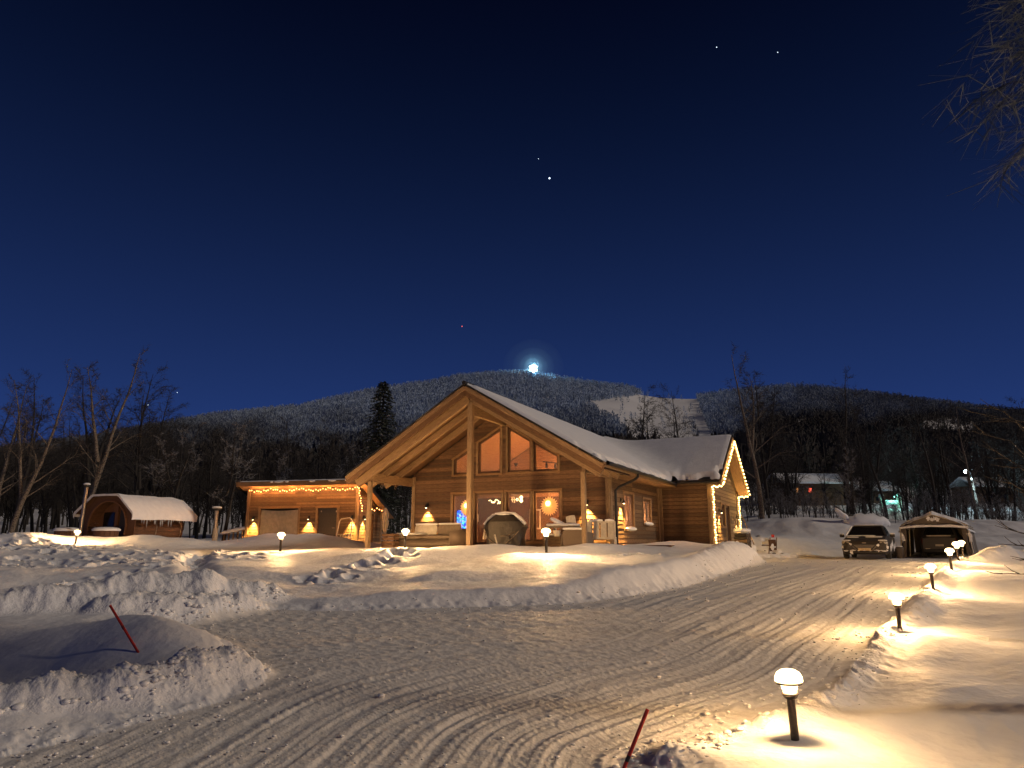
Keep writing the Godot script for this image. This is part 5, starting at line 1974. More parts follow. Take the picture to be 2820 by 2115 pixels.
func build_lamps() -> void:
	var spots := [
		[2.6, 7.1, 0.98, "nearest and largest bollard lamp, lower right, in a bright patch of snow"],
		[5.98, 11.55, 0.86, "second bollard lamp up the drive, on a small snow crest"],
		[9.16, 16.1, 0.86, "third bollard lamp up the right edge of the drive"],
		[11.88, 19.9, 0.9, "fourth bollard lamp up the drive, before the carport"],
		[14.17, 23.3, 0.95, "fifth bollard lamp, left of the last pair by the carport"],
		[16.3, 26.5, 0.95, "last bollard lamp of the drive row, close behind the fifth"],
		[-17.33, 29.0, 0.92, "bollard lamp half sunk in trodden snow before the sauna"],
		[-8.23, 26.0, 1.08, "bollard lamp on the snow in front of the shed"],
		[-3.51, 24.0, 1.0, "bollard lamp before the snowy sofa at the porch's left corner"],
		[0.94, 20.0, 1.03, "bollard lamp on the smooth mound before the covered grill"],
	]
	var first := bollard()
	for k in spots.size():
		var s: Array = spots[k]
		var o := first if k == 0 else dup(first, "bollard_lamp", s[3], Vector3.ZERO)
		o.set_meta("label", s[3])
		o.position = Vector3(s[0], ground(s[0], -s[1]) - 0.02, -s[1])
		o.scale = Vector3.ONE * s[2]
		(o.get_node("glow") as OmniLight3D).light_energy = LAMP * [0.5, 0.75, 1.0, 1.0, 1.0, 1.0, 1.7, 1.7, 1.7, 1.7][k]
		o.rotation = Vector3(0, k * 0.7, [0.03, 0.0, -0.02, 0.02, 0.0, 0.0, 0.04, -0.03, 0.0, 0.01][k])
	# wall lamps shining down the boards
	var w := thing("wall_lamp", "", "wall lamp", Vector3.ZERO, 0.0, "wall lamps that shine down")
	var mb := MB.new()
	mb.box(Vector3(0, 0.1, 0.02), Vector3(0.09, 0.14, 0.04))
	mb.rod([Vector3(0, 0.12, 0.03), Vector3(0, 0.14, 0.1), Vector3(0, 0.09, 0.12)], [0.014, 0.014, 0.014], 6)
	part("bracket", mb, M.metal, w)
	mb = MB.new()
	mb.lathe(Vector3(0, 0, 0.12), [Vector2(0.055, -0.03), Vector2(0.05, 0.04), Vector2(0.03, 0.09), Vector2(0.0, 0.1)], 12)
	part("shade", mb, M.metal, w)
	mb = MB.new()
	mb.ball(Vector3(0, -0.02, 0.12), Vector3(0.042, 0.03, 0.042), 10, 6)
	part("bulb", mb, M.sconceglow, w)
	spot(Vector3(0, -0.045, 0.12), Vector3(0, -1, -0.1), 13.0, 40.0, Color(1.0, 0.74, 0.38), w)
	var house := [
		[Vector3(-3.49, 3.56, 0.04), 0.0, "wall lamp on the house front above the snowy sofa"],
		[Vector3(3.42, 3.52, 0.04), 0.0, "wall lamp behind the right porch post above the bench"],
		[Vector3(4.28, 3.62, -1.25), PI / 2, "wall lamp on the house side between downpipe and first window"],
		[Vector3(6.59, 3.5, -8.5), PI / 2, "wall lamp at the near corner of the fairy-lit gable"],
		[Vector3(6.59, 3.35, -13.4), PI / 2, "wall lamp at the far corner of the fairy-lit gable"],
	]
	var shed := [
		[Vector3(-3.15, 3.45, 0.04), 0.0, "wall lamp left of the sheet-covered shed window"],
		[Vector3(0.28, 3.45, 0.04), 0.0, "wall lamp between shed window and shed door"],
		[Vector3(2.86, 3.45, 0.04), 0.0, "wall lamp at the shed's right corner above the tube frame"],
		[Vector3(3.25, 3.45, -0.5), PI / 2, "wall lamp just round the shed's right corner"],
	]
	var k := 0
	for s in house + shed:
		var on_house: bool = k < house.size()
		var o := w if k == 0 else dup(w, "wall_lamp", s[2], Vector3.ZERO)
		o.set_meta("label", s[2])
		o.position = at_house(s[0].x, s[0].y, s[0].z) if on_house else at_shed(s[0].x, s[0].y, s[0].z)
		o.rotation = Vector3(0, (HOUSE_TURN if on_house else SHED_TURN) + s[1], 0)
		k += 1
	# strings of fairy lights
	var line := []
	for q in 46:
		var t := q / 45.0
		line.append(Vector3(lerpf(-3.35, 3.25, t), 5.1 - 0.13 * absf(sin(t * TAU * 1.9 + 0.6)) + 0.04 * sin(q * 2.3), 0.36 + 0.03 * sin(q * 1.7)))
	for q in 10:
		line.append(Vector3(3.3 + 0.03 * sin(q * 2.0) + 0.03 * q, 5.05 - 0.135 * q, 0.3))
	for q in 5:
		line.append(Vector3(3.75 + 0.1 * q, 3.95 - 0.07 * sin(q * 2.1), -0.5 - 0.1 * q))
	lights("string_lights", "string of orange fairy lights wavy under the shed eave", SHED_AT, SHED_TURN, line, M.bulborange, Color(1.0, 0.66, 0.36), 0.03, 0.4)
	var runs := []
	for q in 30:
		var t := q / 29.0
		runs.append(Vector3(7.2, 6.92 - 0.6 * 3.9 * t + 0.05 * sin(q * 2.7), -10.4 + 3.9 * t))
	for q in 30:
		var t := (q + 1) / 30.0
		runs.append(Vector3(7.2, 6.92 - 0.6 * 3.9 * t + 0.05 * sin(q * 3.1), -10.4 - 3.9 * t))
	for q in 6:
		runs.append(Vector3(7.1 - 0.085 * q, 4.52 + 0.03 * sin(q * 2.0), -6.62 - 0.03 * q))
		runs.append(Vector3(7.1 - 0.085 * q, 4.5 + 0.03 * sin(q * 2.3), -14.15 + 0.03 * q))
	for q in 22:
		runs.append(Vector3(6.68 + 0.02 * sin(q * 2.2), 4.42 - 0.108 * q, -6.95 + 0.03 * sin(q * 1.3)))
		runs.append(Vector3(6.68 + 0.02 * sin(q * 1.8), 4.42 - 0.108 * q, -13.95 + 0.03 * sin(q * 1.9)))
	lights("string_lights", "string of warm white fairy lights round the wing gable", HOUSE_AT, HOUSE_TURN, runs, M.bulb, Color(1.0, 0.75, 0.38), 0.036, 0.2)


func lights(called: String, label: String, at: Vector3, turn: float, spots: Array, mat: Material, color: Color, size: float, energy: float) -> void:
	var t := thing(called, label, "fairy lights", at, turn, "strings of fairy lights")
	var mb := MB.new()
	mb.ball(Vector3.ZERO, Vector3.ONE * size, 7, 4)
	var mesh := mb.done()
	for k in spots.size():
		var o := part("bulb", mesh, mat, t)
		o.position = spots[k]
		if k % 7 == 3:
			omni(spots[k] + Vector3(0.0, 0.0, 0.0), energy, color, 0.03, t)
	mb = MB.new()
	for k in spots.size() - 1:
		if spots[k].distance_to(spots[k + 1]) < 0.5:
			mb.tube([spots[k], spots[k + 1]], [0.006, 0.006], 4)
	if mb.ix.size():
		part("wire", mb, M.black, t)


# ---------------------------------------------------------------- the terrace
func pillow(mb: MB, at: Vector3, s: Vector3, b := Basis()) -> void:
	# a box with swollen, rounded faces
	var n := 8
	for f in 6:
		var u: Vector3 = [Vector3.RIGHT, Vector3.RIGHT, Vector3.UP, Vector3.UP, Vector3.RIGHT, Vector3.RIGHT][f]
		var w: Vector3 = [Vector3.UP, Vector3.UP, Vector3.BACK, Vector3.BACK, Vector3.BACK, Vector3.BACK][f]
		var o: Vector3 = u.cross(w) * (1.0 if f % 2 == 0 else -1.0)
		var first := mb.v.size()
		for j in n + 1:
			for i in n + 1:
				var p := u * (2.0 * i / n - 1.0) + w * (2.0 * j / n - 1.0) + o
				var q := Vector3(p.x * sqrt(1.0 - p.y * p.y / 2 - p.z * p.z / 2 + p.y * p.y * p.z * p.z / 3), p.y * sqrt(1.0 - p.z * p.z / 2 - p.x * p.x / 2 + p.z * p.z * p.x * p.x / 3), p.z * sqrt(1.0 - p.x * p.x / 2 - p.y * p.y / 2 + p.x * p.x * p.y * p.y / 3))
				var r := p.lerp(q, 0.4)
				mb.put(at + b * (r * s / 2), b * (p.lerp(q, 0.75) / s).normalized())
		for j in n:
			for i in n:
				var k := first + j * (n + 1) + i
				if f % 2 == 0:
					mb.ix.append_array([k, k + n + 1, k + 1, k + 1, k + n + 1, k + n + 2])
				else:
					mb.ix.append_array([k, k + 1, k + n + 1, k + 1, k + n + 2, k + n + 1])


func build_terrace() -> void:
	var f := HOUSE_TURN
	# sofa
	var s := thing("outdoor_sofa", "brown outdoor sofa with snow-covered cushions under the left wall lamp", "sofa", at_house(-2.55, 1.95, 1.6), f)
	var mb := MB.new()
	pillow(mb, Vector3(0.1, 0.16, 0), Vector3(2.75, 0.34, 0.95))
	part("base", mb, M.rattan, s)
	for k in 2:
		mb = MB.new()
		pillow(mb, Vector3(-0.55 + 1.25 * k, 0.4, 0.08), Vector3(1.22, 0.2, 0.85))
		part("seat_cushion", mb, M.cushion, s)
		mb = MB.new()
		pillow(mb, Vector3(-0.2 + 1.05 * k, 0.68, -0.34), Vector3(1.02, 0.44, 0.22), Basis(Vector3.RIGHT, -0.25))
		part("back_cushion", mb, M.white if k == 0 else M.cushion, s)
	mb = MB.new()
	pillow(mb, Vector3(1.55, 0.36, 0), Vector3(0.62, 0.6, 0.95))
	part("armrest", mb, M.rattan, s)
	mb = MB.new()
	pillow(mb, Vector3(-0.6, 0.52, 0.1), Vector3(1.15, 0.1, 0.8))
	pillow(mb, Vector3(-1.2, 0.36, 0), Vector3(0.5, 0.12, 0.8))
	pillow(mb, Vector3(-0.2, 0.9, -0.38), Vector3(1.0, 0.09, 0.26))
	pillow(mb, Vector3(0.85, 0.9, -0.38), Vector3(1.0, 0.07, 0.26))
	part("snow", mb, M.cap, s)
	# small crate at its left
	s = thing("wooden_crate", "small dark slatted crate left of the outdoor sofa", "crate", at_house(-3.72, 1.95, 2.2), f)
	for k in 4:
		mb = MB.new()
		mb.beam(Vector3(-0.26, 0.08 + 0.13 * k, 0.2), Vector3(0.26, 0.08 + 0.13 * k, 0.2), 0.02, 0.11)
		mb.beam(Vector3(-0.26, 0.08 + 0.13 * k, -0.2), Vector3(0.26, 0.08 + 0.13 * k, -0.2), 0.02, 0.11)
		mb.beam(Vector3(-0.27, 0.08 + 0.13 * k, -0.2), Vector3(-0.27, 0.08 + 0.13 * k, 0.2), 0.02, 0.11)
		mb.beam(Vector3(0.27, 0.08 + 0.13 * k, -0.2), Vector3(0.27, 0.08 + 0.13 * k, 0.2), 0.02, 0.11)
		part("slat", mb, M.back, s)
	mb = MB.new()
	mb.box(Vector3(0, 0.5, 0), Vector3(0.5, 0.03, 0.38))
	part("lid", mb, M.rattan, s)
	# the grill under its cover
	s = thing("covered_grill", "large grill under a dark brown cover with a snow rim", "grill", at_house(1.0, 1.92, 1.9), f)
	var prof := [Vector2(0.0, 1.0), Vector2(0.1, 0.97), Vector2(0.3, 0.84), Vector2(0.62, 0.76), Vector2(0.76, 0.78), Vector2(0.8, 0.92), Vector2(0.9, 0.78), Vector2(1.04, 0.6), Vector2(1.16, 0.44), Vector2(1.19, 0.3)]
	prof = [Vector2(0.0, 0.69), Vector2(0.15, 0.68), Vector2(0.3, 0.67), Vector2(0.5, 0.67), Vector2(0.62, 0.7), Vector2(0.7, 0.76), Vector2(0.76, 0.77), Vector2(0.95, 0.66), Vector2(1.06, 0.52), Vector2(1.17, 0.38), Vector2(1.2, 0.33)]
	mb = MB.new()
	var seg := 48
	var ring := func(p: Vector2, a: float, dep: float) -> Vector3:
		var cx := cos(a)
		var sx := sin(a)
		var k := pow(pow(absf(cx), 5.0) + pow(absf(sx), 5.0), -0.2)
		var fold := 0.016 * sin(a * 11.0 + p.x * 5.0) * smoothstep(0.8, 0.1, p.x) + 0.02 * fine.get_noise_2d(cos(a) * 2.0 + p.x * 2.0, sin(a) * 2.0)
		return Vector3(cx * k * (p.y + fold), p.x, sx * k * (dep + fold))
	for i in prof.size() - 1:
		for k in seg:
			var a0 := TAU * k / seg
			var a1 := TAU * (k + 1) / seg
			var d0: float = 0.36 if prof[i].x < 0.83 else 0.36 * prof[i].y / 0.78 + 0.06
			var d1: float = 0.36 if prof[i + 1].x < 0.83 else 0.36 * prof[i + 1].y / 0.78 + 0.06
			mb.quad(ring.call(prof[i + 1], a0, d1), ring.call(prof[i + 1], a1, d1), ring.call(prof[i], a1, d0), ring.call(prof[i], a0, d0))
	mb.box(Vector3(0, 1.19, 0), Vector3(0.66, 0.02, 0.36))
	part("cover", mb, M.cover, s)
	# creases sewn or pressed into the cloth
	for c in [[[-0.72, 0.72], [-0.5, 0.36], [-0.2, 0.16], [0.15, 0.17], [0.5, 0.42], [0.7, 0.62]], [[0.0, 0.45], [0.25, 0.46], [0.55, 0.6]]]:
		mb = MB.new()
		var pts := []
		var rad := []
		for p in c:
			pts.append(Vector3(p[0], p[1], 0.375 + 0.02 * cos(p[0])))
			rad.append(0.014)
		mb.rod(pts, rad, 6)
		part("crease", mb, M.cushion, s)
	mb = MB.new()
	for e in [[Vector3(-0.8, 0.86, 0.1), Vector3(-0.42, 1.2, 0.1)], [Vector3(-0.4, 1.22, 0.05), Vector3(0.4, 1.22, 0.05)], [Vector3(0.42, 1.2, 0.1), Vector3(0.82, 0.86, 0.1)]]:
		mb.rod([e[0], (e[0] + e[1]) / 2 + Vector3(0, 0.02, 0), e[1]], [0.055, 0.075, 0.055], 10)
	mb.ball(Vector3(0, 1.2, 0), Vector3(0.42, 0.06, 0.26))
	part("snow", mb, M.cap, s)
	s = thing("cloth_strip", "pale strips of cloth hanging down at the left side of the covered grill", "cloth", at_house(0.2, 1.92, 1.95), f)
	for k in 2:
		mb = MB.new()
		for j in 6:
			var y0 := 0.35 + 0.08 * j
			var x0 := -0.1 * (1.0 - j / 6.0) + 0.1 * k
			mb.hexa([Vector3(x0 + 0.015, y0 + 0.08, 0.02), Vector3(x0 + 0.075, y0 + 0.08, 0.03), Vector3(x0 + 0.06, y0, 0.03), Vector3(x0, y0, 0.02), Vector3(x0 + 0.015, y0 + 0.08, 0.0), Vector3(x0 + 0.075, y0 + 0.08, 0.01), Vector3(x0 + 0.06, y0, 0.01), Vector3(x0, y0, 0.0)])
		part("strip", mb, M.tarp, s)
	s = single("marker_stick", _stick(Vector3(-0.1, 0.42, -0.05), Vector3(0.14, -0.15, 0.1), 0.022), M.white, "pale stick leaning in the snow before the covered grill", "stick")
	s.position = at_house(1.05, 2.0, 2.7)
	s.rotation.y = f
	# table, sofa and bench on the right
	s = thing("garden_table", "low garden table with snow and cushions on it, right of the grill", "table", at_house(3.0, 1.95, 1.4), f)
	mb = MB.new()
	mb.box(Vector3(0, 0.72, 0), Vector3(1.12, 0.05, 0.85))
	part("tabletop", mb, M.rattan, s)
	for k in 4:
		mb = MB.new()
		mb.beam(Vector3(-0.49 + 0.98 * (k % 2), 0, -0.36 + 0.72 * (k / 2)), Vector3(-0.49 + 0.98 * (k % 2), 0.7, -0.36 + 0.72 * (k / 2)), 0.07, 0.07, Vector3(0, 0, 1))
		part("leg", mb, M.rattan, s)
	mb = MB.new()
	pillow(mb, Vector3(0, 0.79, 0), Vector3(1.12, 0.12, 0.85))
	part("snow", mb, M.cap, s)
	var c := thing("cushion", "cushion tipped up under snow on the garden table", "cushion", at_house(2.75, 2.82, 1.35), f)
	mb = MB.new()
	pillow(mb, Vector3(0, 0.05, 0), Vector3(0.5, 0.12, 0.4), Basis(Vector3(0, 0, 1), -0.45))
	part("pad", mb, M.cap, c)
	c = thing("cushion", "pale square cushion at the right end of the garden table", "cushion", at_house(3.25, 2.82, 1.3), f)
	mb = MB.new()
	pillow(mb, Vector3(0, 0.08, 0), Vector3(0.34, 0.36, 0.16), Basis(Vector3(0, 0, 1), 0.15))
	part("pad", mb, M.white, c)
	s = thing("outdoor_armchair", "brown two-seat outdoor chair seen from behind, left of the right porch post", "chair", at_house(3.72, 1.95, 2.25), f)
	s.scale = Vector3(0.72, 1.0, 0.8)
	mb = MB.new()
	pillow(mb, Vector3(0, 0.32, 0.0), Vector3(1.15, 0.62, 0.2), Basis(Vector3.RIGHT, 0.08))
	part("backrest", mb, M.rattan, s)
	mb = MB.new()
	pillow(mb, Vector3(0, 0.2, -0.4), Vector3(1.1, 0.3, 0.7))
	part("seat", mb, M.cushion, s)
	for x in [-0.6, 0.6]:
		mb = MB.new()
		pillow(mb, Vector3(x, 0.28, -0.35), Vector3(0.14, 0.52, 0.85))
		part("armrest", mb, M.rattan, s)
	mb = MB.new()
	pillow(mb, Vector3(0, 0.65, 0.0), Vector3(1.15, 0.08, 0.24))
	part("snow", mb, M.cap, s)
	s = thing("slatted_bench", "white bench with four wide back slats seen from behind, right of the porch post", "bench", at_house(4.4, 1.95, 1.5), f + 0.25)
	s.scale = Vector3(0.78, 0.95, 0.9)
	var lean := Basis(Vector3.RIGHT, -0.25)
	for k in 4:
		mb = MB.new()
		mb.box(Vector3(-0.48 + 0.31 * k, 0.62, 0.1), Vector3(0.255, 0.56, 0.03), lean)
		part("back_slat", mb, M.white, s)
	mb = MB.new()
	mb.beam(Vector3(-0.66, 0.92, 0.01), Vector3(0.64, 0.92, 0.01), 0.06, 0.06)
	mb.beam(Vector3(-0.66, 0.34, 0.15), Vector3(0.64, 0.34, 0.15), 0.06, 0.05)
	part("back_rail", mb, M.white, s)
	for x in [-0.64, 0.62]:
		mb = MB.new()
		mb.beam(Vector3(x, 0, 0.22), Vector3(x, 0.95, 0.0), 0.06, 0.07, Vector3(1, 0, 0))
		part("leg", mb, M.white, s)
		mb = MB.new()
		mb.beam(Vector3(x, 0, -0.45), Vector3(x, 0.4, -0.45), 0.06, 0.06, Vector3(1, 0, 0))
		part("leg", mb, M.white, s)
	mb = MB.new()
	mb.box(Vector3(0, 0.38, -0.18), Vector3(1.26, 0.04, 0.55))
	part("seat", mb, M.white, s)
	mb = MB.new()
	mb.rod([Vector3(-0.5, 0.98, 0), Vector3(-0.2, 0.99, 0), Vector3(0.1, 0.98, 0)], [0.03, 0.05, 0.03], 8)
	mb.rod([Vector3(0.2, 0.98, 0), Vector3(0.4, 0.99, 0), Vector3(0.6, 0.97, 0)], [0.03, 0.05, 0.03], 8)
	part("snow", mb, M.cap, s)
	s = thing("planter_box", "low wooden planter box under the right lower window", "planter", at_house(2.55, 1.95, 0.9), f)
	for k in 3:
		mb = MB.new()
		mb.box(Vector3(0, 0.08 + 0.15 * k, 0.0), Vector3(0.95, 0.135, 0.45))
		part("plank", mb, M.aged0, s)
	mb = MB.new()
	pillow(mb, Vector3(0, 0.46, 0), Vector3(0.95, 0.1, 0.45))
	part("snow", mb, M.cap, s)
	s = thing("hanging_bucket", "small pale bucket hanging at the left end of the two-seat chair", "bucket", at_house(3.0, 2.35, 2.0), f)
	mb = MB.new()
	mb.lathe(Vector3.ZERO, [Vector2(0.0, 0.0), Vector2(0.1, 0.0), Vector2(0.13, 0.2), Vector2(0.12, 0.2), Vector2(0.0, 0.17)], 14)
	part("pail", mb, M.white, s)
	mb = MB.new()
	mb.rod([Vector3(-0.13, 0.2, 0), Vector3(-0.08, 0.3, 0), Vector3(0.08, 0.3, 0), Vector3(0.13, 0.2, 0)], [0.006, 0.006, 0.006, 0.006], 5)
	part("bail", mb, M.steel, s)
	s = thing("candle_holder", "narrow glass holder with two pale candles standing on the planter", "candle holder", at_house(2.45, 2.45, 0.9), f)
	for k in 2:
		mb = MB.new()
		mb.rod([Vector3(0.06 * k, 0, 0), Vector3(0.06 * k, 0.42 - 0.05 * k, 0)], [0.022, 0.022], 8)
		part("candle", mb, M.cap, s)
	mb = MB.new()
	mb.box(Vector3(0.03, 0.01, 0), Vector3(0.2, 0.03, 0.1))
	part("foot", mb, M.metal, s)
	# blue tub and rings under the left beam
	s = thing("blue_tub", "round blue tub on a bowl-shaped stand left of the porch", "tub", at_house(-5.5, 2.02, -2.6), f)
	mb = MB.new()
	mb.lathe(Vector3(0, 0.05, 0), [Vector2(0.0, 0.0), Vector2(0.35, 0.02), Vector2(0.75, 0.14), Vector2(0.95, 0.26)], 28)
	part("bowl", mb, M.black, s)
	mb = MB.new()
	mb.lathe(Vector3(0, 0.3, 0), [Vector2(0.94, 0.0), Vector2(1.08, 0.04), Vector2(1.12, 0.2), Vector2(1.08, 0.24), Vector2(0.98, 0.2), Vector2(0.9, 0.05), Vector2(0.0, 0.04)], 28)
	part("rim", mb, M.blue, s)
	mb = MB.new()
	mb.lathe(Vector3(0, 0.5, 0), [Vector2(1.12, 0.0), Vector2(1.12, 0.05), Vector2(1.04, 0.06), Vector2(0.98, 0.02), Vector2(0.9, -0.02)], 28)
	part("snow", mb, M.cap, s)
	for k in 2:
		s = thing("iron_ring", ["left iron ring hanging under the left porch beam", "right iron ring hanging under the left porch beam"][k], "ring", at_house(-4.3, 4.3, [2.1, 1.2][k]), f, "iron rings under the porch beam")
		mb = MB.new()
		var pts := []
		var rad := []
		for q in 17:
			pts.append(Vector3(0, sin(TAU * q / 16) * 0.065, cos(TAU * q / 16) * 0.065))
			rad.append(0.01)
		mb.tube(pts, rad, 6)
		part("hoop", mb, M.steel, s)
		mb = MB.new()
		mb.rod([Vector3(0, 0.06, 0), Vector3(0, 0.14, 0)], [0.008, 0.008], 5)
		part("hook", mb, M.steel, s)
	s = thing("folded_parasol", "folded pale parasol standing at the back corner of the shed", "parasol", at_shed(3.75, 2.0, -2.3), 0.0)
	mb = MB.new()
	mb.rod([Vector3(0, 0, 0), Vector3(0, 2.1, 0)], [0.03, 0.03], 8)
	part("pole", mb, M.post, s)
	mb = MB.new()
	for k in 14:
		var a0 := TAU * k / 14.0
		var a1 := TAU * (k + 1) / 14.0
		var pr := [[0.45, 0.05], [0.8, 0.12], [1.3, 0.22], [1.45, 0.17], [1.75, 0.2], [2.0, 0.12], [2.15, 0.02]]
		for i in pr.size() - 1:
			var g := 1.0 if k % 2 == 0 else 0.6
			var e := 0.6 if k % 2 == 0 else 1.0
			mb.quad(Vector3(cos(a0) * pr[i + 1][1] * g, pr[i + 1][0], sin(a0) * pr[i + 1][1] * g), Vector3(cos(a1) * pr[i + 1][1] * e, pr[i + 1][0], sin(a1) * pr[i + 1][1] * e), Vector3(cos(a1) * pr[i][1] * e, pr[i][0], sin(a1) * pr[i][1] * e), Vector3(cos(a0) * pr[i][1] * g, pr[i][0], sin(a0) * pr[i][1] * g))
	part("canopy", mb, M.tarp, s)


func _stick(a: Vector3, b: Vector3, r: float) -> MB:
	var mb := MB.new()
	mb.rod([a, b], [r, r], 10)
	return mb


# ---------------------------------------------------------------- car and carport
# A body from cross-sections: each [z, half width, bottom, waist height, top half width, top height]
func shell(mb: MB, cuts: Array) -> void:
	var n := 0
	var first := mb.v.size()
	var rings := []
	for c in cuts:
		var pts := [Vector2(0, c[2]), Vector2(c[1] * 0.9, c[2]), Vector2(c[1] * 0.98, c[2] + 0.1), Vector2(c[1], lerpf(c[2], c[3], 0.55)), Vector2(c[1] * 0.985, c[3]), Vector2(lerpf(c[1], c[4], 0.8), lerpf(c[3], c[5], 0.75)), Vector2(c[4], c[5]), Vector2(c[4] * 0.5, c[5] + 0.025), Vector2(0, c[5] + 0.035)]
		var ring := []
		for p in pts:
			ring.append(Vector3(p.x, p.y, c[0]))
		for k in range(pts.size() - 2, 0, -1):
			ring.append(Vector3(-pts[k].x, pts[k].y, c[0]))
		rings.append(ring)
		n = ring.size()
	for i in rings.size() - 1:
		for k in n:
			var k2 := (k + 1) % n
			mb.quad(rings[i][k], rings[i][k2], rings[i + 1][k2], rings[i + 1][k])
	for e in [0, rings.size() - 1]:
		var mid := Vector3.ZERO
		for p in rings[e]:
			mid += p / n
		for k in n:
			if e == 0:
				mb.tri(mid, rings[e][(k + 1) % n], rings[e][k])
			else:
				mb.tri(mid, rings[e][k], rings[e][(k + 1) % n])


func wheel(t: Node3D, at: Vector3, r := 0.33) -> void:
	var b := Basis(Vector3(0, 0, 1), PI / 2)
	var mb := MB.new()
	mb.lathe(at, [Vector2(0.2, -0.1), Vector2(r - 0.02, -0.1), Vector2(r, -0.07), Vector2(r, 0.07), Vector2(r - 0.02, 0.1), Vector2(0.2, 0.1)], 22, b)
	var w := part("wheel", mb, M.tyre, t)
	mb = MB.new()
	for s in [-1.0, 1.0]:
		mb.lathe(at, [Vector2(0.21, 0.085 * s), Vector2(0.06, 0.06 * s), Vector2(0.0, 0.075 * s)], 16, b)
	for k in 5:
		var a := TAU * k / 5
		mb.box(at + Vector3(0, cos(a) * 0.12, sin(a) * 0.12), Vector3(0.19, 0.18, 0.05), Basis(Vector3.RIGHT, a))
	part("rim", mb, M.chrome, w)


func patch(mb: MB, at: Vector3, s: Vector3, seed_: int, b := Basis()) -> void:
	# a torn-edged film of snow
	var q := Vector3(seed_ * 1.7, 0, 0)
	var n := 14
	for k in n:
		var a0 := TAU * k / n
		var a1 := TAU * (k + 1) / n
		var r0 := 0.75 + 0.5 * fine.get_noise_2d(cos(a0) * 1.5 + q.x, sin(a0) * 1.5)
		var r1 := 0.75 + 0.5 * fine.get_noise_2d(cos(a1) * 1.5 + q.x, sin(a1) * 1.5)
		var c := at + b * Vector3(0, 0, s.z)
		mb.tri(c, at + b * Vector3(cos(a1) * r1 * s.x, sin(a1) * r1 * s.y, 0), at + b * Vector3(cos(a0) * r0 * s.x, sin(a0) * r0 * s.y, 0))


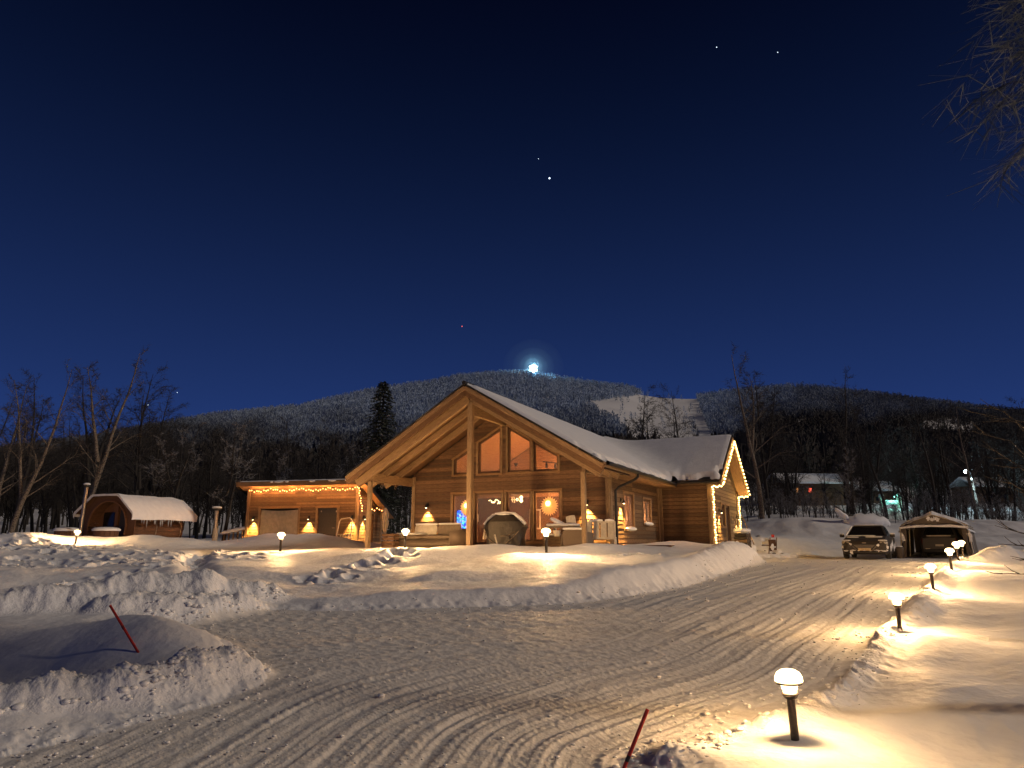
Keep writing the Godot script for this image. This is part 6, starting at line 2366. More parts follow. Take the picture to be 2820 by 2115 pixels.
func build_parking() -> void:
	var p := Vector3(16.42, 0, -33.57)
	var c := thing("parked_car", "dark car caked with snow, parked nose-out beside the carport", "car", Vector3(p.x, drive_height(32.0) + 0.03, p.z), -0.55)
	var mb := MB.new()
	shell(mb, [[2.2, 0.72, 0.24, 0.5, 0.62, 0.6], [2.12, 0.84, 0.2, 0.6, 0.74, 0.72], [1.9, 0.93, 0.18, 0.68, 0.8, 0.8], [1.4, 0.95, 0.2, 0.78, 0.8, 0.9], [0.95, 0.95, 0.2, 0.84, 0.8, 0.98], [0.0, 0.95, 0.2, 0.88, 0.86, 0.98], [-1.2, 0.95, 0.2, 0.9, 0.86, 1.0], [-1.9, 0.93, 0.22, 0.9, 0.82, 1.02], [-2.25, 0.82, 0.3, 0.8, 0.7, 0.95]])
	part("body", mb, M.carpaint, c)
	mb = MB.new()
	mb.hexa([Vector3(-0.62, 1.42, 0.25), Vector3(0.62, 1.42, 0.25), Vector3(0.83, 0.96, 1.0), Vector3(-0.83, 0.96, 1.0), Vector3(-0.6, 1.44, -1.2), Vector3(0.6, 1.44, -1.2), Vector3(0.8, 0.98, -2.0), Vector3(-0.8, 0.98, -2.0)])
	pillow(mb, Vector3(0, 1.43, -0.5), Vector3(1.26, 0.09, 1.6))
	var cab := part("cabin", mb, M.carpaint, c)
	mb = MB.new()
	var wb := Vector3(0, 0.006, 0.01)
	mb.hexa([Vector3(-0.58, 1.4, 0.285) + wb, Vector3(0.58, 1.4, 0.285) + wb, Vector3(0.74, 0.99, 0.955) + wb, Vector3(-0.74, 0.99, 0.955) + wb, Vector3(-0.58, 1.4, 0.27), Vector3(0.58, 1.4, 0.27), Vector3(0.74, 0.99, 0.94), Vector3(-0.74, 0.99, 0.94)])
	part("windscreen", mb, M.carglass, cab)
	for s in [-1.0, 1.0]:
		mb = MB.new()
		mb.quad(Vector3(s * 0.655, 1.38, 0.12), Vector3(s * 0.655, 1.38, -1.1), Vector3(s * 0.81, 1.0, -1.5), Vector3(s * 0.82, 1.0, 0.75))
		part("side_window", mb, M.carglass, cab)
		mb = MB.new()
		pillow(mb, Vector3(s * 1.03, 0.99, 0.72), Vector3(0.2, 0.14, 0.12))
		part("mirror", mb, M.carpaint, c)
		mb = MB.new()
		pillow(mb, Vector3(s * 0.72, 0.66, 2.0), Vector3(0.36, 0.17, 0.24), Basis(Vector3.UP, s * 0.45))
		var hl := part("headlight", mb, M.headlight, c)
		mb = MB.new()
		for k in 2:
			mb.lathe(Vector3(s * (0.66 + 0.14 * k), 0.66, 2.1 - 0.07 * k), [Vector2(0.055, 0.0), Vector2(0.045, 0.035), Vector2(0, 0.04)], 10, Basis(Vector3.RIGHT, PI / 2))
		part("reflector", mb, M.chrome, hl)
		for z in [1.35, -1.4]:
			wheel(c, Vector3(s * 0.84, 0.32, z))
	mb = MB.new()
	mb.plate(PackedVector2Array([Vector2(-0.3, 0.36), Vector2(0.3, 0.36), Vector2(0.5, 0.56), Vector2(0.44, 0.6), Vector2(-0.44, 0.6), Vector2(-0.5, 0.56)]), 2.12, 2.215)
	var gr := part("grille", mb, M.black, c)
	mb = MB.new()
	for y in [0.545, 0.5, 0.455]:
		mb.box(Vector3(0, y, 2.22), Vector3(0.8 - (0.55 - y) * 2.4, 0.014, 0.012))
	mb.rod([Vector3(-0.46, 0.52, 2.21), Vector3(-0.28, 0.35, 2.22), Vector3(0.28, 0.35, 2.22), Vector3(0.46, 0.52, 2.21)], [0.009, 0.009, 0.009, 0.009], 6)
	part("chrome_bar", mb, M.chrome, gr)
	mb = MB.new()
	pillow(mb, Vector3(0, 0.27, 2.12), Vector3(1.56, 0.16, 0.26))
	part("bumper", mb, M.black, c)
	mb = MB.new()
	mb.ball(Vector3(0, 0.67, 2.18), Vector3(0.09, 0.035, 0.02), 12, 6)
	part("badge", mb, M.chrome, c)
	mb = MB.new()
	mb.box(Vector3(0, 0.4, 2.225), Vector3(0.5, 0.11, 0.012))
	var pl := part("number_plate", mb, M.plate, c)
	letters(pl, "TSC 353", Vector3(0.01, 0.4, 2.233), 0.085, plain(lin(0.3, 0.1, 0.03), 0.6))
	# snow on it
	mb = MB.new()
	pillow(mb, Vector3(0, 1.47, -0.45), Vector3(1.22, 0.07, 1.5))
	pillow(mb, Vector3(-0.2, 0.985, 1.15), Vector3(1.2, 0.05, 0.34))
	pillow(mb, Vector3(0.35, 0.93, 1.55), Vector3(0.7, 0.05, 0.25))
	pillow(mb, Vector3(-0.5, 0.92, 1.5), Vector3(0.5, 0.05, 0.3))
	pillow(mb, Vector3(0.72, 0.78, 1.98), Vector3(0.36, 0.05, 0.2))
	pillow(mb, Vector3(-0.72, 0.78, 1.98), Vector3(0.36, 0.05, 0.2))
	mb.rod([Vector3(-0.85, 0.97, 0.98), Vector3(-0.64, 1.43, 0.26)], [0.04, 0.04], 6)
	for k in 7:
		patch(mb, Vector3(-0.72 + 0.24 * k, 0.33 + 0.02 * (k % 2), 2.2), Vector3(0.16, 0.045, 0.06), k + 70)
	for k in 9:
		var q := [[-0.78, 0.68, 2.06], [-0.84, 0.5, 2.06], [-0.74, 0.4, 2.12], [0.78, 0.36, 2.1], [0.66, 0.3, 2.17], [-0.55, 0.26, 2.22], [0.84, 0.48, 2.05], [0.6, 0.58, 2.16], [-0.6, 0.6, 2.15]]
		patch(mb, Vector3(q[k][0], q[k][1], q[k][2]) + Vector3(0, 0, 0.02), Vector3(0.15, 0.09, 0.02), k, Basis(Vector3.UP, 0.4 * signf(q[k][0])))
	for k in 6:
		patch(mb, Vector3(0.97, 0.45 + 0.09 * (k % 3), 1.5 - 0.6 * k), Vector3(0.32, 0.2, 0.02), k + 20, Basis(Vector3.UP, PI / 2))
	pillow(mb, Vector3(-1.03, 1.07, 0.72), Vector3(0.2, 0.06, 0.12))
	pillow(mb, Vector3(1.03, 1.07, 0.72), Vector3(0.2, 0.06, 0.12))
	part("snow", mb, M.cap, c)
	# carport of cloth on tubes
	var turn := -0.6
	var at := Vector3(19.7, 1.42, -34.0)
	var t := thing("carport_tent", "cloth carport with snow on its gabled roof, open towards the drive", "carport", at, turn)
	var w := 1.36
	var ev := 1.5
	var pk := 2.02
	var dp := 5.4
	for z in [0.0, -1.8, -3.6, -5.4]:
		mb = MB.new()
		mb.rod([Vector3(-w - 0.1, 0, z), Vector3(-w, ev, z), Vector3(-w * 0.86, ev + 0.12, z), Vector3(0, pk, z), Vector3(w * 0.86, ev + 0.12, z), Vector3(w, ev, z), Vector3(w + 0.1, 0, z)], [0.03, 0.03, 0.03, 0.03, 0.03, 0.03, 0.03], 8)
		part("frame_hoop", mb, M.white, t)
	for x in [[-w, ev], [0.0, pk], [w, ev]]:
		mb = MB.new()
		mb.rod([Vector3(x[0], x[1] - 0.05, 0), Vector3(x[0], x[1] - 0.05, -dp)], [0.024, 0.024], 8)
		part("frame_tube", mb, M.white, t)
	for k in 3:
		mb = MB.new()
		mb.rod([Vector3(-0.95 + 0.5 * k, ev + 0.05, 0.0), Vector3(-0.2 + 0.6 * k, pk - 0.25 - 0.1 * k, -1.8)], [0.016, 0.016], 6)
		part("brace", mb, M.white, t)
	mb = MB.new()
	var rp := [Vector2(-w - 0.06, ev - 0.12), Vector2(-w * 0.95, ev + 0.1), Vector2(0, pk + 0.05), Vector2(w * 0.95, ev + 0.1), Vector2(w + 0.06, ev - 0.12)]
	for i in 4:
		for j in 12:
			var q := []
			for o in [[0, 0], [1, 0], [1, 1], [0, 1]]:
				var e: Vector2 = rp[i + o[0]]
				var z: float = 0.05 - (dp + 0.1) * (j + o[1]) / 12.0
				q.append(Vector3(e.x, e.y - 0.04 * absf(sin(z * 1.75)), z))
			mb.hexa([q[3], q[2], q[1], q[0], q[3] - Vector3(0, 0.02, 0), q[2] - Vector3(0, 0.02, 0), q[1] - Vector3(0, 0.02, 0), q[0] - Vector3(0, 0.02, 0)])
	part("roof_cloth", mb, M.tent, t)
	mb = MB.new()
	mb.plate(PackedVector2Array([Vector2(-w * 0.86, ev + 0.1), Vector2(w * 0.86, ev + 0.1), Vector2(0, pk)]), 0.0, 0.02)
	part("gable_cloth", mb, M.tent, t)
	for s in [-1.0, 1.0]:
		mb = MB.new()
		for j in 18:
			var q := []
			for o in [[0, 0], [1, 0], [1, 1], [0, 1]]:
				var z: float = -dp * (j + o[0]) / 18.0
				q.append(Vector3(s * (w + 0.02 + 0.1 * o[1] + 0.05 * sin(z * 5.0) * o[1]), (ev - 0.1) * (1 - o[1]), z))
			mb.quad(q[0], q[1], q[2], q[3])
		part("side_cloth", mb, M.tent, t)
	mb = MB.new()
	mb.plate(PackedVector2Array([Vector2(-w, 0), Vector2(w, 0), Vector2(w, ev), Vector2(0, pk), Vector2(-w, ev)]), -dp - 0.03, -dp)
	part("rear_cloth", mb, M.tent, t)
	# tied-back front curtains
	for s in [-1.0, 1.0]:
		mb = MB.new()
		for k in 5:
			var x0: float = s * (w - 0.02 - 0.05 * k)
			mb.rod([Vector3(x0, ev, 0.03), Vector3(s * (w - 0.1 - 0.02 * k), ev * 0.55, 0.06), Vector3(s * (w + 0.05 - 0.03 * k), 0.05, 0.05)], [0.03, 0.05, 0.035], 6)
		part("curtain", mb, M.tent, t)
	# snow on the roof and along its front edge
	mb = MB.new()
	for i in 24:
		for j in 16:
			var q := []
			for o in [[0, 1], [1, 1], [1, 0], [0, 0]]:
				var x: float = -1.48 + 2.96 * (i + o[0]) / 24.0
				var z: float = 0.14 - 5.7 * (j + o[1]) / 16.0
				var e := minf(1.48 - absf(x), minf(0.14 - z, z + 5.56))
				q.append(Vector3(x, pk + 0.02 - 0.4 * absf(x) - 0.22 * smoothstep(1.1, 1.5, absf(x)) + 0.15 * smoothstep(-0.02, 0.2, e) + 0.06 * fine.get_noise_2d(x * 2.0, z), z))
			mb.quad(q[0], q[1], q[2], q[3])
	for s in [[-1.4, 1.42, 0.0, 1.5], [0.0, 1.5, 1.4, 1.42]]:
		mb.rod([Vector3(s[0], s[1], 0.1), Vector3((s[0] + s[2]) / 2, (s[1] + s[3]) / 2 + 0.04, 0.12), Vector3(s[2], s[3], 0.1)], [0.05, 0.07, 0.05], 8)
	for k in 4:
		patch(mb, Vector3(-0.15 + 0.12 * k, 1.84 - 0.05 * (k % 2), 0.03), Vector3(0.1, 0.13, 0.03), k + 40)
	patch(mb, Vector3(-1.3, 1.0, 0.12), Vector3(0.1, 0.3, 0.05), 50)
	patch(mb, Vector3(1.42, 1.0, 0.12), Vector3(0.1, 0.34, 0.05), 51)
	part("snow", mb, M.cap, t)
	# what is parked in it
	var b := Basis(Vector3.UP, turn)
	var v := thing("parked_van", "dark vehicle parked inside the cloth carport, seen from behind", "car", at + b * Vector3(0.1, 0.0, -2.9), turn)
	mb = MB.new()
	shell(mb, [[2.0, 0.7, 0.35, 0.8, 0.66, 0.95], [1.9, 0.8, 0.26, 0.85, 0.74, 1.05], [1.0, 0.86, 0.22, 0.9, 0.78, 1.1], [-1.2, 0.86, 0.22, 0.9, 0.78, 1.08], [-2.0, 0.74, 0.3, 0.7, 0.66, 0.8]])
	mb.hexa([Vector3(-0.6, 1.52, 1.45), Vector3(0.6, 1.52, 1.45), Vector3(0.76, 1.02, 1.9), Vector3(-0.76, 1.02, 1.9), Vector3(-0.6, 1.52, -0.3), Vector3(0.6, 1.52, -0.3), Vector3(0.76, 1.0, -1.0), Vector3(-0.76, 1.0, -1.0)])
	part("body", mb, M.carpaint, v)
	mb = MB.new()
	mb.hexa([Vector3(-0.52, 1.47, 1.52), Vector3(0.52, 1.47, 1.52), Vector3(0.64, 1.1, 1.86), Vector3(-0.64, 1.1, 1.86), Vector3(-0.52, 1.47, 1.5), Vector3(0.52, 1.47, 1.5), Vector3(0.64, 1.1, 1.84), Vector3(-0.64, 1.1, 1.84)])
	part("rear_window", mb, M.carglass, v)
	mb = MB.new()
	mb.box(Vector3(0, 1.06, 1.97), Vector3(1.0, 0.05, 0.1))
	part("snow_strip", mb, M.tarp, v)
	mb = MB.new()
	mb.box(Vector3(0, 0.62, 2.01), Vector3(0.34, 0.09, 0.02))
	part("number_plate", mb, M.tarp, v)
	for s in [-1.0, 1.0]:
		mb = MB.new()
		pillow(mb, Vector3(s * 0.66, 0.8, 1.94), Vector3(0.14, 0.3, 0.12))
		part("tail_light", mb, plain(lin(0.12, 0.02, 0.015), 0.2), v)
		mb = MB.new()
		mb.box(Vector3(s * 0.5, 0.45, 2.0), Vector3(0.2, 0.06, 0.03))
		part("reflector", mb, M.tarp, v)
		wheel(v, Vector3(s * 0.76, 0.32, 1.2))
		wheel(v, Vector3(s * 0.76, 0.32, -1.2))
	mb = MB.new()
	pillow(mb, Vector3(0, 0.36, 1.95), Vector3(1.4, 0.18, 0.22))
	part("bumper", mb, M.black, v)
	# barrel between car and tent, wood stack by the gable, sledge with a red reflector
	var o := thing("waste_bin", "dim rounded bin standing between the car and the carport", "bin", Vector3(17.95, 1.44, -33.9))
	o.scale = Vector3.ONE * 0.62
	mb = MB.new()
	mb.lathe(Vector3.ZERO, [Vector2(0.0, 0.0), Vector2(0.24, 0.0), Vector2(0.3, 0.7), Vector2(0.32, 0.72), Vector2(0.3, 0.8), Vector2(0.15, 0.87), Vector2(0.0, 0.88)], 18)
	part("drum", mb, M.tent, o)
	mb = MB.new()
	mb.ball(Vector3(0, 0.88, 0), Vector3(0.25, 0.06, 0.25))
	part("snow", mb, M.cap, o)
	o = thing("firewood_stack", "stack of firewood under snow at the corner of the fairy-lit gable", "firewood", at_house(7.6, 1.75, -8.2), HOUSE_TURN + PI / 2)
	for j in 6:
		for i in 9:
			mb = MB.new()
			var r := rng.randf_range(0.055, 0.075)
			var x := -0.6 + 0.15 * i + 0.07 * (j % 2)
			mb.rod([Vector3(x, 0.08 + 0.13 * j, -0.25 + rng.randf_range(-0.03, 0.03)), Vector3(x, 0.08 + 0.13 * j, 0.25)], [r, r], 7)
			part("log", mb, M.bark if (i + j) % 3 else M.post, o)
	mb = MB.new()
	pillow(mb, Vector3(0, 0.92, 0), Vector3(1.5, 0.2, 0.62))
	part("snow", mb, M.cap, o)
	for k in 2:
		o = thing("leaning_pole", ["thin pole leaning on the fairy-lit gable wall by the wood stack", "second thin pole leaning by the gable's far corner"][k], "pole", at_house(7.3, 1.9, [-11.0, -14.2][k]), HOUSE_TURN, "leaning poles")
		part("shaft", _stick(Vector3(0, 0, 0), Vector3(-0.6, 1.6, -0.5), 0.022), M.post, o)
	o = thing("kick_sled", "small dark sled under snow with a red reflector, beyond the drive's end", "sled", Vector3(12.1, ground(12.1, -34.2), -34.2), 0.3)
	for s in [-1.0, 1.0]:
		mb = MB.new()
		mb.rod([Vector3(s * 0.2, 0.03, 0.6), Vector3(s * 0.2, 0.03, -0.5), Vector3(s * 0.2, 0.15, -0.75)], [0.018, 0.018, 0.018], 6)
		part("runner", mb, M.metal, o)
		mb = MB.new()
		mb.rod([Vector3(s * 0.2, 0.03, 0.1), Vector3(s * 0.18, 0.75, 0.25)], [0.02, 0.02], 6)
		part("upright", mb, M.back, o)
	mb = MB.new()
	mb.box(Vector3(0, 0.38, -0.15), Vector3(0.4, 0.04, 0.5))
	mb.box(Vector3(0, 0.5, 0.14), Vector3(0.38, 0.3, 0.03))
	mb.box(Vector3(0, 0.2, 0.16), Vector3(0.34, 0.16, 0.03))
	part("seat", mb, M.back, o)
	mb = MB.new()
	pillow(mb, Vector3(0, 0.47, -0.15), Vector3(0.46, 0.18, 0.5))
	patch(mb, Vector3(-0.05, 0.3, 0.2), Vector3(0.12, 0.22, 0.04), 61)
	pillow(mb, Vector3(0.12, 0.08, 0.3), Vector3(0.3, 0.2, 0.3))
	part("snow", mb, M.cap, o)
	mb = MB.new()
	mb.box(Vector3(-0.02, 0.82, 0.24), Vector3(0.13, 0.14, 0.04))
	part("red_reflector", mb, M.red, o)
	o = thing("snowed_in_lump", "low rounded thing under snow left of the sled", "snow heap", Vector3(10.9, ground(10.9, -34.0), -34.0))
	mb = MB.new()
	pillow(mb, Vector3(0, 0.12, 0), Vector3(0.8, 0.4, 0.7))
	part("snow", mb, M.cap, o)


func letters(parent: Node3D, text: String, at: Vector3, size: float, mat: Material) -> void:
	var m := TextMesh.new()
	var f := SystemFont.new()
	f.font_names = PackedStringArray(["Droid Sans"])
	m.font = f
	m.text = text
	m.font_size = 64
	m.pixel_size = size / 64.0
	m.depth = 0.004
	var o := part("lettering", m, mat, parent)
	o.position = at


# ---------------------------------------------------------------- far things
func build_far_things() -> void:
	# the star of light on the summit
	var top := hill_height(33.0, 1085.0)
	var s := thing("light_star", "white six-lobed star of light shining on the hill summit", "light star", Vector3(33.4, 270.5, -1085.0))
	var shape := PackedVector2Array()
	for k in 72:
		var a := TAU * k / 72 + PI / 2
		shape.append(Vector2(cos(a), sin(a)) * (5.6 + 1.5 * cos(6.0 * (a - PI / 2))))
	var hole := PackedVector2Array()
	for k in 72:
		var a := TAU * k / 72 + PI / 2
		hole.append(Vector2(cos(a), sin(a)) * 1.7)
	var mb := MB.new()
	for k in 72:
		var n := (k + 1) % 72
		mb.hexa([Vector3(shape[n].x, shape[n].y, 0.5), Vector3(shape[k].x, shape[k].y, 0.5), Vector3(hole[k].x, hole[k].y, 0.5), Vector3(hole[n].x, hole[n].y, 0.5), Vector3(shape[n].x, shape[n].y, -0.5), Vector3(shape[k].x, shape[k].y, -0.5), Vector3(hole[k].x, hole[k].y, -0.5), Vector3(hole[n].x, hole[n].y, -0.5)])
	part("light_panel", mb, glowing(Color(0.85, 0.97, 1.0), 3.0), s)
	mb = MB.new()
	mb.rod([Vector3(0, -5.0, -1.0), Vector3(0, -16.0, -1.0)], [0.5, 0.5], 8)
	part("mast", mb, M.metal, s)
	for q in 4:
		var mist := FogVolume.new()
		mist.name = numbered("light_mist")
		mist.shape = RenderingServer.FOG_VOLUME_SHAPE_ELLIPSOID
		mist.size = Vector3(30, 28, 16) * [1.0, 1.5, 2.2, 3.2][q]
		var fm := FogMaterial.new()
		fm.albedo = Color(0.9, 0.95, 1.0)
		fm.density = [0.004, 0.002, 0.0012, 0.0008][q]
		mist.material = fm
		add_child(mist)
		mist.position = s.position + Vector3(0, 3, 0)
		mist.set_meta("kind", "stuff")
	omni(Vector3(0, -1.0, 5.0), 400.0, Color(0.62, 0.9, 1.0), 3.0, s)
	omni(Vector3(0, 8.0, -4.0), 120.0, Color(0.62, 0.9, 1.0), 3.0, s)
	var h := thing("summit_hut", "low hut with three lit windows left of the summit star", "hut", Vector3(17.5, hill_height(17.5, 1085.0) - 0.5, -1085.0))
	mb = MB.new()
	mb.box(Vector3(0, 3.0, 0), Vector3(17, 6, 8))
	part("wall", mb, M.back, h)
	mb = MB.new()
	mb.hexa([Vector3(-9, 6.8, 5), Vector3(10, 9.5, 5), Vector3(10, 8.3, 5), Vector3(-9, 5.9, 5), Vector3(-9, 6.8, -5), Vector3(10, 9.5, -5), Vector3(10, 8.3, -5), Vector3(-9, 5.9, -5)])
	part("roof", mb, M.cap, h)
	for k in 3:
		mb = MB.new()
		mb.box(Vector3(-5.2 + 4.6 * k, 3.4 + 0.3 * k, 4.1), Vector3(1.9, 1.9, 0.2))
		part("window", mb, glowing(Color(1.0, 0.88, 0.62) if k < 2 else Color(0.8, 0.9, 1.0), 1.6), h)
	# street lamp beyond the field
	var y0 := hill_height(58.0, 90.0)
	var l := thing("street_lamp", "lit street lamp on a pale pole beyond the field at right", "street lamp", Vector3(58.1, y0, -90.0))
	mb = MB.new()
	mb.rod([Vector3(0, 0, 0), Vector3(-0.35, 10.2 - y0, 0)], [0.16, 0.13], 8)
	part("pole", mb, M.white, l)
	mb = MB.new()
	mb.rod([Vector3(-0.35, 10.2 - y0, 0), Vector3(-0.5, 10.9 - y0, 0.1), Vector3(-1.2, 11.05 - y0, 0.5)], [0.07, 0.07, 0.06], 6)
	part("arm", mb, M.metal, l)
	mb = MB.new()
	mb.ball(Vector3(-1.3, 10.95 - y0, 0.6), Vector3(0.24, 0.22, 0.24), 10, 6)
	part("lamp_head", mb, glowing(Color(0.85, 0.97, 1.0), 14.0), l)
	omni(Vector3(-1.3, 10.95 - y0, 0.6), 12.0, Color(0.8, 0.95, 1.0), 0.15, l)
	l = thing("street_lamp", "small yellowish lamp among the trees right of the fairy-lit gable", "street lamp", Vector3(40.0, hill_height(40.0, 100.0), -100.0))
	var top2 := 11.15 - hill_height(40.0, 100.0)
	mb = MB.new()
	mb.rod([Vector3(0, 0, 0), Vector3(0, top2, 0)], [0.1, 0.08], 8)
	part("pole", mb, M.white, l)
	mb = MB.new()
	mb.ball(Vector3(-0.2, top2 + 0.1, 0.2), Vector3(0.24, 0.3, 0.24), 10, 6)
	part("lamp_head", mb, glowing(Color(0.9, 0.95, 0.65), 1.6), l)
	omni(Vector3(-0.2, top2 + 0.1, 0.2), 1.5, Color(0.9, 0.95, 0.7), 0.15, l)
	# two low houses
	var houses := [
		["far_house", "low snowy-roofed house with a glowing red window among the far trees", Vector3(40.0, 7.6, -98.0), 8.5, 2.6],
		["far_house", "long low dark house with a snowy roof edge left of the teal-lit gateway", Vector3(49.5, 6.8, -103.0), 9.0, 2.8],
		["far_house", "dark house roof at the right edge beyond the street lamp", Vector3(70.0, 7.2, -104.0), 10.0, 3.0],
	]
	for k in 3:
		var d: Array = houses[k]
		var o := thing(d[0], d[1], "house", d[2], 0.1, "houses beyond the field")
		mb = MB.new()
		mb.box(Vector3(0, d[4] / 2 - 1.5, 0), Vector3(d[3], d[4] + 3.0, 5.0))
		part("wall", mb, M.back, o)
		mb = MB.new()
		for q in 2:
			var z0: float = 3.0 if q == 0 else -3.0
			mb.hexa([Vector3(-d[3] / 2 - 0.5, d[4] + 1.35, 0), Vector3(d[3] / 2 + 0.5, d[4] + 1.35, 0), Vector3(d[3] / 2 + 0.5, d[4] - 0.05, z0), Vector3(-d[3] / 2 - 0.5, d[4] - 0.05, z0), Vector3(-d[3] / 2 - 0.5, d[4] + 1.1, 0), Vector3(d[3] / 2 + 0.5, d[4] + 1.1, 0), Vector3(d[3] / 2 + 0.5, d[4] - 0.3, z0), Vector3(-d[3] / 2 - 0.5, d[4] - 0.3, z0)])
		part("roof", mb, M.cap, o)
		for q in 3:
			mb = MB.new()
			mb.box(Vector3(-d[3] * 0.3 + d[3] * 0.22 * q, 1.45, 2.52), Vector3(0.4, 0.55, 0.06))
			var lit := k == 0 and q < 2
			part("window", mb, glowing(Color(1.0, 0.62, 0.2) if q == 0 else Color(1.0, 0.3, 0.15), 0.25 if q == 0 else 0.7) if lit else M.carglass, o)
	# a gateway whose snow is lit teal from within
	var gt := thing("lit_gateway", "low snowy gateway lit pale teal beyond the trees", "gateway", Vector3(47.2, 6.9, -90.0), 0.1)
	for x in [-1.15, 1.15]:
		mb = MB.new()
		mb.box(Vector3(x, 0.3, 0), Vector3(0.4, 1.5, 0.4))
		part("gatepost", mb, M.white, gt)
		mb = MB.new()
		mb.ball(Vector3(x, 1.1, 0), Vector3(0.32, 0.25, 0.3))
		part("snow_cap", mb, M.cap, gt)
	mb = MB.new()
	pillow(mb, Vector3(0, 0.25, -0.1), Vector3(2.4, 0.6, 0.6))
	part("snow_ledge", mb, M.cap, gt)
	mb = MB.new()
	mb.ball(Vector3(0, 0.9, 0.9), Vector3(0.09, 0.09, 0.09), 8, 5)
	part("lamp", mb, glowing(Color(0.6, 1.0, 0.9), 2.0), gt)
	omni(Vector3(0, 0.9, 0.9), 1.3, Color(0.55, 1.0, 0.88), 0.08, gt)
	# stars
	var sky := [[1187, 385, 2.2, "brightest white star, high above the house ridge"], [998, 705, 1.4, "faint reddish star above the house's left roof slope"], [1548, 102, 1.3, "faint star near the top of the sky, left of a fainter one"], [1680, 113, 1.2, "faint star near the top right of the sky"], [320, 875, 1.6, "star low over the trees at left"], [383, 848, 0.9, "very faint star low at left, right of the brighter one"], [1163, 343, 0.9, "very faint star beside the brightest one"]]
	for k in sky.size():
		var q: Array = sky[k]
		var th := deg_to_rad(12.645)
		var u: float = (q[0] - 1106.0) / 1540.0
		var w: float = (829.5 - q[1]) / 1540.0
		var dir := Vector3(u, w * cos(th) + sin(th), -(cos(th) - w * sin(th))).normalized()
		mb = MB.new()
		mb.ball(Vector3.ZERO, Vector3.ONE * 1.9 * q[2], 8, 6)
		var st := single("star", mb, glowing(Color(1, 0.35, 0.3) if k == 1 else Color(0.85, 0.93, 1.0), 0.7 if k else 1.6), q[3], "star", "stars in the night sky")
		st.position = Vector3(0, EYE, 0) + dir * 4200.0


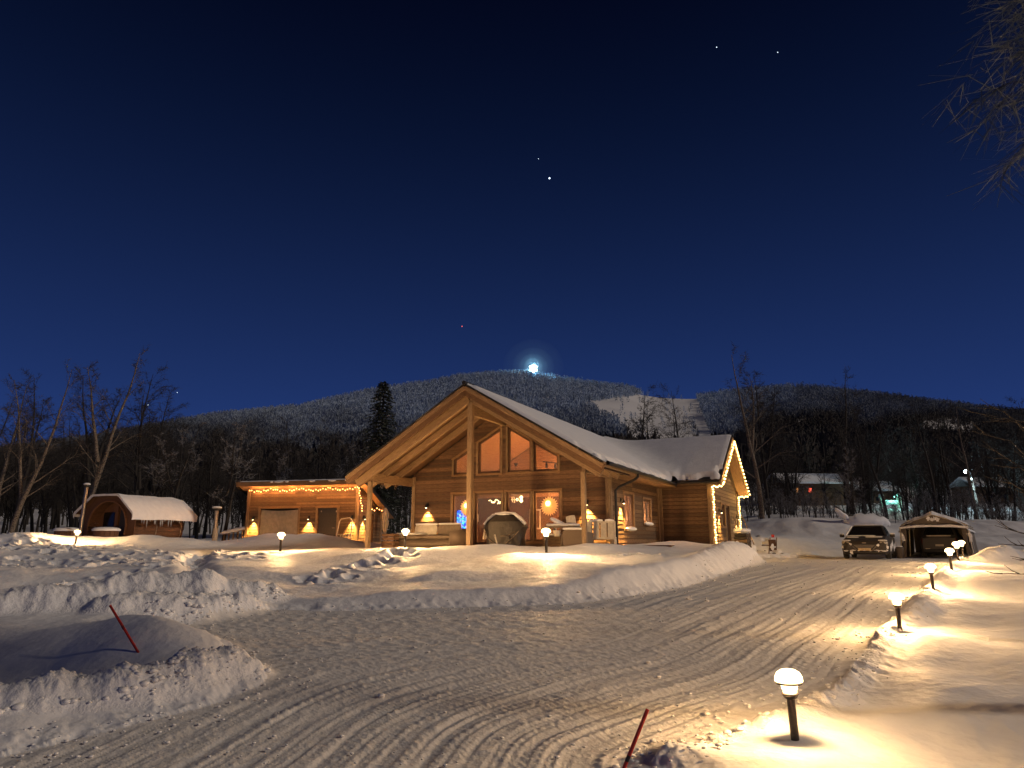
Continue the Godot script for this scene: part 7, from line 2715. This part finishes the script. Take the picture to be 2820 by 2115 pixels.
# ---------------------------------------------------------------- snow poles, clods and small things
func build_snow_bits() -> void:
	var o := thing("snow_pole", "red plough marker pole leaning left on the small mound at left", "marker pole", Vector3(-4.72, ground(-4.72, -9.75) - 0.05, -9.75))
	part("shaft", _stick(Vector3(0.03, -0.1, 0), Vector3(-0.6, 0.66, -0.1), 0.016), M.red, o)
	var mb := MB.new()
	mb.rod([Vector3(-0.36, 0.37, -0.06), Vector3(-0.39, 0.405, -0.065)], [0.018, 0.018], 8)
	part("band", mb, plain(lin(0.2, 0.02, 0.015), 0.4), o)
	o = thing("snow_pole", "red plough marker pole leaning right at the bottom edge of the picture", "marker pole", Vector3(0.83, ground(0.83, -6.5), -6.5))
	part("shaft", _stick(Vector3(-0.04, -0.2, 0), Vector3(0.32, 0.56, 0), 0.016), M.red, o)
	mb = MB.new()
	mb.rod([Vector3(0.128, 0.154, 0), Vector3(0.15, 0.2, 0)], [0.0175, 0.0175], 8)
	part("band", mb, M.black, o)
	# clods of snow on the drive and at the feet of the banks
	var r := RandomNumberGenerator.new()
	r.seed = 90
	var shapes := []
	for k in 4:
		mb = MB.new()
		mb.ball(Vector3.ZERO, Vector3.ONE, 9, 6)
		for i in mb.v.size():
			mb.v[i] *= 1.0 + 0.8 * lumpy.get_noise_3d(mb.v[i].x * 1.3 + k * 5.0, mb.v[i].y * 1.3, mb.v[i].z * 1.3)
		shapes.append(mb.done())
	for k in 4:
		var where := []
		while where.size() < 240:
			var d := 6.5 + 26.0 * r.randf() ** 1.6
			var x := r.randf_range(-0.7, 0.75) * d
			var s := sample(gs, x, d)
			var b := sample(gb, x, d)
			if s > 0.5 or s < -6.0:
				continue
			var near := 1.0 - smoothstep(0.0, 0.8, absf(s + 0.1))
			if r.randf() > 0.08 + near * 0.9 + b:
				continue
			var size := r.randf_range(0.006, 0.02) * (2.0 if r.randf() < 0.1 else 1.0)
			where.append(Transform3D(Basis.from_euler(Vector3(r.randf_range(-0.4, 0.4), r.randf() * TAU, 0)).scaled(Vector3(size * 1.2, size * 0.6, size)), Vector3(x, ground(x, -d) + size * 0.15 + 0.015, -d)))
		# bigger chunks thrown up on the left-hand piles
		var tries := 0
		while where.size() < 330 and tries < 60000:
			tries += 1
			var x := r.randf_range(-9.0, -2.6)
			var d := r.randf_range(7.2, 15.6)
			if sample(gb, x, d) < 0.35 or sample(gs, x, d) > 0.9 or lumpy.get_noise_2d(x * 1.1 + 9.0, d * 1.1) < r.randf_range(-0.25, 0.45):
				continue
			var size := 0.012 + 0.04 * r.randf() ** 4.0
			where.append(Transform3D(Basis.from_euler(Vector3(r.randf_range(-0.6, 0.6), r.randf() * TAU, 0)).scaled(Vector3(size * 1.2, size * 0.75, size)), Vector3(x, ground(x, -d) + size * 0.1 + 0.005, -d)))
		var mm := MultiMesh.new()
		mm.transform_format = MultiMesh.TRANSFORM_3D
		mm.mesh = shapes[k]
		mm.instance_count = where.size()
		for i in where.size():
			mm.set_instance_transform(i, where[i])
		var n := MultiMeshInstance3D.new()
		n.name = numbered("snow_clods")
		n.multimesh = mm
		n.material_override = M.clod
		add_child(n)
		n.set_meta("kind", "stuff")
		n.set_meta("label", "loose clods of snow on the drive and along its banks")
		n.set_meta("category", "snow")
	# lumps beside the far end of the drive, a fallen snowy tree on the field
	var fallen := thing("fallen_tree", "fallen tree under lumpy snow on the field behind the car", "fallen tree", Vector3(22.3, ground(22.3, -46.5) - 0.1, -46.5), 0.15)
	mb = MB.new()
	mb.rod([Vector3(-1.6, 1.25, 0), Vector3(-0.9, 0.75, 0), Vector3(0.4, 0.4, 0), Vector3(2.0, 0.2, 0)], [0.1, 0.16, 0.16, 0.12], 8)
	part("trunk", mb, M.bark, fallen)
	mb = MB.new()
	mb.ball(Vector3(0.45, 0.32, 0), Vector3(1.6, 0.5, 0.7), 28, 14)
	mb.ball(Vector3(-1.15, 0.7, 0), Vector3(0.75, 0.2, 0.22), 16, 8, Basis(Vector3(0, 0, 1), -0.75))
	for i in mb.v.size():
		mb.v[i].y += 0.28 * fine.get_noise_3d(mb.v[i].x * 1.6, mb.v[i].y * 1.6, mb.v[i].z * 1.6)
	part("snow", mb, M.cap, fallen)
	mb = MB.new()
	for k in 14:
		var x := -1.2 + 3.0 * k / 13.0
		var a := Vector3(x, 0.55, 0)
		mb.tube([a, a + Vector3(r.randf_range(-0.2, 0.5), r.randf_range(0.1, 0.6), r.randf_range(-0.6, 0.6))], [0.025, 0.005], 4)
	part("branches", mb, M.frost, fallen)
